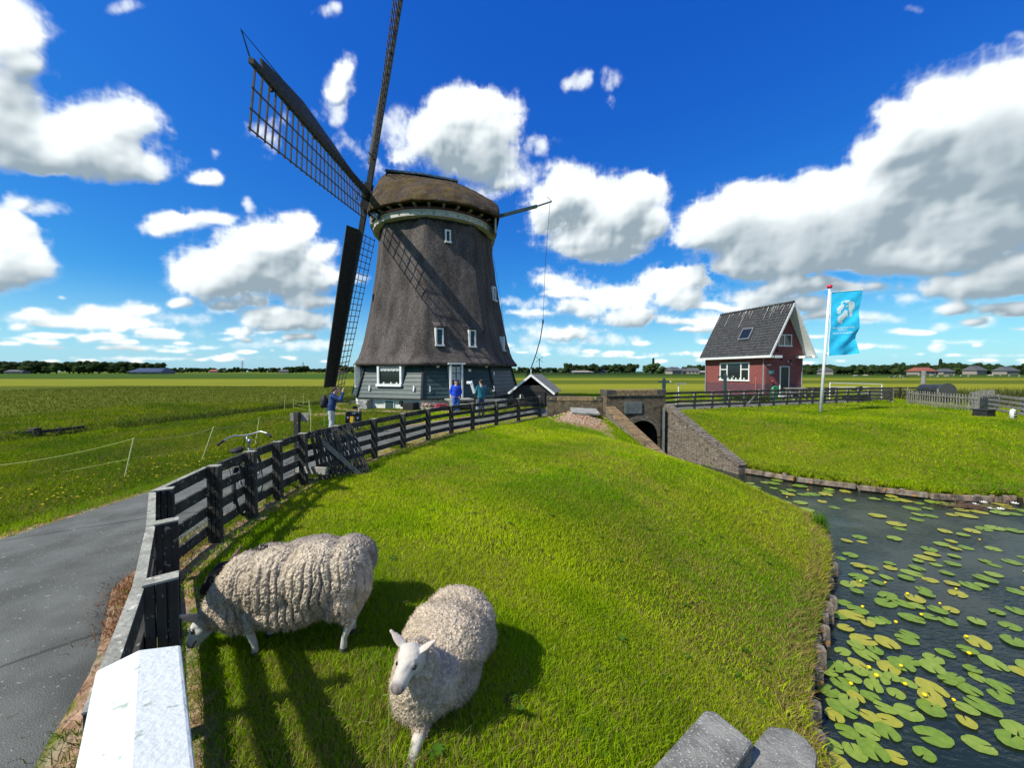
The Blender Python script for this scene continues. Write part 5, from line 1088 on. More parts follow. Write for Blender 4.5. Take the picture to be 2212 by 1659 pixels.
# ------------------------------------------------------------------ post and rail fences
wood_m = mat('weathered_fence_wood', (.018, .018, .016), (.062, .060, .053), 5, .95, .8, 34, stretch=(1, 1, .35), c3=(.26, .26, .22), s3=.62, sc3=22, lo=.3, hi=.75, bdist=.01)
cap_m = mat('lichen_topped_wood', (.20, .20, .165), (.33, .33, .27), 8, .95, .8, 30, c3=(.50, .50, .42), s3=.60, sc3=24)
lt_wood = mat('pale_grey_wood', (.17, .165, .145), (.28, .27, .23), 6, .95, .7, 34, stretch=(1, 1, .3), c3=(.09, .085, .07), s3=.6, sc3=14)
def tangent(P, i):
    a = Vector(P[max(i-1, 0)]); b = Vector(P[min(i+1, len(P)-1)]); return (b-a).normalized()
def rail_fence(name, label, P, top, rails, post_w, side, pm, rm, first_post=0, group=None, skip=(), grooves=True, rail_h=.125, capm=None, last_post=True):
    r = thing(name, label, 'fence', (P[0][0], P[0][1], 0), 0, group); P3 = [Vector((x, y, hz(x, y))) for x, y in P]
    tops = []
    for i, p in enumerate(P3):
        t = tangent(P, i); n = Vector((-t.y, t.x, 0))*side; z1 = top(p.x, p.y); tops.append(z1)
        if i < first_post or i in skip: continue
        a = math.atan2(t.y, t.x); mb = MB(); k = 3 if grooves else 1; w = post_w/k
        for j in range(k):
            o = n.xy*((j-(k-1)/2)*w); mb.box((p.x+o.x, p.y+o.y, (p.z-.35+z1)/2), (post_w*.62, w-(.007 if k > 1 else 0), z1-p.z+.35), rz=a)
        o_ = mb.build('post', pm, r, world=True, bevel=.005)
        if capm: mb = MB(); mb.box((p.x, p.y, z1+.006), (post_w*.64, post_w*1.0, .012), rz=a); mb.build('post_top', capm, o_, world=False).location = Vector((-r.location.x, -r.location.y, 0))
    for i in range(len(P3)-1):
        t = Vector((P3[i+1].x-P3[i].x, P3[i+1].y-P3[i].y, 0)).normalized(); n = Vector((-t.y, t.x, 0))*side*(post_w/2+.018)
        for k in range(rails):
            q0 = tops[i]-.07-k*.245-random.uniform(0, .012); q1 = tops[i+1]-.07-k*.245-random.uniform(0, .012)
            a = Vector((P3[i].x, P3[i].y, q0))+n; b = Vector((P3[i+1].x, P3[i+1].y, q1))+n
            mb = MB(); mb.bar(a, b, .036 if k else .05, rail_h, up=(0, 0, 1)); ob = mb.build('rail', rm, r, world=True, bevel=.004)
            if capm and k == 0 and i < 4: mb = MB(); u = Vector((0, 0, rail_h/2+.004)); mb.bar(a+u, b+u, .052, .008); mb.build('rail_top', capm, ob).location = Vector((-r.location.x, -r.location.y, 0))
    return r
ft = lambda x, y: 1.0+.14*math.exp(-((x*x+y*y)/9.))
rail_fence('rail_fence', 'dark weathered four-rail fence curving between the sheep meadow and the asphalt road', FENCE, ft, 4, .145, 1, wood_m, wood_m, 1, capm=cap_m)
RF_ = [(8.35, 21.1)]+[tuple(at(u, v, Y).xy) for u, v, Y in [(1462, 850, 21.8), (1501, 849, 22.2), (1539, 849, 22.7), (1576, 848, 23.2), (1609, 848, 23.6), (1641, 847, 24.1), (1672, 847, 24.5), (1700.5, 846, 25), (1729, 845, 25.4), (1756, 844, 25.8), (1782, 843, 26.2), (1807, 841, 26.6), (1831.6, 840, 27), (1855, 839, 27.3), (1878, 838, 27.7)]]
rf2 = rail_fence('rail_fence', 'pale grey rail fence running along the road in front of the brick house', RF_, lambda x, y: 1.06, 4, .13, -1, lt_wood, wood_m, 1, grooves=False)
b1, b2 = RF_[5], RF_[6]
mb = MB(); mb.bar((b1[0]+.1, b1[1]-.10, .12), (b2[0]-.12, b2[1]-.10, 1.0), .05, .11); mb.build('brace', lt_wood, rf2, world=True)
rail_fence('rail_fence', 'pale grey rail fence with wide corner post ending at the pale path', [RF_[-1], tuple(at(1926.6, 840, 27.4).xy)], lambda x, y: 1.06, 4, .2, -1, lt_wood, wood_m, 1, grooves=False, rail_h=.17)
rail_fence('rail_fence', 'low rail fence behind the white metal gate', [tuple(at(u, 840, 31).xy) for u in (1742, 1775, 1808)], lambda x, y: .95, 3, .12, -1, wood_m, wood_m, 0, grooves=False)
rail_fence('rail_fence', 'low rail fence between the white gate and the black tank', [tuple(at(u, 840, 31).xy) for u in (1905, 1945, 1985)], lambda x, y: .95, 3, .12, -1, wood_m, wood_m, 0, grooves=False)
rail_fence('rail_fence', 'pale grey rail fence running out of the photo at the far right', [tuple(at(2100, 870, 23.5).xy), tuple(at(2155, 870, 21.0).xy), tuple(at(2210, 870, 19.0).xy), tuple(at(2270, 870, 17.3).xy), (23.5, 15.2)], lambda x, y: hz(x, y)+.92, 4, .13, -1, lt_wood, lt_wood, 0, grooves=False)
rail_fence('rail_fence', 'low dark field fence at the left edge beyond the ditch', [tuple(at(-60, 950, 14.3).xy), tuple(at(16, 950, 14.6).xy), tuple(at(77, 950, 15.0).xy), tuple(at(128, 950, 15.6).xy), tuple(at(178, 950, 16.4).xy)], lambda x, y: -.10, 2, .16, -1, wood_m, wood_m, 0, grooves=False, skip=(4,))
mb = MB(); q = at(76, 962, 15.0); mb.box((q.x, q.y, -.40), (.30, .26, .78)); o = mb.build('gate_post', wood_m, bevel=.03); tag(o, 'thick squat wooden post standing in the left field fence', 'post')
# picket fence at the right
pk = thing('picket_fence', 'grey picket fence of thin pointed slats around the black tank', 'fence', (*at(1958, 876, 26.5).xy, 0))
A, B = Vector((*at(1958, 876, 26.5).xy, 0)), Vector((*at(2112, 892, 20.6).xy, 0)); n = 27
mb = MB()
for z_ in (.22, .72): mb.bar(A+Vector((0, 0, z_)), B+Vector((0, 0, z_)), .03, .07); mb.build('rail', lt_wood, pk, world=True); mb = MB()
for i in range(n+1):
    p = A.lerp(B, i/n); g = hz(p.x, p.y); tall = i in (0, 13, 26); h = (1.12 if tall else .92)+random.uniform(-.03, .03); w = .10 if tall else .055
    mb = MB(); d = (B-A).normalized(); mb.bar(p+Vector((0, -.03, g-.05)), p+Vector((random.uniform(-.02, .02), -.03, h)), w, .03, up=Vector((d.y, -d.x, 0))); mb.build('picket', lt_wood, pk, world=True)
pk2 = thing('picket_fence', 'second picket fence turning back behind the first towards the weeds', 'fence', (B.x, B.y, 0)); B2 = Vector((*at(2146, 885, 22.5).xy, 0)); A2 = Vector((*at(2108, 868, 24.5).xy, 0))
for i in range(10):
    p = B.lerp(B2, i/9); mb = MB(); mb.bar(p+Vector((0, 0, 0)), p+Vector((0, 0, 1.15+random.uniform(-.05, .05))), .05, .03, up=(0, 1, 0)); mb.build('picket', lt_wood, pk2, world=True)
for z_ in (.25, .85): mb = MB(); mb.bar(B+Vector((0, .03, z_)), B2+Vector((0, .03, z_)), .03, .06); mb.build('rail', lt_wood, pk2, world=True)
# dark trough below
q = on(2125, 898, .05); mb = MB(); mb.box((q.x, q.y, .15), (.70, .5, .36), rz=.3); mb.box((q.x, q.y, .34), (.76, .56, .05), rz=.3); o = mb.build('dark_trough', black_m, bevel=.02); tag(o, 'dark low trough standing at the end of the picket fence', 'trough')

# picket gate leaning on the meadow fence
gt = thing('picket_gate', 'loose dark picket gate leaning crooked against the meadow fence', 'gate', (-3.8, 7.7, 0))
TL, TR, BL, BR = Vector((-3.93, 7.50, .95)), Vector((-3.72, 8.80, .97)), Vector((-3.80, 7.62, -.05)), Vector((-3.02, 8.20, -.12))
n = 13
for i in range(n):
    q = i/(n-1); t = TL.lerp(TR, q); b = BL.lerp(BR, q); t = t+Vector((0, 0, .05*math.sin(i*2.3))); mb = MB(); mb.bar(b, t, .058, .022, up=Vector((1, -.8, .3))); mb.build('picket', wood_m, gt, world=True, bevel=.003)
for f_ in (.22, .74):
    mb = MB(); o = Vector((-.03, .02, 0)); mb.bar(BL.lerp(TL, f_)+o, BR.lerp(TR, f_)+o, .03, .08); mb.build('gate_rail', wood_m, gt, world=True)
mb = MB(); mb.bar(BL+Vector((-.1, .1, .9)), BR+Vector((-.15, -.05, .05)), .03, .09); mb.build('diagonal_board', lt_wood, gt, world=True)
# sign seen from behind
G = on(644, 1036, .0); sg = thing('back_sign', 'wooden sign seen from behind on a tall post by the leaning gate', 'sign', (G.x, G.y, 0))
zt = at(643, 893, G.y).z; mb = MB(); mb.box((G.x, G.y, zt/2-.1), (.10, .09, zt+.25)); mb.build('post', wood_m, sg, world=True, bevel=.006)
mb = MB(); mb.box((G.x+.02, G.y+.065, zt-.085), (.40, .03, .165), rz=R(-4)); mb.build('board', lt_wood, sg, world=True, bevel=.006)
a, b = at(640, 1014, G.y-.12), at(706, 1018, 6.75); mb = MB(); mb.bar(a, b, .06, .14); o = mb.build('timber_beam', lt_wood, bevel=.02); tag(o, 'short thick pale beam with rounded end sticking out beside the leaning gate', 'beam')
a, b = on(638, 1035, -.02), on(735, 1045, -.05); mb = MB(); mb.bar(a, b, .05, .10); o = mb.build('ground_board', lt_wood); tag(o, 'grey board lying in the grass below the leaning gate', 'board')
# electric fence stakes
stake_m = mat('pale_yellow_plastic', (.50, .52, .22), rough=.5); gstake = mat('green_plastic', (.08, .35, .14), rough=.5); cord_m = mat('pale_cord', (.28, .34, .10))
SK = [(266, 1035, 288.6, 948), (431, 999, 461, 924), (550, 963, 560, 903), (671, 938, 672, 887), (614, 886, 616, 855), (634, 882, 633.5, 862), (655, 872, 656, 851), (668, 905, 667.5, 866), (701, 925, 701, 880)]
SL_ = ['leaning pale stake nearest the camera on the left verge', 'leaning pale stake second from the left on the verge', 'pale stake just left of the back-turned sign, behind the handlebars', 'upright stake just right of the back-turned sign board', 'far stake at the left end of the small net fence', 'thin far stake second in the small net fence', 'farthest stake of the net fence beyond the photographer', 'stake left of the photographer at his waist height', 'green stake beside the photographer']
tops = []
for (u0, v0, u1, v1), lb in zip(SK, SL_):
    b = on(u0, v0, -.06); t = at(u1, v1, b.y); tops.append(t); mb = MB(); mb.tube([b-Vector((0, 0, .1)), t], .014, 6); mb.sphere(t, .02, 6, 4); o = mb.build('fence_stake', gstake if u0 == 701 else stake_m)
    tag(o, lb, 'stake', 'stakes of the electric fence')
mb = MB(); base0 = at(-60, 1010, 9.3)
seq = [base0, tops[0], tops[1], tops[2], tops[3]]
for a, b in zip(seq, seq[1:]): mb.tube(sagline(a, b, .10, 12), .006, 4); mb.tube(sagline(a-Vector((0, 0, .4)), b-Vector((0, 0, .4)), .06, 12), .004, 4)
for a, b in ((4, 5), (5, 7), (4, 6), (7, 3), (3, 8)):
    for dz in (.05, .25, .45): mb.tube(sagline(tops[a]-Vector((0, 0, dz)), tops[b]-Vector((0, 0, dz)), .05, 8), .005, 4)
o = mb.build('electric_twine', cord_m); tag(o, 'thin yellow-green cords strung between the stakes left of the road', 'cord')

# ------------------------------------------------------------------ bridge railing by the camera
ws = mat('scuffed_white_paint', (.60, .63, .61), (.55, .59, .565), 6, .55, .25, 60, c3=(.30, .35, .29), s3=.625, sc3=24, spec=.3)
br = thing('bridge_railing', 'broad white painted railing with a ridged top close to the camera', 'railing', (-1.1, 1.2, 0))
def bp(u, v, z): return on(u, v, z)
zr_ = CZ-.84
Lf, Rg_, Rt = bp(207, 1449, zr_-.035), bp(301, 1403, zr_), bp(391, 1392, zr_-.012)
d = Vector((.935, -1, .085)).normalized()*1.9
e = Vector((0, 0, -.16)); vs = [Lf, Rg_, Rt, Rt+e, Lf+e]; vs = vs+[p+d for p in vs]
mb = MB(); mb.add(vs, [(0, 1, 2, 3, 4), (5, 9, 8, 7, 6)]+[(i, (i+1) % 5, 5+(i+1) % 5, 5+i) for i in range(5)]); mb.build('top_beam', ws, br, world=True, bevel=.008)
c = (Lf+Rt)/2
for s in (.12, 1.5): q = c+d.normalized()*s; mb = MB(); mb.box((q.x, q.y, (q.z-.2)/2), (.12, .12, q.z-.3), rz=R(-47)); mb.build('post', ws, br, world=True)
for zz_ in (.85, .5): mb = MB(); a = c.copy(); a.z = zz_; b = c+d; b.z = zz_; mb.bar(a, b, .05, .10); mb.build('lower_rail', ws, br, world=True)
# concrete abutment slabs, lower right
for nm, lab, poly, z1 in (('concrete_block', 'left of the two worn concrete blocks at the bottom edge', [(1370, 1700), (1522, 1533), (1546, 1536), (1628, 1603), (1560, 1700)], -.50), ('concrete_block', 'right of the two worn concrete blocks, with its broken corner over the water', [(1570, 1700), (1632, 1600), (1660, 1568), (1705, 1572), (1742, 1594), (1766, 1628), (1756, 1700)], -.64)):
    P = [on(u, v, z1) for u, v in poly]; cx_ = sum(p.x for p in P)/len(P); cy_ = sum(p.y for p in P)/len(P)
    mb = MB(); mb.prism([(p.x, p.y) for p in P], z1-.9, z1); o = mb.build(nm, mat('pitted_concrete', (.11, .11, .10), (.23, .23, .205), 7, .95, 1, 45, c3=(.40, .40, .37), s3=.60, sc3=75, bdist=.015), bevel=.02); tag(o, lab, 'concrete block')

# ------------------------------------------------------------------ flagpole and flag
FB = on(1772, 891, 0.0); FT = at(1792, 622, FB.y+.1)
fp = thing('flagpole', 'white flagpole with red ball top standing on the far lawn', 'flagpole', FB)
mb = MB(); mb.tube([FB-Vector((0, 0, .2)), FT], [.085, .045], 16); mb.build('pole', white_m, fp, world=True, smooth=True)
mb = MB(); mb.sphere(FT+Vector((0, 0, .08)), (.13, .13, .11), 14, 10); mb.build('ball', mat('red_ball', (.55, .03, .07), rough=.3), fp, world=True, smooth=True)
fd = (FT-FB).normalized()
c0, c1, c2, c3_ = at(1796.5, 631, FB.y), at(1863, 626, FB.y-.2), at(1851, 764, FB.y+.0), at(1790.5, 769, FB.y)
fa = at(1793, 632, FB.y+.05); mb = MB(); mb.bar(fa, c1+Vector((.03, 0, .02)), .04, .05); 
for v_ in (698, 741): a = FB.lerp(FT, (891-v_)/269); mb.bar(a, a+Vector((.16, 0, .03)), .02, .02)
mb.tube([FB.lerp(FT, .44), FB.lerp(FT, .44)+Vector((.22, 0, .28))], .02, 6); mb.build('flag_arm', white_m, fp, world=True)
flag = thing('flag', 'bright blue banner flag with white lion emblem and lettering', 'flag', c0)
def flagp(s, t):
    p = c0.lerp(c1, s).lerp(c3_.lerp(c2, s), t)
    edge = -.05*math.sin(math.pi*t)*s                       # free side draws in
    w = (.010+.050*t*s)*(math.sin(9*t+5*s+3.5*s*t)+.6*math.sin(17*t-6*s+1)+.35*math.sin(31*t+11*s))
    return p+Vector((edge+.02*s*math.sin(14*t), w*1.3, .02*s*math.sin(7*s)*t))
nu_, nv_ = 44, 96
mb = MB(); mb.add([flagp(i/nu_, j/nv_) for j in range(nv_+1) for i in range(nu_+1)], [(j*(nu_+1)+i, j*(nu_+1)+i+1, (j+1)*(nu_+1)+i+1, (j+1)*(nu_+1)+i) for j in range(nv_) for i in range(nu_)])
blue = mat('bright_blue_cloth', (.045, .64, .95), (.03, .57, .92), 5, .7, trans=.25); cl = mb.build('cloth', blue, flag, world=True, smooth=True)
wcl = mat('white_print', (.75, .88, .86), rough=.7, trans=.2)
def print_poly(mb, pts, name=None):
    """a patch of white print following the cloth, both faces"""
    bm = bmesh.new(); vs = [bm.verts.new((x, y, 0)) for x, y in pts]; f = bm.faces.new(vs); bmesh.ops.triangulate(bm, faces=[f]); 
    bmesh.ops.subdivide_edges(bm, edges=bm.edges[:], cuts=2, use_grid_fill=True); bm.verts.ensure_lookup_table(); bm.verts.index_update()
    V0 = [(v.co.x, v.co.y) for v in bm.verts]; F0 = [tuple(v.index for v in f.verts) for f in bm.faces]; bm.free()
    for off in (-.006, .006): mb.add([flagp(x, y)+Vector((0, off, 0)) for x, y in V0], F0)
def fz(x, y): return ((x-395+(y-240)*.03)/535, (y-235)/1170)     # from the banner as printed to cloth coordinates
lion = [[(480,555),(560,480),(610,470),(628,500),(600,560),(575,575),(560,640),(520,645),(495,630),(530,625),(545,595),(540,580),(500,580)],
 [(560,470),(575,425),(640,405),(705,400),(720,425),(690,455),(650,450),(630,430),(600,432),(578,470)],
 [(705,440),(780,435),(810,470),(825,560),(800,590),(805,640),(790,690),(750,715),(745,680),(775,630),(780,590),(760,520),(740,490),(700,470)],
 [(655,510),(690,490),(700,505),(680,530),(650,535)],
 [(650,560),(665,590),(700,590),(695,640),(680,675),(720,685),(715,705),(670,705),(640,735),(610,775),(612,820),(595,830),(570,810),(530,805),(508,750),(515,700),(560,670),(610,635),(630,600)]]
mb = MB()
for pl_ in lion: print_poly(mb, [fz(x, y) for x, y in pl_])
mb.build('lion_emblem', wcl, cl, world=False).location = Vector((-c0.x, -c0.y, -c0.z))
def flag_text(txt, cx, y, h):
    cu = bpy.data.curves.new('t', 'FONT'); cu.body = txt; cu.align_x = 'CENTER'; cu.size = 1; cu.resolution_u = 2; cu.offset = .012
    o = bpy.data.objects.new('t', cu); COL.objects.link(o); dg = bpy.context.evaluated_depsgraph_get(); dg.update(); me = bpy.data.meshes.new_from_object(o.evaluated_get(dg))
    w = max(v.co.x for v in me.vertices)-min(v.co.x for v in me.vertices); V0 = [(cx+v.co.x*h*1.02, y-v.co.y*h) for v in me.vertices]; F0 = [tuple(p.vertices) for p in me.polygons]
    bpy.data.objects.remove(o); return V0, F0, w*h*1.02
mb = MB()
for txt, y, hh in (('Hoogheemraadschap', 912, 46), ('Hollands', 955, 46), ('Noorderkwartier', 1012, 52)):
    V0, F0, w = flag_text(txt, 620, y, hh); k = min(1, 430/w)
    for off in (-.006,): mb.add([flagp(*fz(620+(a-620)*k, b))+Vector((0, off, 0)) for a, b in V0], F0)
mb.build('banner_lettering', wcl, cl).location = Vector((-c0.x, -c0.y, -c0.z))
mb = MB(); mb.tube([flagp(0, t/20)+Vector((-.015, 0, 0)) for t in range(21)], .018, 6); mb.tube([flagp(t/8, 0) for t in range(9)], .022, 6); mb.build('white_hem', white_m, cl).location = Vector((-c0.x, -c0.y, -c0.z))

# ------------------------------------------------------------------ black tank, tall post, bollard, gate, posts by the house
tk = thing('black_tank', 'black horizontal cylinder tank resting behind the picket fence', 'tank', (*at(2020, 860, 28.0).xy, 0))
a, b = at(1992, 842, 29.2), at(2046, 843.5, 27.0); mb = MB(); ax2 = (b-a)
mb.tube([a, a+ax2*.04, a+ax2*.9, b], [.36, .42, .46, .46], 24); mb.build('tank_body', mat('black_steel', (.018, .022, .022), (.035, .04, .04), 4, .5), tk, world=True, smooth=False)
mb = MB(); mb.tube([b-ax2*.03, b+ax2*.03], .50, 24); mb.build('rim', mat('dark_steel_rim', (.05, .055, .05), rough=.6), tk, world=True)
for q in (.2, .8): p = a+ax2*q; mb = MB(); mb.box((p.x, p.y, (p.z-.3)/2), (.5, .9, p.z-.3)); mb.build('cradle', black_m, tk, world=True)
q = at(1993, 850, 31); zt = at(1993, 801, 31).z; mb = MB(); mb.tube([(q.x, 31, -.2), (q.x+.03, 31, zt)], .15, 8); o = mb.build('tall_post', lt_wood); tag(o, 'tall weathered wooden post rising behind the black tank', 'post')
q = on(2187, 908, hz(*on(2187, 908, .1).xy)); bo = thing('bollard', 'short white bollard with black marks at the right edge', 'bollard', q)
mb = MB(); mb.lathe([(.001, 0), (.10, 0), (.10, .40), (.085, .47), (.04, .51), (.001, .52)], 14); mb.build('bollard_body', white_m, bo, smooth=True)
mb = MB(); [mb.box((0, -.098, z_), (.12, .02, h_)) for z_, h_ in ((.18, .06), (.30, .06), (.41, .03))]; mb.build('black_marks', black_m, bo)
wg = thing('field_gate', 'white tubular metal gate with two bars behind the road fence', 'gate', (*at(1792, 850, 29).xy, 0))
a, b = at(1793, 827, 29), at(1905, 830, 30); a2, b2 = at(1793, 836, 29), at(1905, 837.5, 30); mb = MB()
for p, q in ((a, b), (a2, b2), (a-Vector((0, 0, .75)), b-Vector((0, 0, .7)))): mb.tube([p, q], .03, 6)
for p in (a, b): mb.tube([Vector((p.x, p.y, -.1)), p], .035, 6)
mb.build('gate_bars', white_m, wg, world=True)
mb = MB(); q = at(1850, 843, 28.6)
for i in range(6): mb.tube([q+Vector((random.uniform(-.5, .5), random.uniform(-.2, .2), random.uniform(-.2, .3))) for _ in range(4)], .03, 6)
mb.box(q-Vector((0, 0, .5)), (1.6, .6, .10)); mb.tube([q+Vector((-.6, -.35, -.75)), q+Vector((-.6, .35, -.75))], .25, 12); mb.tube([q+Vector((.6, -.35, -.75)), q+Vector((.6, .35, -.75))], .25, 12)
o = mb.build('farm_cart', black_m); tag(o, 'small dark farm cart parked behind the fence at the white gate', 'cart')
def tpost(u, vt, vb, Y, wpx, label):
    b = at(u, vb, Y); t = at(u, vt, Y); r = thing('rope_post', label, 'post', (b.x, b.y, 0)); w = wpx/F*Y; zt = t.z-b.z*0
    mb = MB(); mb.box((b.x, b.y, (zt-.3)/2), (.16, .16, zt+.3)); mb.add([(b.x-.08, b.y-.08, zt), (b.x+.08, b.y-.08, zt), (b.x+.08, b.y+.08, zt), (b.x-.08, b.y+.08, zt), (b.x, b.y, zt+.10)], [(0, 1, 4), (1, 2, 4), (2, 3, 4), (3, 0, 4)]); mb.build('post', green_m, r, world=True)
    mb = MB(); mb.box((b.x, b.y-.03, zt-.16), (w, .09, .09)); mb.build('crossbar', green_m, r, world=True)
    mb = MB(); mb.box((b.x+w/2, b.y-.03, zt-.15), (.06, .10, .10)); mb.build('white_tip', white_m, r, world=True)
tpost(1433.7, 819, 872, 23.5, 26, 'dark green post with crossbar behind the culvert headwall')
tpost(1565.5, 809, 864, 26.5, 33, 'dark green post with crossbar in front of the house window')
q = at(1465.5, 848, 30); lp = thing('path_lamp', 'small white path lamp in the field left of the house', 'lamp', (q.x, q.y, 0)); mb = MB(); mb.tube([(q.x, q.y, -.1), (q.x, q.y, at(1465, 829, 30).z)], .04, 6); mb.build('post', white_m, lp, world=True); mb = MB(); mb.box((q.x+.2, q.y, at(1465, 829, 30).z), (.75, .2, .08)); mb.build('lamp_head', grey_m, lp, world=True)
pm = thing('green_pump', 'green cast pump shaped like a hooked pipe beside the house door', 'pump', (*at(1669, 850, 28.7).xy, .1))
q = pm.location; gp = mat('glossy_green', (.01, .16, .06), rough=.3, spec=.5); mb = MB(); mb.tube([(q.x-.05, q.y, 0), (q.x-.05, q.y, .75)]+[(q.x+.17-.22*math.cos(t), q.y, .75+.30*math.sin(t)) for t in (.5, 1.0, 1.57, 2.1, 2.6)], .10, 10); mb.build('pipe', gp, pm, world=True, smooth=True)
mb = MB(); mb.tube([(q.x+.30, q.y-.12, .9), (q.x+.30, q.y+.12, .9)], .12, 12); mb.box((q.x+.25, q.y, .45), (.14, .14, .9)); mb.build('wheel', gp, pm, world=True)
tb_ = thing('picnic_table', 'grey wooden table with benches right of the house door', 'table', (*at(1718, 850, 28.6).xy, 0)); q = tb_.location
mb = MB(); mb.box((q.x, q.y, .95), (1.3, .7, .07)); mb.build('table_top', lt_wood, tb_, world=True, bevel=.01)
for s in (-1, 1): mb = MB(); mb.box((q.x, q.y+s*.65, .62), (1.3, .25, .05)); mb.build('bench_seat', lt_wood, tb_, world=True)
for s in (-1, 1): mb = MB(); mb.bar((q.x+s*.5, q.y-.6, 0), (q.x+s*.5, q.y, .92), .06, .08); mb.bar((q.x+s*.5, q.y+.6, 0), (q.x+s*.5, q.y, .92), .06, .08); mb.build('leg', lt_wood, tb_, world=True)
gd = thing('garden_bed', 'low strip of green shrubs at the foot of the house wall', 'plant', (19.6, 30, 0), kind='stuff'); gd['kind'] = 'stuff'
bpy.data.objects.remove(gd)
x = rng.uniform(0, 1, 5000); a, b = at(1575, 860, 29.0), at(1650, 860, 28.2); X_ = a.x+(b.x-a.x)*x+rng.normal(0, .1, 5000); Y_ = a.y+(b.y-a.y)*x+rng.normal(0, .25, 5000)
g = blades('low_hedge', X_, Y_, rng.uniform(.15, .5, 5000), np.full(5000, .05), np.where(rng.random((5000, 1)) < .4, [.16, .22, .02], [.05, .10, .015])*rng.uniform(.6, 1.2, (5000, 1)), lean=.8); tag(g, 'low yellow-green hedge at the foot of the brick house', 'hedge')
# post stub and grey box behind the parapet
mb = MB(); q = at(1315, 868, 27.5); mb.sphere((at(1302, 870, 22).x, 22, .10), (.42, .3, .28), 12, 8); o = mb.build('grey_boulder', stone_m, smooth=True); o.location = (0, 2, 0); tag(o, 'rounded pale grey boulder behind the low brick wall', 'boulder')

# ------------------------------------------------------------------ info lectern, flower tubs
lect = thing('info_lectern', 'white angled information panel on a dark post between two standing men', 'sign', (at(1024, 840, 20.1).x, 20.1, 0))
mb = MB(); mb.box((at(1025, 850, 20.1).x, 20.25, .62), (.10, .10, 1.3)); mb.build('post', black_m, lect, world=True)
p0, p1, p2 = at(1008.5, 826, 20.0), at(1017, 827, 20.0), at(1025, 849, 20.1)
mb = MB(); M_ = None; mb.bar(p0, p1+Vector((.04, 0, 0)), .30, .13, up=(0, 0, 1)); mb.bar(p1+Vector((0, 0, .065)), p2, .298, .13, up=(1, 0, .35)); mb.build('panel', mat('glossy_white', (.85, .86, .86), rough=.3), lect, world=True, bevel=.01)
def petals(name, label, c, w, d, n, cols):
    r = thing(name, label, 'flowers', c, 0, 'flower tubs by the mill'); mb = MB(); mb.lathe([(.001, 0), (.20, 0), (.27, .16), (.25, .17), (.001, .14)], 16); o = mb.build('tub', mat('pale_tub', (.42, .38, .28)), r); o.scale = (w/.27, d/.27, 1)
    mb = MB(); ms = cols
    for i in range(n):
        p = Vector((random.gauss(0, w*.5), random.gauss(0, d*.45), random.uniform(.16, .40))); s = random.uniform(.022, .045); k = random.randrange(len(ms)); a = random.uniform(0, 6.28)
        mb.add([p+Vector((math.cos(a+j*1.2566)*s, math.sin(a+j*1.2566)*s*.6, .5*s*math.sin(a+j*2))) for j in range(5)], [(0, 1, 2, 3, 4)], k)
    mb.build('blossoms', ms, r)
pk_ = [mat('magenta_petal', (.62, .02, .30)), mat('red_petal', (.60, .02, .04)), mat('leaf_green', (.05, .11, .02))]; pp_ = [mat('pale_pink_petal', (.72, .38, .36)), mat('cream_petal', (.70, .60, .42)), pk_[2]]
petals('flower_tub', 'flower tub of bright magenta and red blossoms left of the mill steps', Vector((at(953, 888, 21.6).x, 21.6, 0)), .36, .25, 420, pk_)
petals('flower_tub', 'pale flower tub of pink and cream blossoms in front of the mill plinth', Vector((at(931, 888, 21.8).x, 21.8, 0)), .34, .22, 300, pp_)
petals('flower_tub', 'small tub of white and pink flowers beside the black cellar box', Vector((at(918, 888, 22.2).x, 22.0, 0)), .20, .18, 160, pp_)
# ------------------------------------------------------------------ sheep
def sheep_mats():
    f = bpy.data.materials.new('fleece'); f.use_nodes = True; N = f.node_tree.nodes; L = f.node_tree.links.new; p = N['Principled BSDF']; p.inputs['Roughness'].default_value = 1; p.inputs['Specular IOR Level'].default_value = .05
    a = N.new('ShaderNodeAttribute'); a.attribute_name = 'Col'; tc = N.new('ShaderNodeTexCoord'); n = N.new('ShaderNodeTexNoise'); n.inputs['Scale'].default_value = 38; n.inputs['Detail'].default_value = 8; L(tc.outputs['Object'], n.inputs[0])
    v = N.new('ShaderNodeTexVoronoi'); v.inputs['Scale'].default_value = 60; L(tc.outputs['Object'], v.inputs['Vector'])
    x = N.new('ShaderNodeMixRGB'); x.blend_type = 'MULTIPLY'; x.inputs[0].default_value = 1; r = N.new('ShaderNodeMapRange'); r.inputs[1].default_value = .3; r.inputs[2].default_value = .7; r.inputs[3].default_value = .72; r.inputs[4].default_value = 1.1; L(n.outputs['Fac'], r.inputs[0])
    L(a.outputs['Color'], x.inputs[1]); L(r.outputs[0], x.inputs[2]); L(x.outputs[0], p.inputs['Base Color'])
    s = N.new('ShaderNodeMath'); s.operation = 'ADD'; L(n.outputs['Fac'], s.inputs[0]); L(v.outputs['Distance'], s.inputs[1]); b = N.new('ShaderNodeBump'); b.inputs['Strength'].default_value = .8; b.inputs['Distance'].default_value = .012; L(s.outputs[0], b.inputs['Height']); L(b.outputs[0], p.inputs['Normal'])
    return f
fleece_m = sheep_mats(); skin_m = mat('short_face_hair', (1, 1, 1), rough=.8, attr='Col', bump=.3, scale=30, bscale=120, bdist=.003, spec=.2)
eye_m = mat('dark_eye', (.012, .008, .006), rough=.12, spec=.6); fuzz_m = mat('wool_fibres', (1, 1, 1), rough=1, attr='Col', trans=.3, spec=.05)
def frame(fwd, up):
    f = Vector(fwd).normalized(); s = f.cross(Vector(up)).normalized(); u = s.cross(f); return f, s, u
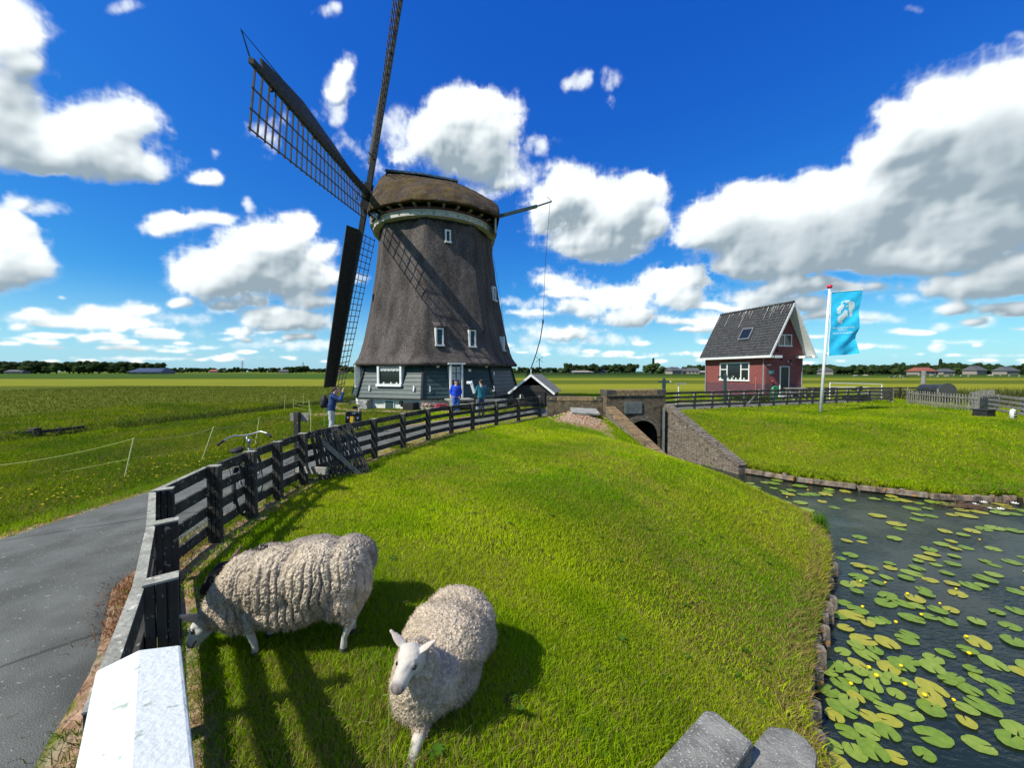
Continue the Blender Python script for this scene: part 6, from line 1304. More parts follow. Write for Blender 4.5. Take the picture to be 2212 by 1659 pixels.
def make_sheep(label, loc, yaw, torso, head, legs, crack, wool, face, voxel=.0095, dark_nose=True, ear_out=.8, seed=0, fuzz=16000, curl=1., tag_ear=False, scale=1., whead=None):
    """local frame: +X towards the head, +Y left, +Z up.  torso: [(centre, radii)], head: (pos, forward, up, size), legs: [[(point, radius)..]]"""
    root = thing('sheep', label, 'sheep', loc, yaw); root.scale = scale if isinstance(scale, tuple) else (scale,)*3; scale = root.scale[2]
    hp, hf, hu, hs = head; hp = Vector(hp); f, s, u = frame(hf, hu); H = lambda a, b, c: hp+(f*a+s*b+u*c)*hs
    Mh = Matrix((f, s, u)).transposed()
    # body: one continuous surface from legs to head
    mb = MB()
    for c, r in torso: mb.sphere(c, [q*.76 for q in r], 20, 14)
    for lg in legs: mb.limb([q[0] for q in lg], [q[1] for q in lg], 12)
    # head
    mb.sphere(H(0, 0, 0), (.095*hs, .078*hs, .085*hs), 18, 12, M=Mh); mb.limb([H(.0, 0, -.015), H(.10, 0, -.02), H(.19, 0, -.035)], [.077*hs, .071*hs, .059*hs], 16)
    mb.sphere(H(.215, 0, -.035), (.036*hs, .056*hs, .044*hs), 14, 10, M=Mh); mb.sphere(H(.07, 0, .022), (.09*hs, .05*hs, .045*hs), 14, 10, M=Mh)
    mb.limb([H(.05, 0, -.075), H(.14, 0, -.075), H(.19, 0, -.062)], [.05*hs, .032*hs, .024*hs], 12)
    for k in (-1, 1):
        mb.sphere(H(.052, k*.056, .022), .024*hs, 10, 8)      # brow over the eye
        mb.sphere(H(.04, k*.055, -.035), (.05*hs, .03*hs, .045*hs), 10, 8, M=Mh)
        e0 = H(-.045, k*.070, .035); ed = (f*-.15+s*k*ear_out+u*(1-ear_out)+Vector((0, 0, .10))).normalized()
        en = ed.cross(u).normalized(); 
        for i in range(9):
            q = i/8; c = e0+ed*(.16*hs*q); w = .040*hs*math.sin(math.pi*min(1, .22+q*.78))**.7
            Me = Matrix((ed, ed.cross(en), en)).transposed(); mb.sphere(c, (.022*hs, max(w, .016*hs), .0135*hs), 10, 6, M=Matrix((ed, en, ed.cross(en))).transposed())
    mb.limb([Vector(torso[0][0])+Vector((.05, 0, .05)), hp.lerp(Vector(torso[0][0]), .35), hp], [.15, .10, .075], 16)
    me, co, no = remesh(mb, voxel*.55, 3, .5)
    rel = (co-np.array(hp)) @ np.array([list(f), list(s), list(u)]).T/hs
    nzz = np.array([nz(*(c*23+seed)) for c in co]); base = np.array(face, float)
    cols = np.tile(base, (len(co), 1))*(1+.16*nzz[:, None])
    nose = np.clip((rel[:, 0]-.185)/.03, 0, 1)*(np.abs(rel[:, 1]) < .07); inh = (rel[:, 0] > -.12) & (rel[:, 0] < .27) & (np.abs(rel[:, 1]) < .25) & (np.abs(rel[:, 2]) < .22)
    if dark_nose:
        dn = np.array([.07, .062, .062]); kk = (nose*inh*(rel[:, 2] > -.075))[:, None]*.85; cols = cols*(1-kk)+dn*kk
    mouth = inh & (np.abs(rel[:, 2]+.062+.02*(rel[:, 0]-.2)) < .006) & (rel[:, 0] > .13); cols[mouth] = [.05, .035, .03]
    for k in (-1, 1):
        nd = np.sqrt(((rel[:, 0]-.236)/.024)**2+((rel[:, 1]-k*.026)/.013)**2+((rel[:, 2]+.012)/.020)**2); cols[(nd < 1) & inh] = [.02, .015, .015]
        er = inh & (k*rel[:, 1] > .10); cols[er] = cols[er]*.75+np.array([.09, .05, .04])
    for k in (-1, 1):
        ed_ = np.sqrt(((rel[:, 0]-.066)/.040)**2+((rel[:, 1]-k*.075)/.030)**2+((rel[:, 2]-.004)/.026)**2); kk = (np.clip(1.25-ed_, 0, 1)*inh)[:, None]*.75; cols = cols*(1-kk)+np.array([.10, .075, .06])*kk
    if dark_nose:
        kk = (np.clip((rel[:, 0]-.10)/.09, 0, 1)*(np.abs(rel[:, 1]) < .05)*inh*(rel[:, 2] > -.06))[:, None]*.35; cols = cols*(1-kk)+np.array([.34, .30, .27])*kk
        kk = (np.clip(1-np.abs(rel[:, 0]-.0)/.07, 0, 1)*np.clip(1-np.abs(rel[:, 1])/.05, 0, 1)*inh*(rel[:, 2] > .03))[:, None]*.5; cols = cols*(1-kk)+np.array([.50, .40, .28])*kk
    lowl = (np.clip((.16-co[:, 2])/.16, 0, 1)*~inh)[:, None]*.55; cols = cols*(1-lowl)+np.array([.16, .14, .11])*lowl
    hoof = np.zeros(len(co), bool)
    for lg in legs: d = np.linalg.norm(co-np.array(lg[-1][0]), axis=1); hoof |= d < lg[-1][1]*1.25
    cols[hoof] = [.055, .05, .045]
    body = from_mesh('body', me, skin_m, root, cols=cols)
    nf = 9000; k = rng.integers(0, len(co), nf); ok = inh[k] | (co[k][:, 2] < .28); k = k[ok]; nf = len(k); P = co[k]; Nn = no[k]; q = np.tile(-np.array(hf, float), (nf, 1))+rng.normal(0, .45, (nf, 3)); q[~inh[k]] = [0, 0, -1]; q += rng.normal(0, .2, (nf, 3)); q /= np.linalg.norm(q, axis=1)[:, None]
    ln = rng.uniform(.006, .013, nf)[:, None]; sd_ = np.cross(Nn, q)*.0009; V = np.stack([P-sd_, P+sd_, P+Nn*ln*.22+q*ln], 1).reshape(-1, 3); raw('face_hair', V, np.arange(nf)[:, None]*3+[0, 1, 2], fuzz_m, False, np.repeat(cols[k]*rng.uniform(.88, 1.15, (nf, 1)), 3, 0), root)
    for k in (-1, 1): mbe = MB(); mbe.sphere(H(.066, k*.077, .004), (.019*hs, .013*hs, .017*hs), 12, 8, M=Mh); mbe.build('eye', eye_m, root, smooth=True)
    # fleece
    mb = MB()
    for c, r in torso: mb.sphere(c, r, 28, 18)
    if whead:
        for c, r in whead: mb.sphere(c, r, 20, 14)
    for lg in legs:
        p0_, r0_ = lg[0]; p1_, r1_ = lg[1]; mb.limb([p0_, Vector(p0_).lerp(Vector(p1_), .75)], [r0_*1.25, r1_*1.55], 14)
    me, co, no = remesh(mb, voxel, 8, .6); n = len(co); disp = np.zeros(n)
    for i in range(n):
        x, y, z = co[i]; w = noise.voronoi(Vector((x*44+seed, y*44, z*44)))[0]; 
        d = -.010*curl*min(1, w[0]*1.5)+.005*curl
        wx, wz = nz(x*5+seed, y*5, z*5)*.35, nz(x*9, y*9+seed, z*9)
        if crack:
            # long splits running down the flank
            g = abs(math.sin(crack*(x+.045*nz(x*4, y*3, z*5+seed)+.012*wz)+.5*math.sin(3.1*z)+seed)); m_ = max(0.12, nz(x*3.3+9, y*2.2, z*2.0+seed)+.50); fl = min(1, max(0, (.25-abs(no[i][0]))*2+.6))*min(1, max(0, (.95-no[i][2])*1.6))
            d -= .046*max(0, 1-g/.45)**.7*min(1, m_*1.5)*fl
            g2 = abs(nz(x*13, y*13, z*4+seed)); d -= .012*max(0, 1-g2/.10)
        d += .010*nz(x*7+seed, y*7, z*7)+.007*nz(x*16, y*16, z*16)+.006*nz(x*42, y*42, z*42)
        disp[i] = d
    co2 = co+no*disp[:, None]
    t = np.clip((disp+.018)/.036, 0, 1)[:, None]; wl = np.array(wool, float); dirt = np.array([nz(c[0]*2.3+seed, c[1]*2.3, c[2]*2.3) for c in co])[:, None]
    # shade painted into the wool colour: darker deep in the splits, full tone at tips
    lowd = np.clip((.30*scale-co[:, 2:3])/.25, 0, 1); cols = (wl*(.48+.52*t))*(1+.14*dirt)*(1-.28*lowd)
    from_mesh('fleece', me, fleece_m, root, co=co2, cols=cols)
    # loose fibres
    k = rng.integers(0, n, fuzz); P = co2[k]+rng.normal(0, .003, (fuzz, 3)); Nn = no[k]; q = rng.normal(0, 1, (fuzz, 3)); q -= (q*Nn).sum(1)[:, None]*Nn; q /= np.linalg.norm(q, axis=1)[:, None]
    ln = rng.uniform(.008, .022, fuzz)[:, None]; side = np.cross(Nn, q)*.0013; tip = P+Nn*ln*.75+q*ln*.9+np.array([0, 0, -.35])*ln*rng.random((fuzz, 1)); mid = P+Nn*ln*.6+q*ln*.25
    V = np.stack([P-side, P+side, mid+side*.8, mid-side*.8, tip], 1).reshape(-1, 3); b = np.arange(fuzz)[:, None]*5; Fc = np.concatenate([b+[0, 1, 2], b+[0, 2, 3], b+[3, 2, 4]], 0)
    raw('wool_fibres', V, Fc, fuzz_m, False, np.repeat(cols[k]*rng.uniform(.8, 1.25, (fuzz, 1)), 5, 0), root)
    if tag_ear:
        for k in (-1, 1): mbt = MB(); mbt.box(H(-.055, k*.155, .045), (.006, .035, .028), M=Mh); mbt.build('ear_tag', mat('pale_tag', (.45, .60, .52)), root)
    return root, H
gz = lambda x, y: hz(x, y)
# 1: the big ewe grazing, side on, head to the left and down
g0 = gz(-1.62, 2.86)
legsA = [[((-.44, .13, .40), .085), ((-.50, .12, .24), .042), ((-.45, .12, .12), .023), ((-.44, .12, .02), .030)], [((-.44, -.12, .42), .10), ((-.50, -.12, .24), .046), ((-.45, -.12, .12), .028), ((-.44, -.12, .02), .032)],
         [((.30, .11, .36), .07), ((.30, .11, .20), .034), ((.27, .10, .10), .022), ((.27, .10, .02), .030)], [((.28, -.12, .36), .07), ((.29, -.12, .19), .034), ((.25, -.12, .10), .022), ((.27, -.12, .02), .031)]]
torsoA = [((.36, 0, .50), (.24, .215, .25)), ((.12, 0, .52), (.34, .265, .27)), ((-.20, 0, .545), (.34, .275, .275)), ((-.42, 0, .545), (.22, .235, .255)), ((-.52, 0, .50), (.13, .18, .20)), ((.50, 0, .44), (.17, .17, .19)), ((.58, -.01, .34), (.15, .145, .17)), ((.02, 0, .38), (.38, .25, .21)), ((.40, 0, .37), (.23, .20, .22)), ((-.38, 0, .42), (.22, .22, .22))]
make_sheep('big cream ewe grazing side-on below the fence with white face and split fleece', (-1.65, 2.86, g0), R(186), torsoA, ((.725, -.0, .25), (.62, -.04, -.78), (.7, 0, .7), .90), legsA, 46, (.70, .60, .45), (.46, .46, .43), seed=1.3, ear_out=.55, fuzz=18000, scale=(.88, .92, .97), voxel=.0078, whead=[((.66, 0, .30), (.10, .10, .12))])
# 2: behind it a smaller dark-headed one
legsB = [[((-.40, s*.12, .36), .08), ((-.42, s*.12, .2), .04), ((-.40, s*.12, .03), .03)] for s in (-1, 1)]+[[((.26, s*.10, .33), .065), ((.27, s*.10, .18), .034), ((.25, s*.10, .03), .03)] for s in (-1, 1)]
make_sheep('dark-headed sheep standing half hidden behind the big grazing ewe', (-1.78, 3.32, gz(-1.78, 3.32)-.02), R(192), [((.30, 0, .44), (.24, .19, .20)), ((-.05, 0, .46), (.36, .23, .21)), ((-.36, 0, .46), (.22, .20, .20)), ((.46, 0, .45), (.13, .12, .15))],
           ((.66, .0, .44), (.80, -.1, -.6), (.6, 0, .8), .95), legsB, 0, (.42, .36, .30), (.020, .016, .014), seed=7, ear_out=.9, fuzz=6000, dark_nose=False, tag_ear=True, whead=[((.50, 0, .46), (.12, .10, .12))])
# 3: the ewe lying down, looking into the camera
g3 = gz(-.36, 2.5)
yaw3 = math.atan2(-.86, -.20)
torsoC = [((.20, 0, .22), (.27, .25, .22)), ((-.05, 0, .27), (.34, .325, .26)), ((-.30, 0, .26), (.25, .30, .25)), ((.36, 0, .25), (.17, .19, .22)), ((.05, .16, .13), (.26, .13, .14)), ((.05, -.17, .13), (.26, .13, .14)), ((-.32, .18, .13), (.17, .13, .14)), ((-.32, -.18, .13), (.17, .13, .14)), ((.44, 0, .33), (.11, .12, .16))]
legsC = [[((.36, .03, .12), .060), ((.50, .06, .075), .040), ((.63, .08, .050), .030), ((.74, .11, .030), .023), ((.80, .125, .030), .031)], [((.30, -.15, .10), .06), ((.42, -.15, .05), .04), ((.34, -.13, .03), .03)]]
rC, HC = make_sheep('cream ewe lying in the grass facing the camera with a foreleg stretched out', (-.50, 2.72, g3), yaw3, torsoC, ((.50, .01, .55), (.94, -.05, -.34), (.34, 0, .94), .74), legsC, 0, (.71, .60, .45), (.52, .49, .43), seed=4.2, ear_out=.62, fuzz=20000, curl=1.15, whead=[((.41, 0, .44), (.125, .135, .15)), ((.445, .0, .53), (.075, .085, .075))])
mb = MB(); a = HC(.20, -.03, -.06); mb.tube([a, a+Vector((.06, -.05, -.05)), a+Vector((.10, -.02, -.30))], .0022, 5); mb.tube([a, a+Vector((.05, -.09, -.01))], .002, 5); mb.build('grass_stalk', mat('green_stalk', (.25, .28, .10)), rC)

# ------------------------------------------------------------------ people
sk_m = mat('skin', (.52, .30, .22), rough=.55, spec=.3); hair_m = mat('brown_hair', (.035, .022, .014), (.07, .05, .035), 30, .8)
def head_parts(root, hp, f, u_, hair=None, hat=None):
    pass
def person(label, loc, yaw, J, cloth):
    """J: joints in metres, body facing +X local; one skin body, clothes over it"""
    root = thing('person', label, 'person', loc, yaw)
    mb = MB(); hd = Vector(J['head']); f, s, u = frame(J.get('look', (1, 0, 0)), (0, 0, 1)); M = Matrix((f, s, u)).transposed(); H = lambda a, b, c: hd+f*a+s*b+u*c
    mb.sphere(hd+u*.02, (.098, .076, .115), 20, 16, M=M); mb.sphere(H(.035, 0, -.055), (.062, .052, .062), 16, 12, M=M); mb.limb([H(.088, 0, .02), H(.112, 0, -.022)], [.010, .016], 8)
    for k in (-1, 1): mb.sphere(H(-.005, k*.078, -.01), (.018, .010, .032), 8, 6, M=M); mb.sphere(H(.09, k*.03, .035), (.012, .02, .008), 8, 6, M=M)
    mb.sphere(H(.092, 0, -.062), (.010, .024, .010), 8, 6, M=M)
    nk = Vector(J['neck']); mb.limb([H(-.015, 0, -.05), nk], [.052, .060], 12); mb.limb([nk-Vector((0, 0, .05)), Vector(J['pelvis'])], [.11, .12], 14)
    for k in ('L', 'R'):
        a = [Vector(q) for q in J['arm'+k]]; mb.limb(a, [.050, .038, .026], 12)
        # hand: palm, four fingers and thumb
        w, h_ = a[2], Vector(J['hand'+k]); d = (h_-w).normalized(); sd = d.cross(Vector((0, 0, 1)) if abs(d.z) < .8 else Vector((1, 0, 0))).normalized(); nn = sd.cross(d)
        mb.limb([w, w+d*.05], [.026, .030], 10); Mh = Matrix((d, sd, nn)).transposed(); mb.sphere(w+d*.065, (.045, .038, .017), 12, 8, M=Mh)
        curl = J.get('curl', .5)
        for i, ln in enumerate((.066, .078, .073, .058)):
            p = w+d*.10+sd*((i-1.5)*.019); q = p+d*ln*.55+nn*ln*.18*curl; r_ = q+d*ln*.40+nn*ln*.35*curl; mb.limb([p, q, r_], [.0095, .0088, .0078], 8)
        p = w+d*.045+sd*.034; mb.limb([p, p+d*.03+sd*.026, p+d*.058+sd*.032+nn*.01], [.012, .010, .009], 8)
        lg = [Vector(q) for q in J['leg'+k]]; mb.limb(lg, [.082, .056, .040], 12); mb.limb([lg[2], Vector(J['toe'+k])], [.042, .034], 10)
    me, co, no = remesh(mb, .0095, 2, .4); from_mesh('body', me, sk_m, root)
    for k in (-1, 1): e = MB(); e.sphere(H(.089, k*.030, .018), .0105, 8, 6); e.build('eye', eye_m, root)
    def garment(name, chains, m, folds=.012, vox=.014):
        g = MB()
        for pts, rs in chains:
            if isinstance(rs[0], tuple): [g.sphere(p, r, 18, 12) for p, r in zip(pts, rs)]
            else: g.limb([Vector(p) for p in pts], rs, 14)
        me, co, no = remesh(g, vox, 3, .5); d = np.array([nz(c[0]*11, c[1]*11, c[2]*6)*folds+nz(c[0]*26, c[1]*26, c[2]*12)*folds*.5 for c in co]); return from_mesh(name, me, m, root, co=co+no*d[:, None])
    cloth(root, J, garment, H, M, f, s, u)
    return root
def std_joints(h=1.76, lean=0., sp=.10):
    k = h/1.76
    return dict(head=(.02+lean, 0, 1.63*k), neck=(0+lean*.8, 0, 1.46*k), pelvis=(0, 0, .92*k), legL=[(0, .09, .90*k), (.02, sp, .50*k), (-.02, sp+.01, .09*k)], legR=[(0, -.09, .90*k), (.02, -sp, .50*k), (-.02, -sp-.01, .09*k)], toeL=(.15, sp+.03, .04), toeR=(.15, -sp-.03, .04))
def coat(J, garment, name, m, hem=.78, wide=1., thick=1.):
    P = Vector(J['pelvis']); N_ = Vector(J['neck']); c = [([N_+Vector((0, .14, -.045)), N_+Vector((0, -.14, -.045))], [.072*thick, .072*thick]), ([N_+Vector((0, 0, -.02)), N_+Vector((0, 0, -.05))], [.075, .11]),
      ([N_.lerp(P, .28), N_.lerp(P, .42), N_.lerp(P, .56), N_.lerp(P, .70), N_.lerp(P, .84), P+Vector((0, 0, .02)), Vector((P.x, P.y, hem+.12)), Vector((P.x, P.y, hem+.06))], [(.130*wide, .205*wide, .17), (.137*wide, .205*wide, .17), (.137*wide, .202*wide, .17), (.137*wide, .198*wide, .17), (.137*wide, .196*wide, .17), (.138*wide, .195*wide, .17), (.138*wide, .196*wide, .12), (.138*wide, .196*wide, .08)])]
    for k in ('L', 'R'): a = [Vector(q) for q in J['arm'+k]]; c.append((a[:2]+[a[1].lerp(a[2], .93)], [.072*thick, .058*thick, .045*thick]))
    return garment(name, c, m)
def trousers(J, garment, m, w=1.):
    P = Vector(J['pelvis']); c = [([P+Vector((0, 0, .0)), P+Vector((0, 0, -.06))], [(.115, .165, .11), (.11, .16, .10)])]
    for k in ('L', 'R'): l = [Vector(q) for q in J['leg'+k]]; c.append((l[:2]+[l[1].lerp(l[2], .97)], [.098*w, .078*w, .068*w]))
    return garment('trousers', c, m)
def shoes(J, root, m):
    for k in ('L', 'R'):
        a = Vector(J['leg'+k][2]); t = Vector(J['toe'+k]); g = MB(); g.limb([a+Vector((-.03, 0, -.04)), a.lerp(t, .5)+Vector((0, 0, -.02)), t], [.046, .044, .040], 12); g.limb([a, a+Vector((0, 0, .03))], [.05, .05]); me, co, no = remesh(g, .012, 2); from_mesh('shoe', me, m, root)
# blue overall man, hands in pockets, turned to his left (image right)
def c_blue(root, J, garment, H, M, f, s, u):
    b = mat('blue_overall', (.015, .08, .62), (.012, .055, .45), 6, .8, .3, 30); coat(J, garment, 'jacket', b, .80, 1.08, 1.1); trousers(J, garment, mat('faded_blue_trousers', (.03, .10, .42), (.05, .14, .48), 5, .9), 1.15); shoes(J, root, mat('blue_black_boots', (.02, .03, .08)))
    g = MB(); g.sphere(H(-.012, 0, .085), (.108, .092, .075), 18, 12, M=M); g.sphere(H(-.03, 0, .15), (.04, .035, .03), 10, 8, M=M); me, co, no = remesh(g, .01, 3); from_mesh('beanie', me, mat('navy_knit', (.025, .035, .10), (.05, .06, .14), 60, 1), root)
    g = MB(); g.sphere(H(.045, 0, -.085), (.058, .055, .045), 12, 8, M=M); g.build('beard', mat('grey_beard', (.20, .18, .17)), root, smooth=True)
    g = MB(); g.bar(Vector((.155, 0, 1.38)), Vector((.15, 0, .84)), .012, .01, up=(1, 0, 0)); g.build('zip', black_m, root)
J = std_joints(1.76); J.update(armL=[(0, .19, 1.40), (-.05, .29, 1.12), (.06, .20, .93)], handL=(.12, .14, .86), armR=[(0, -.19, 1.40), (-.05, -.29, 1.12), (.06, -.20, .93)], handR=(.12, -.14, .86), look=(.85, -.15, -.05))
J['look'] = (.75, .65, -.05); bm0 = on(985, 893, .0); person('man in bright blue overalls and dark beanie standing with hands in his pockets', (bm0.x, bm0.y, 0), R(-72), J, c_blue)
# man in teal jacket seen from behind, turned to the other
def c_teal(root, J, garment, H, M, f, s, u):
    coat(J, garment, 'jacket', mat('teal_jacket', (.012, .12, .16), (.02, .16, .19), 5, .7), .86, 1.0); trousers(J, garment, mat('dark_blue_jeans', (.03, .05, .09), (.06, .09, .14), 7, .9)); shoes(J, root, mat('dark_shoes', (.03, .03, .03)))
    g = MB(); g.sphere(H(-.022, 0, .045), (.100, .088, .100), 18, 12, M=M); g.sphere(H(-.055, 0, -.01), (.055, .075, .07), 12, 8, M=M); me, co, no = remesh(g, .01, 2); d = np.array([nz(*(c*40))*.010 for c in co]); from_mesh('hair', me, hair_m, root, co=co+no*d[:, None])
J = std_joints(1.80); J.update(armL=[(0, .19, 1.42), (.03, .27, 1.14), (.16, .18, 1.02)], handL=(.22, .10, 1.0), armR=[(0, -.19, 1.42), (.02, -.26, 1.14), (.10, -.22, .90)], handR=(.14, -.21, .80), look=(.9, .3, -.1))
tm = on(1039, 898, .0); person('dark-haired man in teal jacket and jeans seen from behind', (tm.x, tm.y, 0), R(118), J, c_teal)
# photographer with raised hands, dark blue hoodie, grey trousers
def c_photo(root, J, garment, H, M, f, s, u):
    coat(J, garment, 'hoodie', mat('navy_hoodie', (.02, .045, .13), (.03, .06, .17), 6, .9), .95, 1.0, 1.05); trousers(J, garment, mat('light_grey_trousers', (.48, .52, .52), (.38, .42, .43), 5, .9, .3, 20), 1.05); shoes(J, root, mat('light_shoes', (.35, .33, .30)))
    g = MB(); g.sphere(H(-.02, 0, .055), (.098, .084, .088), 16, 12, M=M); me, co, no = remesh(g, .01, 2); from_mesh('hair', me, hair_m, root)
    g = MB(); g.sphere(H(-.13, 0, -.10), (.07, .11, .06), 14, 10, M=M); g.build('hood', bpy.data.materials['navy_hoodie'], root, smooth=True)
J = std_joints(1.74, .0, .09); J['head'] = (.16, 0, 1.56); J['neck'] = (.07, 0, 1.42); J.update(armL=[(.05, .18, 1.37), (.30, .22, 1.24), (.36, .08, 1.50)], handL=(.37, .05, 1.58), armR=[(.05, -.18, 1.37), (.30, -.22, 1.24), (.38, -.08, 1.50)], handR=(.39, -.06, 1.58), look=(.9, 0, .15), curl=.9)
ph = on(716, 942, .0); phd = Vector((ph.x, ph.y)); pr = person('photographer in navy hoodie and pale grey trousers holding up a phone with both hands', (ph.x, ph.y, -.02), R(22), J, c_photo)
mb = MB(); mb.box((.43, 0, 1.57), (.012, .15, .075)); o = mb.build('phone', black_m, bevel=.004); o.location = pr.location; o.rotation_euler = pr.rotation_euler; tag(o, 'small dark phone held up by the photographer in the hoodie', 'phone')
g = MB(); g.sphere((-.20, 0, 1.20), (.12, .155, .22), 18, 12); g.sphere((-.27, 0, 1.10), (.07, .12, .12), 14, 10); g.sphere((-.20, 0, 1.35), (.08, .12, .09), 14, 10)
for k in (-1, 1): g.limb([(-.14, k*.11, 1.38), (-.02, k*.13, 1.48), (.13, k*.13, 1.36), (.10, k*.14, 1.14), (-.12, k*.14, 1.06)], [.018]*5, 8)
me, co, no = remesh(g, .012, 3); o = from_mesh('backpack', me, mat('black_nylon', (.012, .013, .015), (.03, .03, .03), 6, .6)); o.location = pr.location; o.rotation_euler = pr.rotation_euler; tag(o, 'black rucksack on the back of the photographer', 'backpack')

# ------------------------------------------------------------------ bicycles
silver = mat('silver_metal', (.38, .40, .41), rough=.35, metal=.7); rubber = mat('black_rubber', (.015, .015, .015), rough=.7)
def bicycle(label, loc, yaw, lean, frame_m, panniers, wide=.66):
    r = thing('bicycle', label, 'bicycle', loc, yaw); r.rotation_euler = (lean, 0, yaw)
    WB, RW = 1.10, .345
    for x in (0, WB):
        mb = MB(); n = 40; pts = [(x+RW*math.cos(2*math.pi*i/n), 0, RW+RW*math.sin(2*math.pi*i/n)) for i in range(n+1)]; mb.tube(pts, .019, 8, caps=False); w = mb.build('wheel', rubber, r, smooth=True)
        mb = MB(); pts = [(x+(RW-.025)*math.cos(2*math.pi*i/n), 0, RW+(RW-.025)*math.sin(2*math.pi*i/n)) for i in range(n+1)]; mb.tube(pts, .010, 6, caps=False); mb.build('rim', silver, w)
        mb = MB(); mb.tube([(x, -.04, RW), (x, .04, RW)], .022, 10)
        for i in range(16): a = 2*math.pi*i/16; mb.tube([(x, (.02 if i % 2 else -.02), RW), (x+(RW-.03)*math.cos(a), 0, RW+(RW-.03)*math.sin(a))], .0016, 4)
        mb.build('spokes', silver, w)
        mb = MB(); a0 = R(20 if x else 10); a1 = R(150 if x else 190); nn = 12; vs = []
        for i in range(nn+1): a = a0+(a1-a0)*i/nn; vs += [(x+(RW+.04)*math.cos(a), -.028, RW+(RW+.04)*math.sin(a)), (x+(RW+.05)*math.cos(a), 0, RW+(RW+.05)*math.sin(a)), (x+(RW+.04)*math.cos(a), .028, RW+(RW+.04)*math.sin(a))]
        mb.add(vs, [(3*i+k, 3*i+3+k, 3*i+4+k, 3*i+1+k) for i in range(nn) for k in (0, 1)]); mb.build('mudguard', rubber, r)
    bb = (.42, 0, .29); st = (.27, 0, .80); hdt = (.86, 0, .86); hdb = (.93, 0, .62); ra = (0, 0, RW)
    mb = MB(); mb.tube([bb, (.30, 0, .70)], .017, 8); mb.tube([bb, hdb], .020, 8); mb.tube([(.34, 0, .58), (.90, 0, .72)], .016, 8); mb.tube([hdb, hdt], .020, 8)
    for s in (-.045, .045): mb.tube([(bb[0], 0, bb[2]), (ra[0], s, ra[2])], .010, 6); mb.tube([(.31, 0, .68), (ra[0], s, ra[2])], .008, 6); mb.tube([hdb, (.97, s, .50), (WB, s, RW)], .012, 6)
    mb.build('frame', frame_m, r, smooth=True)
    mb = MB(); mb.tube([(.30, 0, .68), (.25, 0, .90)], .013, 8); mb.build('seat_post', silver, r)
    mb = MB(); mb.sphere((.14, 0, .955), (.11, .10, .045), 16, 10); mb.sphere((.29, 0, .955), (.13, .035, .030), 14, 8); me, co, no = remesh(mb, .012, 3); from_mesh('saddle', me, rubber, r)
    mb = MB(); mb.tube([hdt, (.83, 0, 1.00), (.86, 0, 1.06)], .014, 8); h = [(.70, wide/2, 1.02), (.80, wide/2-.06, 1.06), (.90, .20, 1.10), (.89, .07, 1.08), (.89, -.07, 1.08), (.90, -.20, 1.10), (.80, -wide/2+.06, 1.06), (.70, -wide/2, 1.02)]; mb.tube(h, .013, 8); hbb = mb.build('handlebar', silver, r, smooth=True)
    for s in (-1, 1): mb = MB(); mb.tube([(.68, s*wide/2, 1.01), (.79, s*(wide/2-.055), 1.055)], .020, 8); mb.tube([(.90, s*.20, 1.09), (.78, s*(wide/2+.02), 1.02)], .006, 5); mb.build('grip', rubber, hbb)
    mb = MB(); mb.tube([(.93, .03, 1.06), (1.0, .10, .9), (.95, .03, .72)], .006, 5); mb.tube([(.93, -.05, 1.06), (.99, -.12, .92), (.90, -.02, .65)], .006, 5); mb.build('cable', rubber, r)
    mb = MB()
    for s in (-.06, .06): mb.tube([(-.22, s, .76), (.26, s, .78)], .007, 6); mb.tube([(0, s, RW), (-.02, s, .76)], .006, 6); mb.tube([(0, s, RW), (-.18, s, .76)], .006, 6)
    mb.box((.02, 0, .765), (.46, .13, .008)); mb.build('rear_rack', silver, r)
    mb = MB(); mb.tube([(.42, -.07, .29), (.42, .07, .29)], .05, 12); mb.bar((.42, -.07, .29), (.50, -.07, .14), .02, .012); mb.bar((.42, .07, .29), (.34, .07, .44), .02, .012); mb.box((.50, -.12, .14), (.09, .08, .02)); mb.box((.34, .12, .44), (.09, .08, .02)); mb.box((.21, -.055, .31), (.52, .015, .10)); mb.build('chain_case', rubber, r)
    mb = MB(); mb.sphere((.97, 0, .96), (.045, .04, .04), 10, 8); mb.build('head_lamp', silver, r)
    mb = MB(); mb.tube([(.05, .05, .30), (-.02, .20, .02)], .010, 6); mb.build('kickstand', silver, r)
    if panniers:
        for s in (-1, 1):
            mb = MB(); mb.box((-.02, s*.16, .60), (.34, .16, .34)); mb.box((-.02, s*.16, .785), (.36, .18, .04)); pa = mb.build('pannier', bpy.data.materials['black_nylon'], r, bevel=.03)
            mb = MB(); mb.add([(-.195, s*.16-.05, .66), (-.195, s*.16+.05, .66), (-.195, s*.16, .57)], [(0, 1, 2)]); mb.build('reflector', mat('reflective', (.7, .7, .7), rough=.3), pa)
        mb = MB(); mb.box((-.40, 0, .60), (.01, .10, .20)); mb.box((-.30, 0, .55), (.2, .02, .02)); mb.build('rear_plate', mat('orange_yellow', (.80, .42, .02), rough=.5), r)
    else:
        mb = MB(); mb.box((.0, .0, .81), (.34, .16, .07)); mb.build('rack_bag', rubber, r, bevel=.02)
        mb = MB(); mb.box((-.02, .03, .85), (.22, .13, .02)); mb.box((.20, -.06, .80), (.16, .07, .02)); mb.build('bag_cover', white_m, r)
    return r
bicycle('silver bicycle with upright handlebar leaning behind the near meadow fence', (-4.03, 5.75, .05), math.atan2(.62, -.22)+R(4), R(-7), silver, False, .74)
q = on(762, 940, -.02); bicycle('bicycle with two black panniers and yellow plate beside the photographer', (q.x, q.y, -.02), R(102), R(4), mat('white_frame', (.7, .7, .72), rough=.3), True, .62)

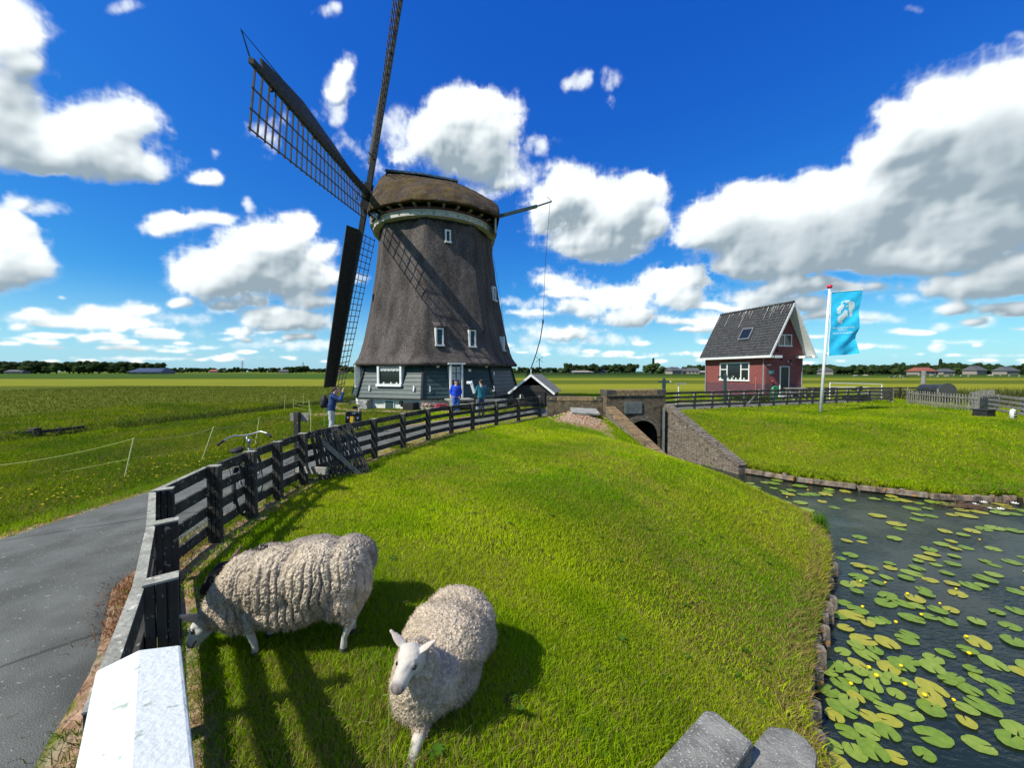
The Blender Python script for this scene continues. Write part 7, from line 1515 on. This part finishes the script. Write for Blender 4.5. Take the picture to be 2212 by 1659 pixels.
# ------------------------------------------------------------------ far trees
def leafmat(name, c1, c2): return mat(name, c1, c2, .6, .9, detail=4, attr='Col', spec=.1, trans=.12)
lm = [leafmat('dark_foliage', (.020, .040, .012), (.038, .065, .018)), leafmat('mid_foliage', (.040, .070, .018), (.065, .100, .025))]; bark = mat('dark_bark', (.04, .035, .03))
def tree_proto(seed, w, h, kind, m):
    r_ = np.random.default_rng(seed); n = 2600
    if kind == 'poplar': blobs = [(0, 0, h*(.15+.80*i/6), w*.45*(1-.55*abs(i/6-.4)), h*.12) for i in range(7)]
    else:
        blobs = []
        for i in range(13): a = r_.uniform(0, 6.28); q = r_.uniform(0, .62)**.7; zz_ = r_.uniform(.30, .86); rad = w*r_.uniform(.14, .24); blobs.append((math.cos(a)*q*w*.5*(1.25-.5*zz_), math.sin(a)*q*w*.5*(1.25-.5*zz_), h*zz_, rad, rad*.8))
    k = r_.integers(0, len(blobs), n); B = np.array(blobs)[k]; d = r_.normal(0, 1, (n, 3)); d /= np.linalg.norm(d, axis=1)[:, None]; q = r_.uniform(.72, 1.08, (n, 1))
    P = B[:, :3]+d*np.c_[B[:, 3], B[:, 3], B[:, 4]]*q; s = h*r_.uniform(.018, .040, (n, 1)); t = np.cross(d, r_.normal(0, 1, (n, 3))); t /= np.linalg.norm(t, axis=1)[:, None]; b = np.cross(d, t)*.6+d*r_.uniform(-.6, .6, (n, 1))
    V = np.stack([P-t*s, P-b*s, P+t*s, P+b*s], 1).reshape(-1, 3); Fc = np.arange(n)[:, None]*4+[0, 1, 2, 3]; cols = np.repeat(r_.uniform(.6, 1.35, (n, 1)), 4, 0)*np.ones(3)
    root = thing('tree', None, None); o = raw('crown', V, Fc, m, False, cols, root)
    mb = MB()
    for bx_, by_, bz_, br_, bh_ in blobs: mb.sphere((bx_, by_, bz_), (br_*.80, br_*.80, bh_*.80), 10, 7)
    c = mb.build('crown_core', m, o); ca = c.data.color_attributes.new('Col', 'FLOAT_COLOR', 'POINT'); ca.data.foreach_set('color', np.full(len(c.data.vertices)*4, .8, np.float32))
    mb = MB(); mb.tube([(0, 0, -.5), (0, 0, h*.25), (w*.02, 0, h*.6)], [w*.045, w*.035, w*.015], 8)
    for i in range(4): a = i*1.6; mb.tube([(0, 0, h*(.22+.05*i)), (math.cos(a)*w*.22, math.sin(a)*w*.22, h*.55)], [w*.02, w*.008], 6)
    mb.build('trunk', bark, root); return root
protos = [tree_proto(1, 9, 9, 'round', lm[0]), tree_proto(2, 11, 9, 'round', lm[1]), tree_proto(3, 10, 10, 'round', lm[0]), tree_proto(4, 12, 8.5, 'round', lm[0]), tree_proto(5, 5, 12, 'poplar', lm[0]), tree_proto(6, 9, 8.5, 'round', lm[1])]
used = [False]*6
def put_tree(k, u, vtop, Y, wpx, label, group=None, sq=1.):
    H0 = (9, 9, 10, 8.5, 12, 8.5)[k]; W0 = (9, 11, 10, 12, 5, 9)[k]
    h = (803-vtop)/F*Y+CZ; w = wpx/F*Y
    o = protos[k] if not used[k] else copy_tree(protos[k]); used[k] = True
    o.location = (at(u, 803, Y).x, Y, -.16*h); o.scale = (w/W0, w/W0*.9, h*1.16/H0); o.rotation_euler = (0, 0, random.uniform(0, 6.28)); tag(o, label, 'tree', group)
def row(u0, u1, step, v0, v1, Y, ks, w0, w1, label, group):
    u = u0
    while u < u1: put_tree(random.choice(ks), u, random.uniform(v0, v1), Y*random.uniform(.94, 1.08), random.uniform(w0, w1), label, group); u += step*random.uniform(.7, 1.3)
row(-40, 112, 13, 776, 781, 420, (0, 2, 3), 34, 46, 'dark tree in the far clump at the left edge of the photo', 'trees of the far left clump')
row(-30, 110, 15, 786, 791, 400, (1, 5), 22, 30, 'low paler tree in front of the clump at the left edge', 'low trees of the far left clump')
row(150, 216, 11, 777, 781, 400, (0, 2, 3), 30, 40, 'broad dark tree in the second far clump from the left', 'trees of the second clump')
put_tree(1, 122, 782, 395, 30, 'lone paler round tree between the two leftmost clumps'); put_tree(1, 172, 788, 380, 26, 'pale low round tree before the second clump')
row(240, 350, 11, 780, 783, 460, (0, 2, 3), 30, 38, 'dark tree in the long flat-topped clump above the barn', 'trees of the flat-topped clump')
row(240, 350, 9, 792, 794, 450, (1, 5), 16, 22, 'young tree at the foot of the flat-topped clump', 'young trees by the barn')
row(352, 500, 9, 793, 797, 620, (0, 1, 2, 5), 12, 18, 'small distant tree on the horizon right of the barn', 'horizon trees right of the barn')
row(500, 720, 10, 793, 797.5, 640, (0, 2, 3, 5), 13, 20, 'small distant tree on the horizon left of the mill sail', 'horizon trees left of the mill')
row(620, 665, 10, 788, 792, 520, (0, 2), 18, 26, 'taller tree in the little clump left of the lower sail', 'little clump left of the sail')
row(735, 778, 9, 787, 792, 500, (0, 2, 3), 20, 28, 'dark distant tree seen between the lower sail and the mill', 'trees between sail and mill')
row(1106, 1225, 10, 791, 795, 520, (0, 2, 5), 15, 22, 'distant tree above the shed roof', 'trees above the shed')
row(1222, 1378, 10, 783, 790, 430, (0, 2, 3), 22, 32, 'dark full tree in the clump right of the shed', 'trees right of the shed')
for u, v, w, k in ((1408, 785, 34, 1), (1424, 783, 34, 5), (1396, 788, 20, 1)): put_tree(k, u, v, 380, w, 'pale green round tree of the separate group above the culvert', 'round trees above the culvert')
put_tree(4, 1411, 776, 400, 8, 'thin pointed tree rising from the round group above the culvert')
row(1440, 1526, 9, 791, 797, 560, (0, 2, 5), 14, 20, 'distant tree between the culvert group and the brick house', 'trees left of the house')
row(1490, 1526, 10, 788, 791, 500, (0, 3), 18, 24, 'taller dark tree just left of the brick house', 'trees beside the house')
row(1732, 2240, 10, 784, 791, 300, (0, 2, 3), 24, 40, 'dark tree in the long wood behind the house and tank', 'trees of the wood at the right')
row(1735, 2240, 13, 792, 796, 285, (1, 5, 0), 16, 24, 'low bush at the foot of the wood at the right', 'bushes of the wood at the right')
put_tree(4, 2031, 778, 290, 9, 'pointed tree rising above the wood over the black tank')
# ------------------------------------------------------------------ far farms
rt = mat('red_farm_roof', (.22, .075, .05)); gr = mat('grey_farm_roof', (.075, .08, .085)); wl = mat('pale_farm_wall', (.24, .22, .19)); bl = mat('solar_roof', (.03, .045, .08), rough=.3)
def farm(u, Y, w, h, roofm, label, rz=.2, cat='house', kind='farmhouse', eave=.5):
    x = at(u, 803, Y).x; r = thing(kind, label, cat, (x, Y, 0), rz); d = w*.6
    mb = MB(); mb.box((0, 0, h*eave/2), (w, d, h*eave)); mb.build('wall', wl, r)
    mb = MB(); o = .05*w; mb.add([(-w/2-o, -d/2-o, h*eave-.1), (w/2+o, -d/2-o, h*eave-.1), (w/2+o, d/2+o, h*eave-.1), (-w/2-o, d/2+o, h*eave-.1), (-w/2+w*.08, 0, h), (w/2-w*.08, 0, h)], [(0, 1, 5, 4), (2, 3, 4, 5), (1, 2, 5), (3, 0, 4), (0, 3, 2, 1)]); mb.build('roof', roofm, r)
    mb = MB()
    for i in range(3): mb.box((-w*.3+i*w*.3, -d/2-.03, h*eave*.5), (w*.10, .06, h*eave*.4))
    mb.build('window', glass_m, r)
    return r
farm(330, 340, 26, 5.2, bl, 'long low barn with a dark blue solar roof below the flat-topped clump', .05, 'barn', 'barn', .35)
farm(615, 500, 12, 4.5, gr, 'tiny white building on the horizon left of the mill', .1); farm(38, 380, 14, 4, gr, 'grey roof half hidden in the clump at the far left'); farm(463, 560, 10, 5, rt, 'tiny red-roofed farm on the horizon right of the barn')
farm(872-10, 600, 10, 4, rt, 'x') if False else None
farm(736, 480, 14, 5, rt, 'small red-roofed farm seen between the lower sail and the mill'); farm(1255, 410, 22, 3.2, wl, 'long pale low shed in front of the trees right of the shed'); farm(1292, 420, 16, 4.2, gr, 'grey-roofed farm under the trees right of the shed')
farm(1455, 330, 12, 6.0, gr, 'steep grey farm roof right of the round tree group', .5); farm(1478, 350, 10, 5, gr, 'second small grey-roofed house left of the brick house', .3); farm(1496, 345, 10, 5.4, gr, 'third small house with pale wall just left of the brick house', -.2); farm(1515, 350, 14, 3.0, wl, 'flat pale building touching the left edge of the brick house')
farm(1990, 265, 13, 5.0, rt, 'red-roofed farmhouse in front of the wood left of the tall post', .1); farm(2040, 262, 9, 4.2, gr, 'small grey farmhouse just right of the tall post', .1); farm(1782, 268, 10, 5.2, gr, 'grey house front in the wood beside the flagpole', 1.2); farm(2105, 275, 12, 6.2, gr, 'broad grey roof hidden among the trees at the right', .3); farm(2172, 270, 12, 5.5, gr, 'grey roof among the trees near the right edge', .2)
# pylons, wind turbines
def pylon(u, vt, Y, label):
    x = at(u, 803, Y).x; h = (803-vt)/F*Y+CZ; r = thing('power_pylon', label, 'pylon', (x, Y, 0)); mb = MB(); w = h*.10
    for sx in (-1, 1):
        for sy in (-1, 1): mb.bar((sx*w, sy*w, 0), (sx*w*.15, sy*w*.15, h), .35, .35)
    for k in range(8): z0_, z1_ = h*k/8, h*(k+1)/8; a, b = w*(1-.85*k/8), w*(1-.85*(k+1)/8); mb.bar((-a, -a, z0_), (b, -b, z1_), .25, .25); mb.bar((a, -a, z0_), (-b, -b, z1_), .25, .25)
    mb.build('lattice_mast', grey_m, r); mb = MB(); [mb.bar((-h*q, 0, h*z_), (h*q, 0, h*z_), .4, .4) for z_, q in ((.72, .20), (.86, .15), (.97, .10))]; mb.build('cross_arm', grey_m, r)
pylon(524, 780, 900, 'pale power pylon on the horizon, the left one'); pylon(655, 783, 950, 'pale power pylon on the horizon, the right one nearer the mill')
def turbine(u, vh, Y, ph_, label):
    x = at(u, 803, Y).x; h = (803-vh)/F*Y+CZ; r = thing('wind_turbine', label, 'wind turbine', (x, Y, 0)); mb = MB(); mb.tube([(0, 0, 0), (0, 0, h)], [h*.022, h*.013], 10); mb.build('tower', white_m, r)
    mb = MB(); mb.box((0, .4, h), (h*.03, h*.08, h*.035)); mb.build('nacelle', white_m, r)
    for k in range(3): a = ph_+k*2.094; d = Vector((math.cos(a), 0, math.sin(a))); mb = MB(); mb.bar(Vector((0, -h*.045, h))+d*h*.01, Vector((0, -h*.045, h))+d*h*.52, h*.03, h*.012, up=(0, 1, 0), w2=h*.008, t2=h*.006); mb.build('blade', white_m, r)
turbine(1313.5, 780, 1100, .5, 'distant white wind turbine above the trees right of the mill'); turbine(2119, 779, 900, 1.2, 'distant white wind turbine above the wood at the right'); turbine(1370, 786, 1500, .1, 'smallest wind turbine above the gap before the round trees')
# cattle
cow_m = [mat('black_white_cow', (.02, .02, .02), (.5, .5, .48), 1.2, lo=.48, hi=.52), mat('pale_cow', (.30, .28, .23))]
mb = MB(); mb.limb([(-.9, 0, 1.05), (0, 0, 1.0), (.8, 0, 1.08)], [.38, .42, .36]); mb.limb([(.9, 0, 1.2), (1.35, 0, 1.0)], [.22, .16]); mb.limb([(1.35, 0, 1.0), (1.75, 0, .75)], [.17, .11])
for x_ in (-.85, .75):
    for s in (-1, 1): mb.limb([(x_, s*.2, .9), (x_-.05, s*.2, .5), (x_, s*.2, .05)], [.16, .09, .08])
mb.limb([(-1.2, 0, 1.3), (-1.35, 0, .6)], [.04, .05]); cme, _, _ = remesh(mb, .07, 2)
mes = []
for m_ in cow_m: q = cme.copy(); q.materials.clear(); q.materials.append(m_); mes.append(q)
for i, (u, v) in enumerate([(1848, 815), (1870, 814), (1945, 816), (1957, 817), (1930, 818), (2012, 815), (2026, 817), (2045, 816), (2060, 815), (2075, 816), (2092, 816), (2160, 815), (2180, 815), (2202, 816), (2140, 814), (1985, 814)]):
    q = on(u, v, 0); k = (0 if i in (3, 4, 5, 8, 9, 10, 11) else 1) if i % 5 else 1; o = bpy.data.objects.new('cow', mes[k]); COL.objects.link(o); o.location = (q.x, q.y, 0); o.rotation_euler = (0, 0, random.choice([0, 3.1, .6, 2.4])); o.scale = (.62,)*3
    tag(o, 'black and white cow grazing far off in the pasture at the right' if k == 0 else 'pale cow grazing far off in the pasture at the right', 'cow', 'black and white far cows' if k == 0 else 'pale far cows')
print('objects', len(sc.objects))
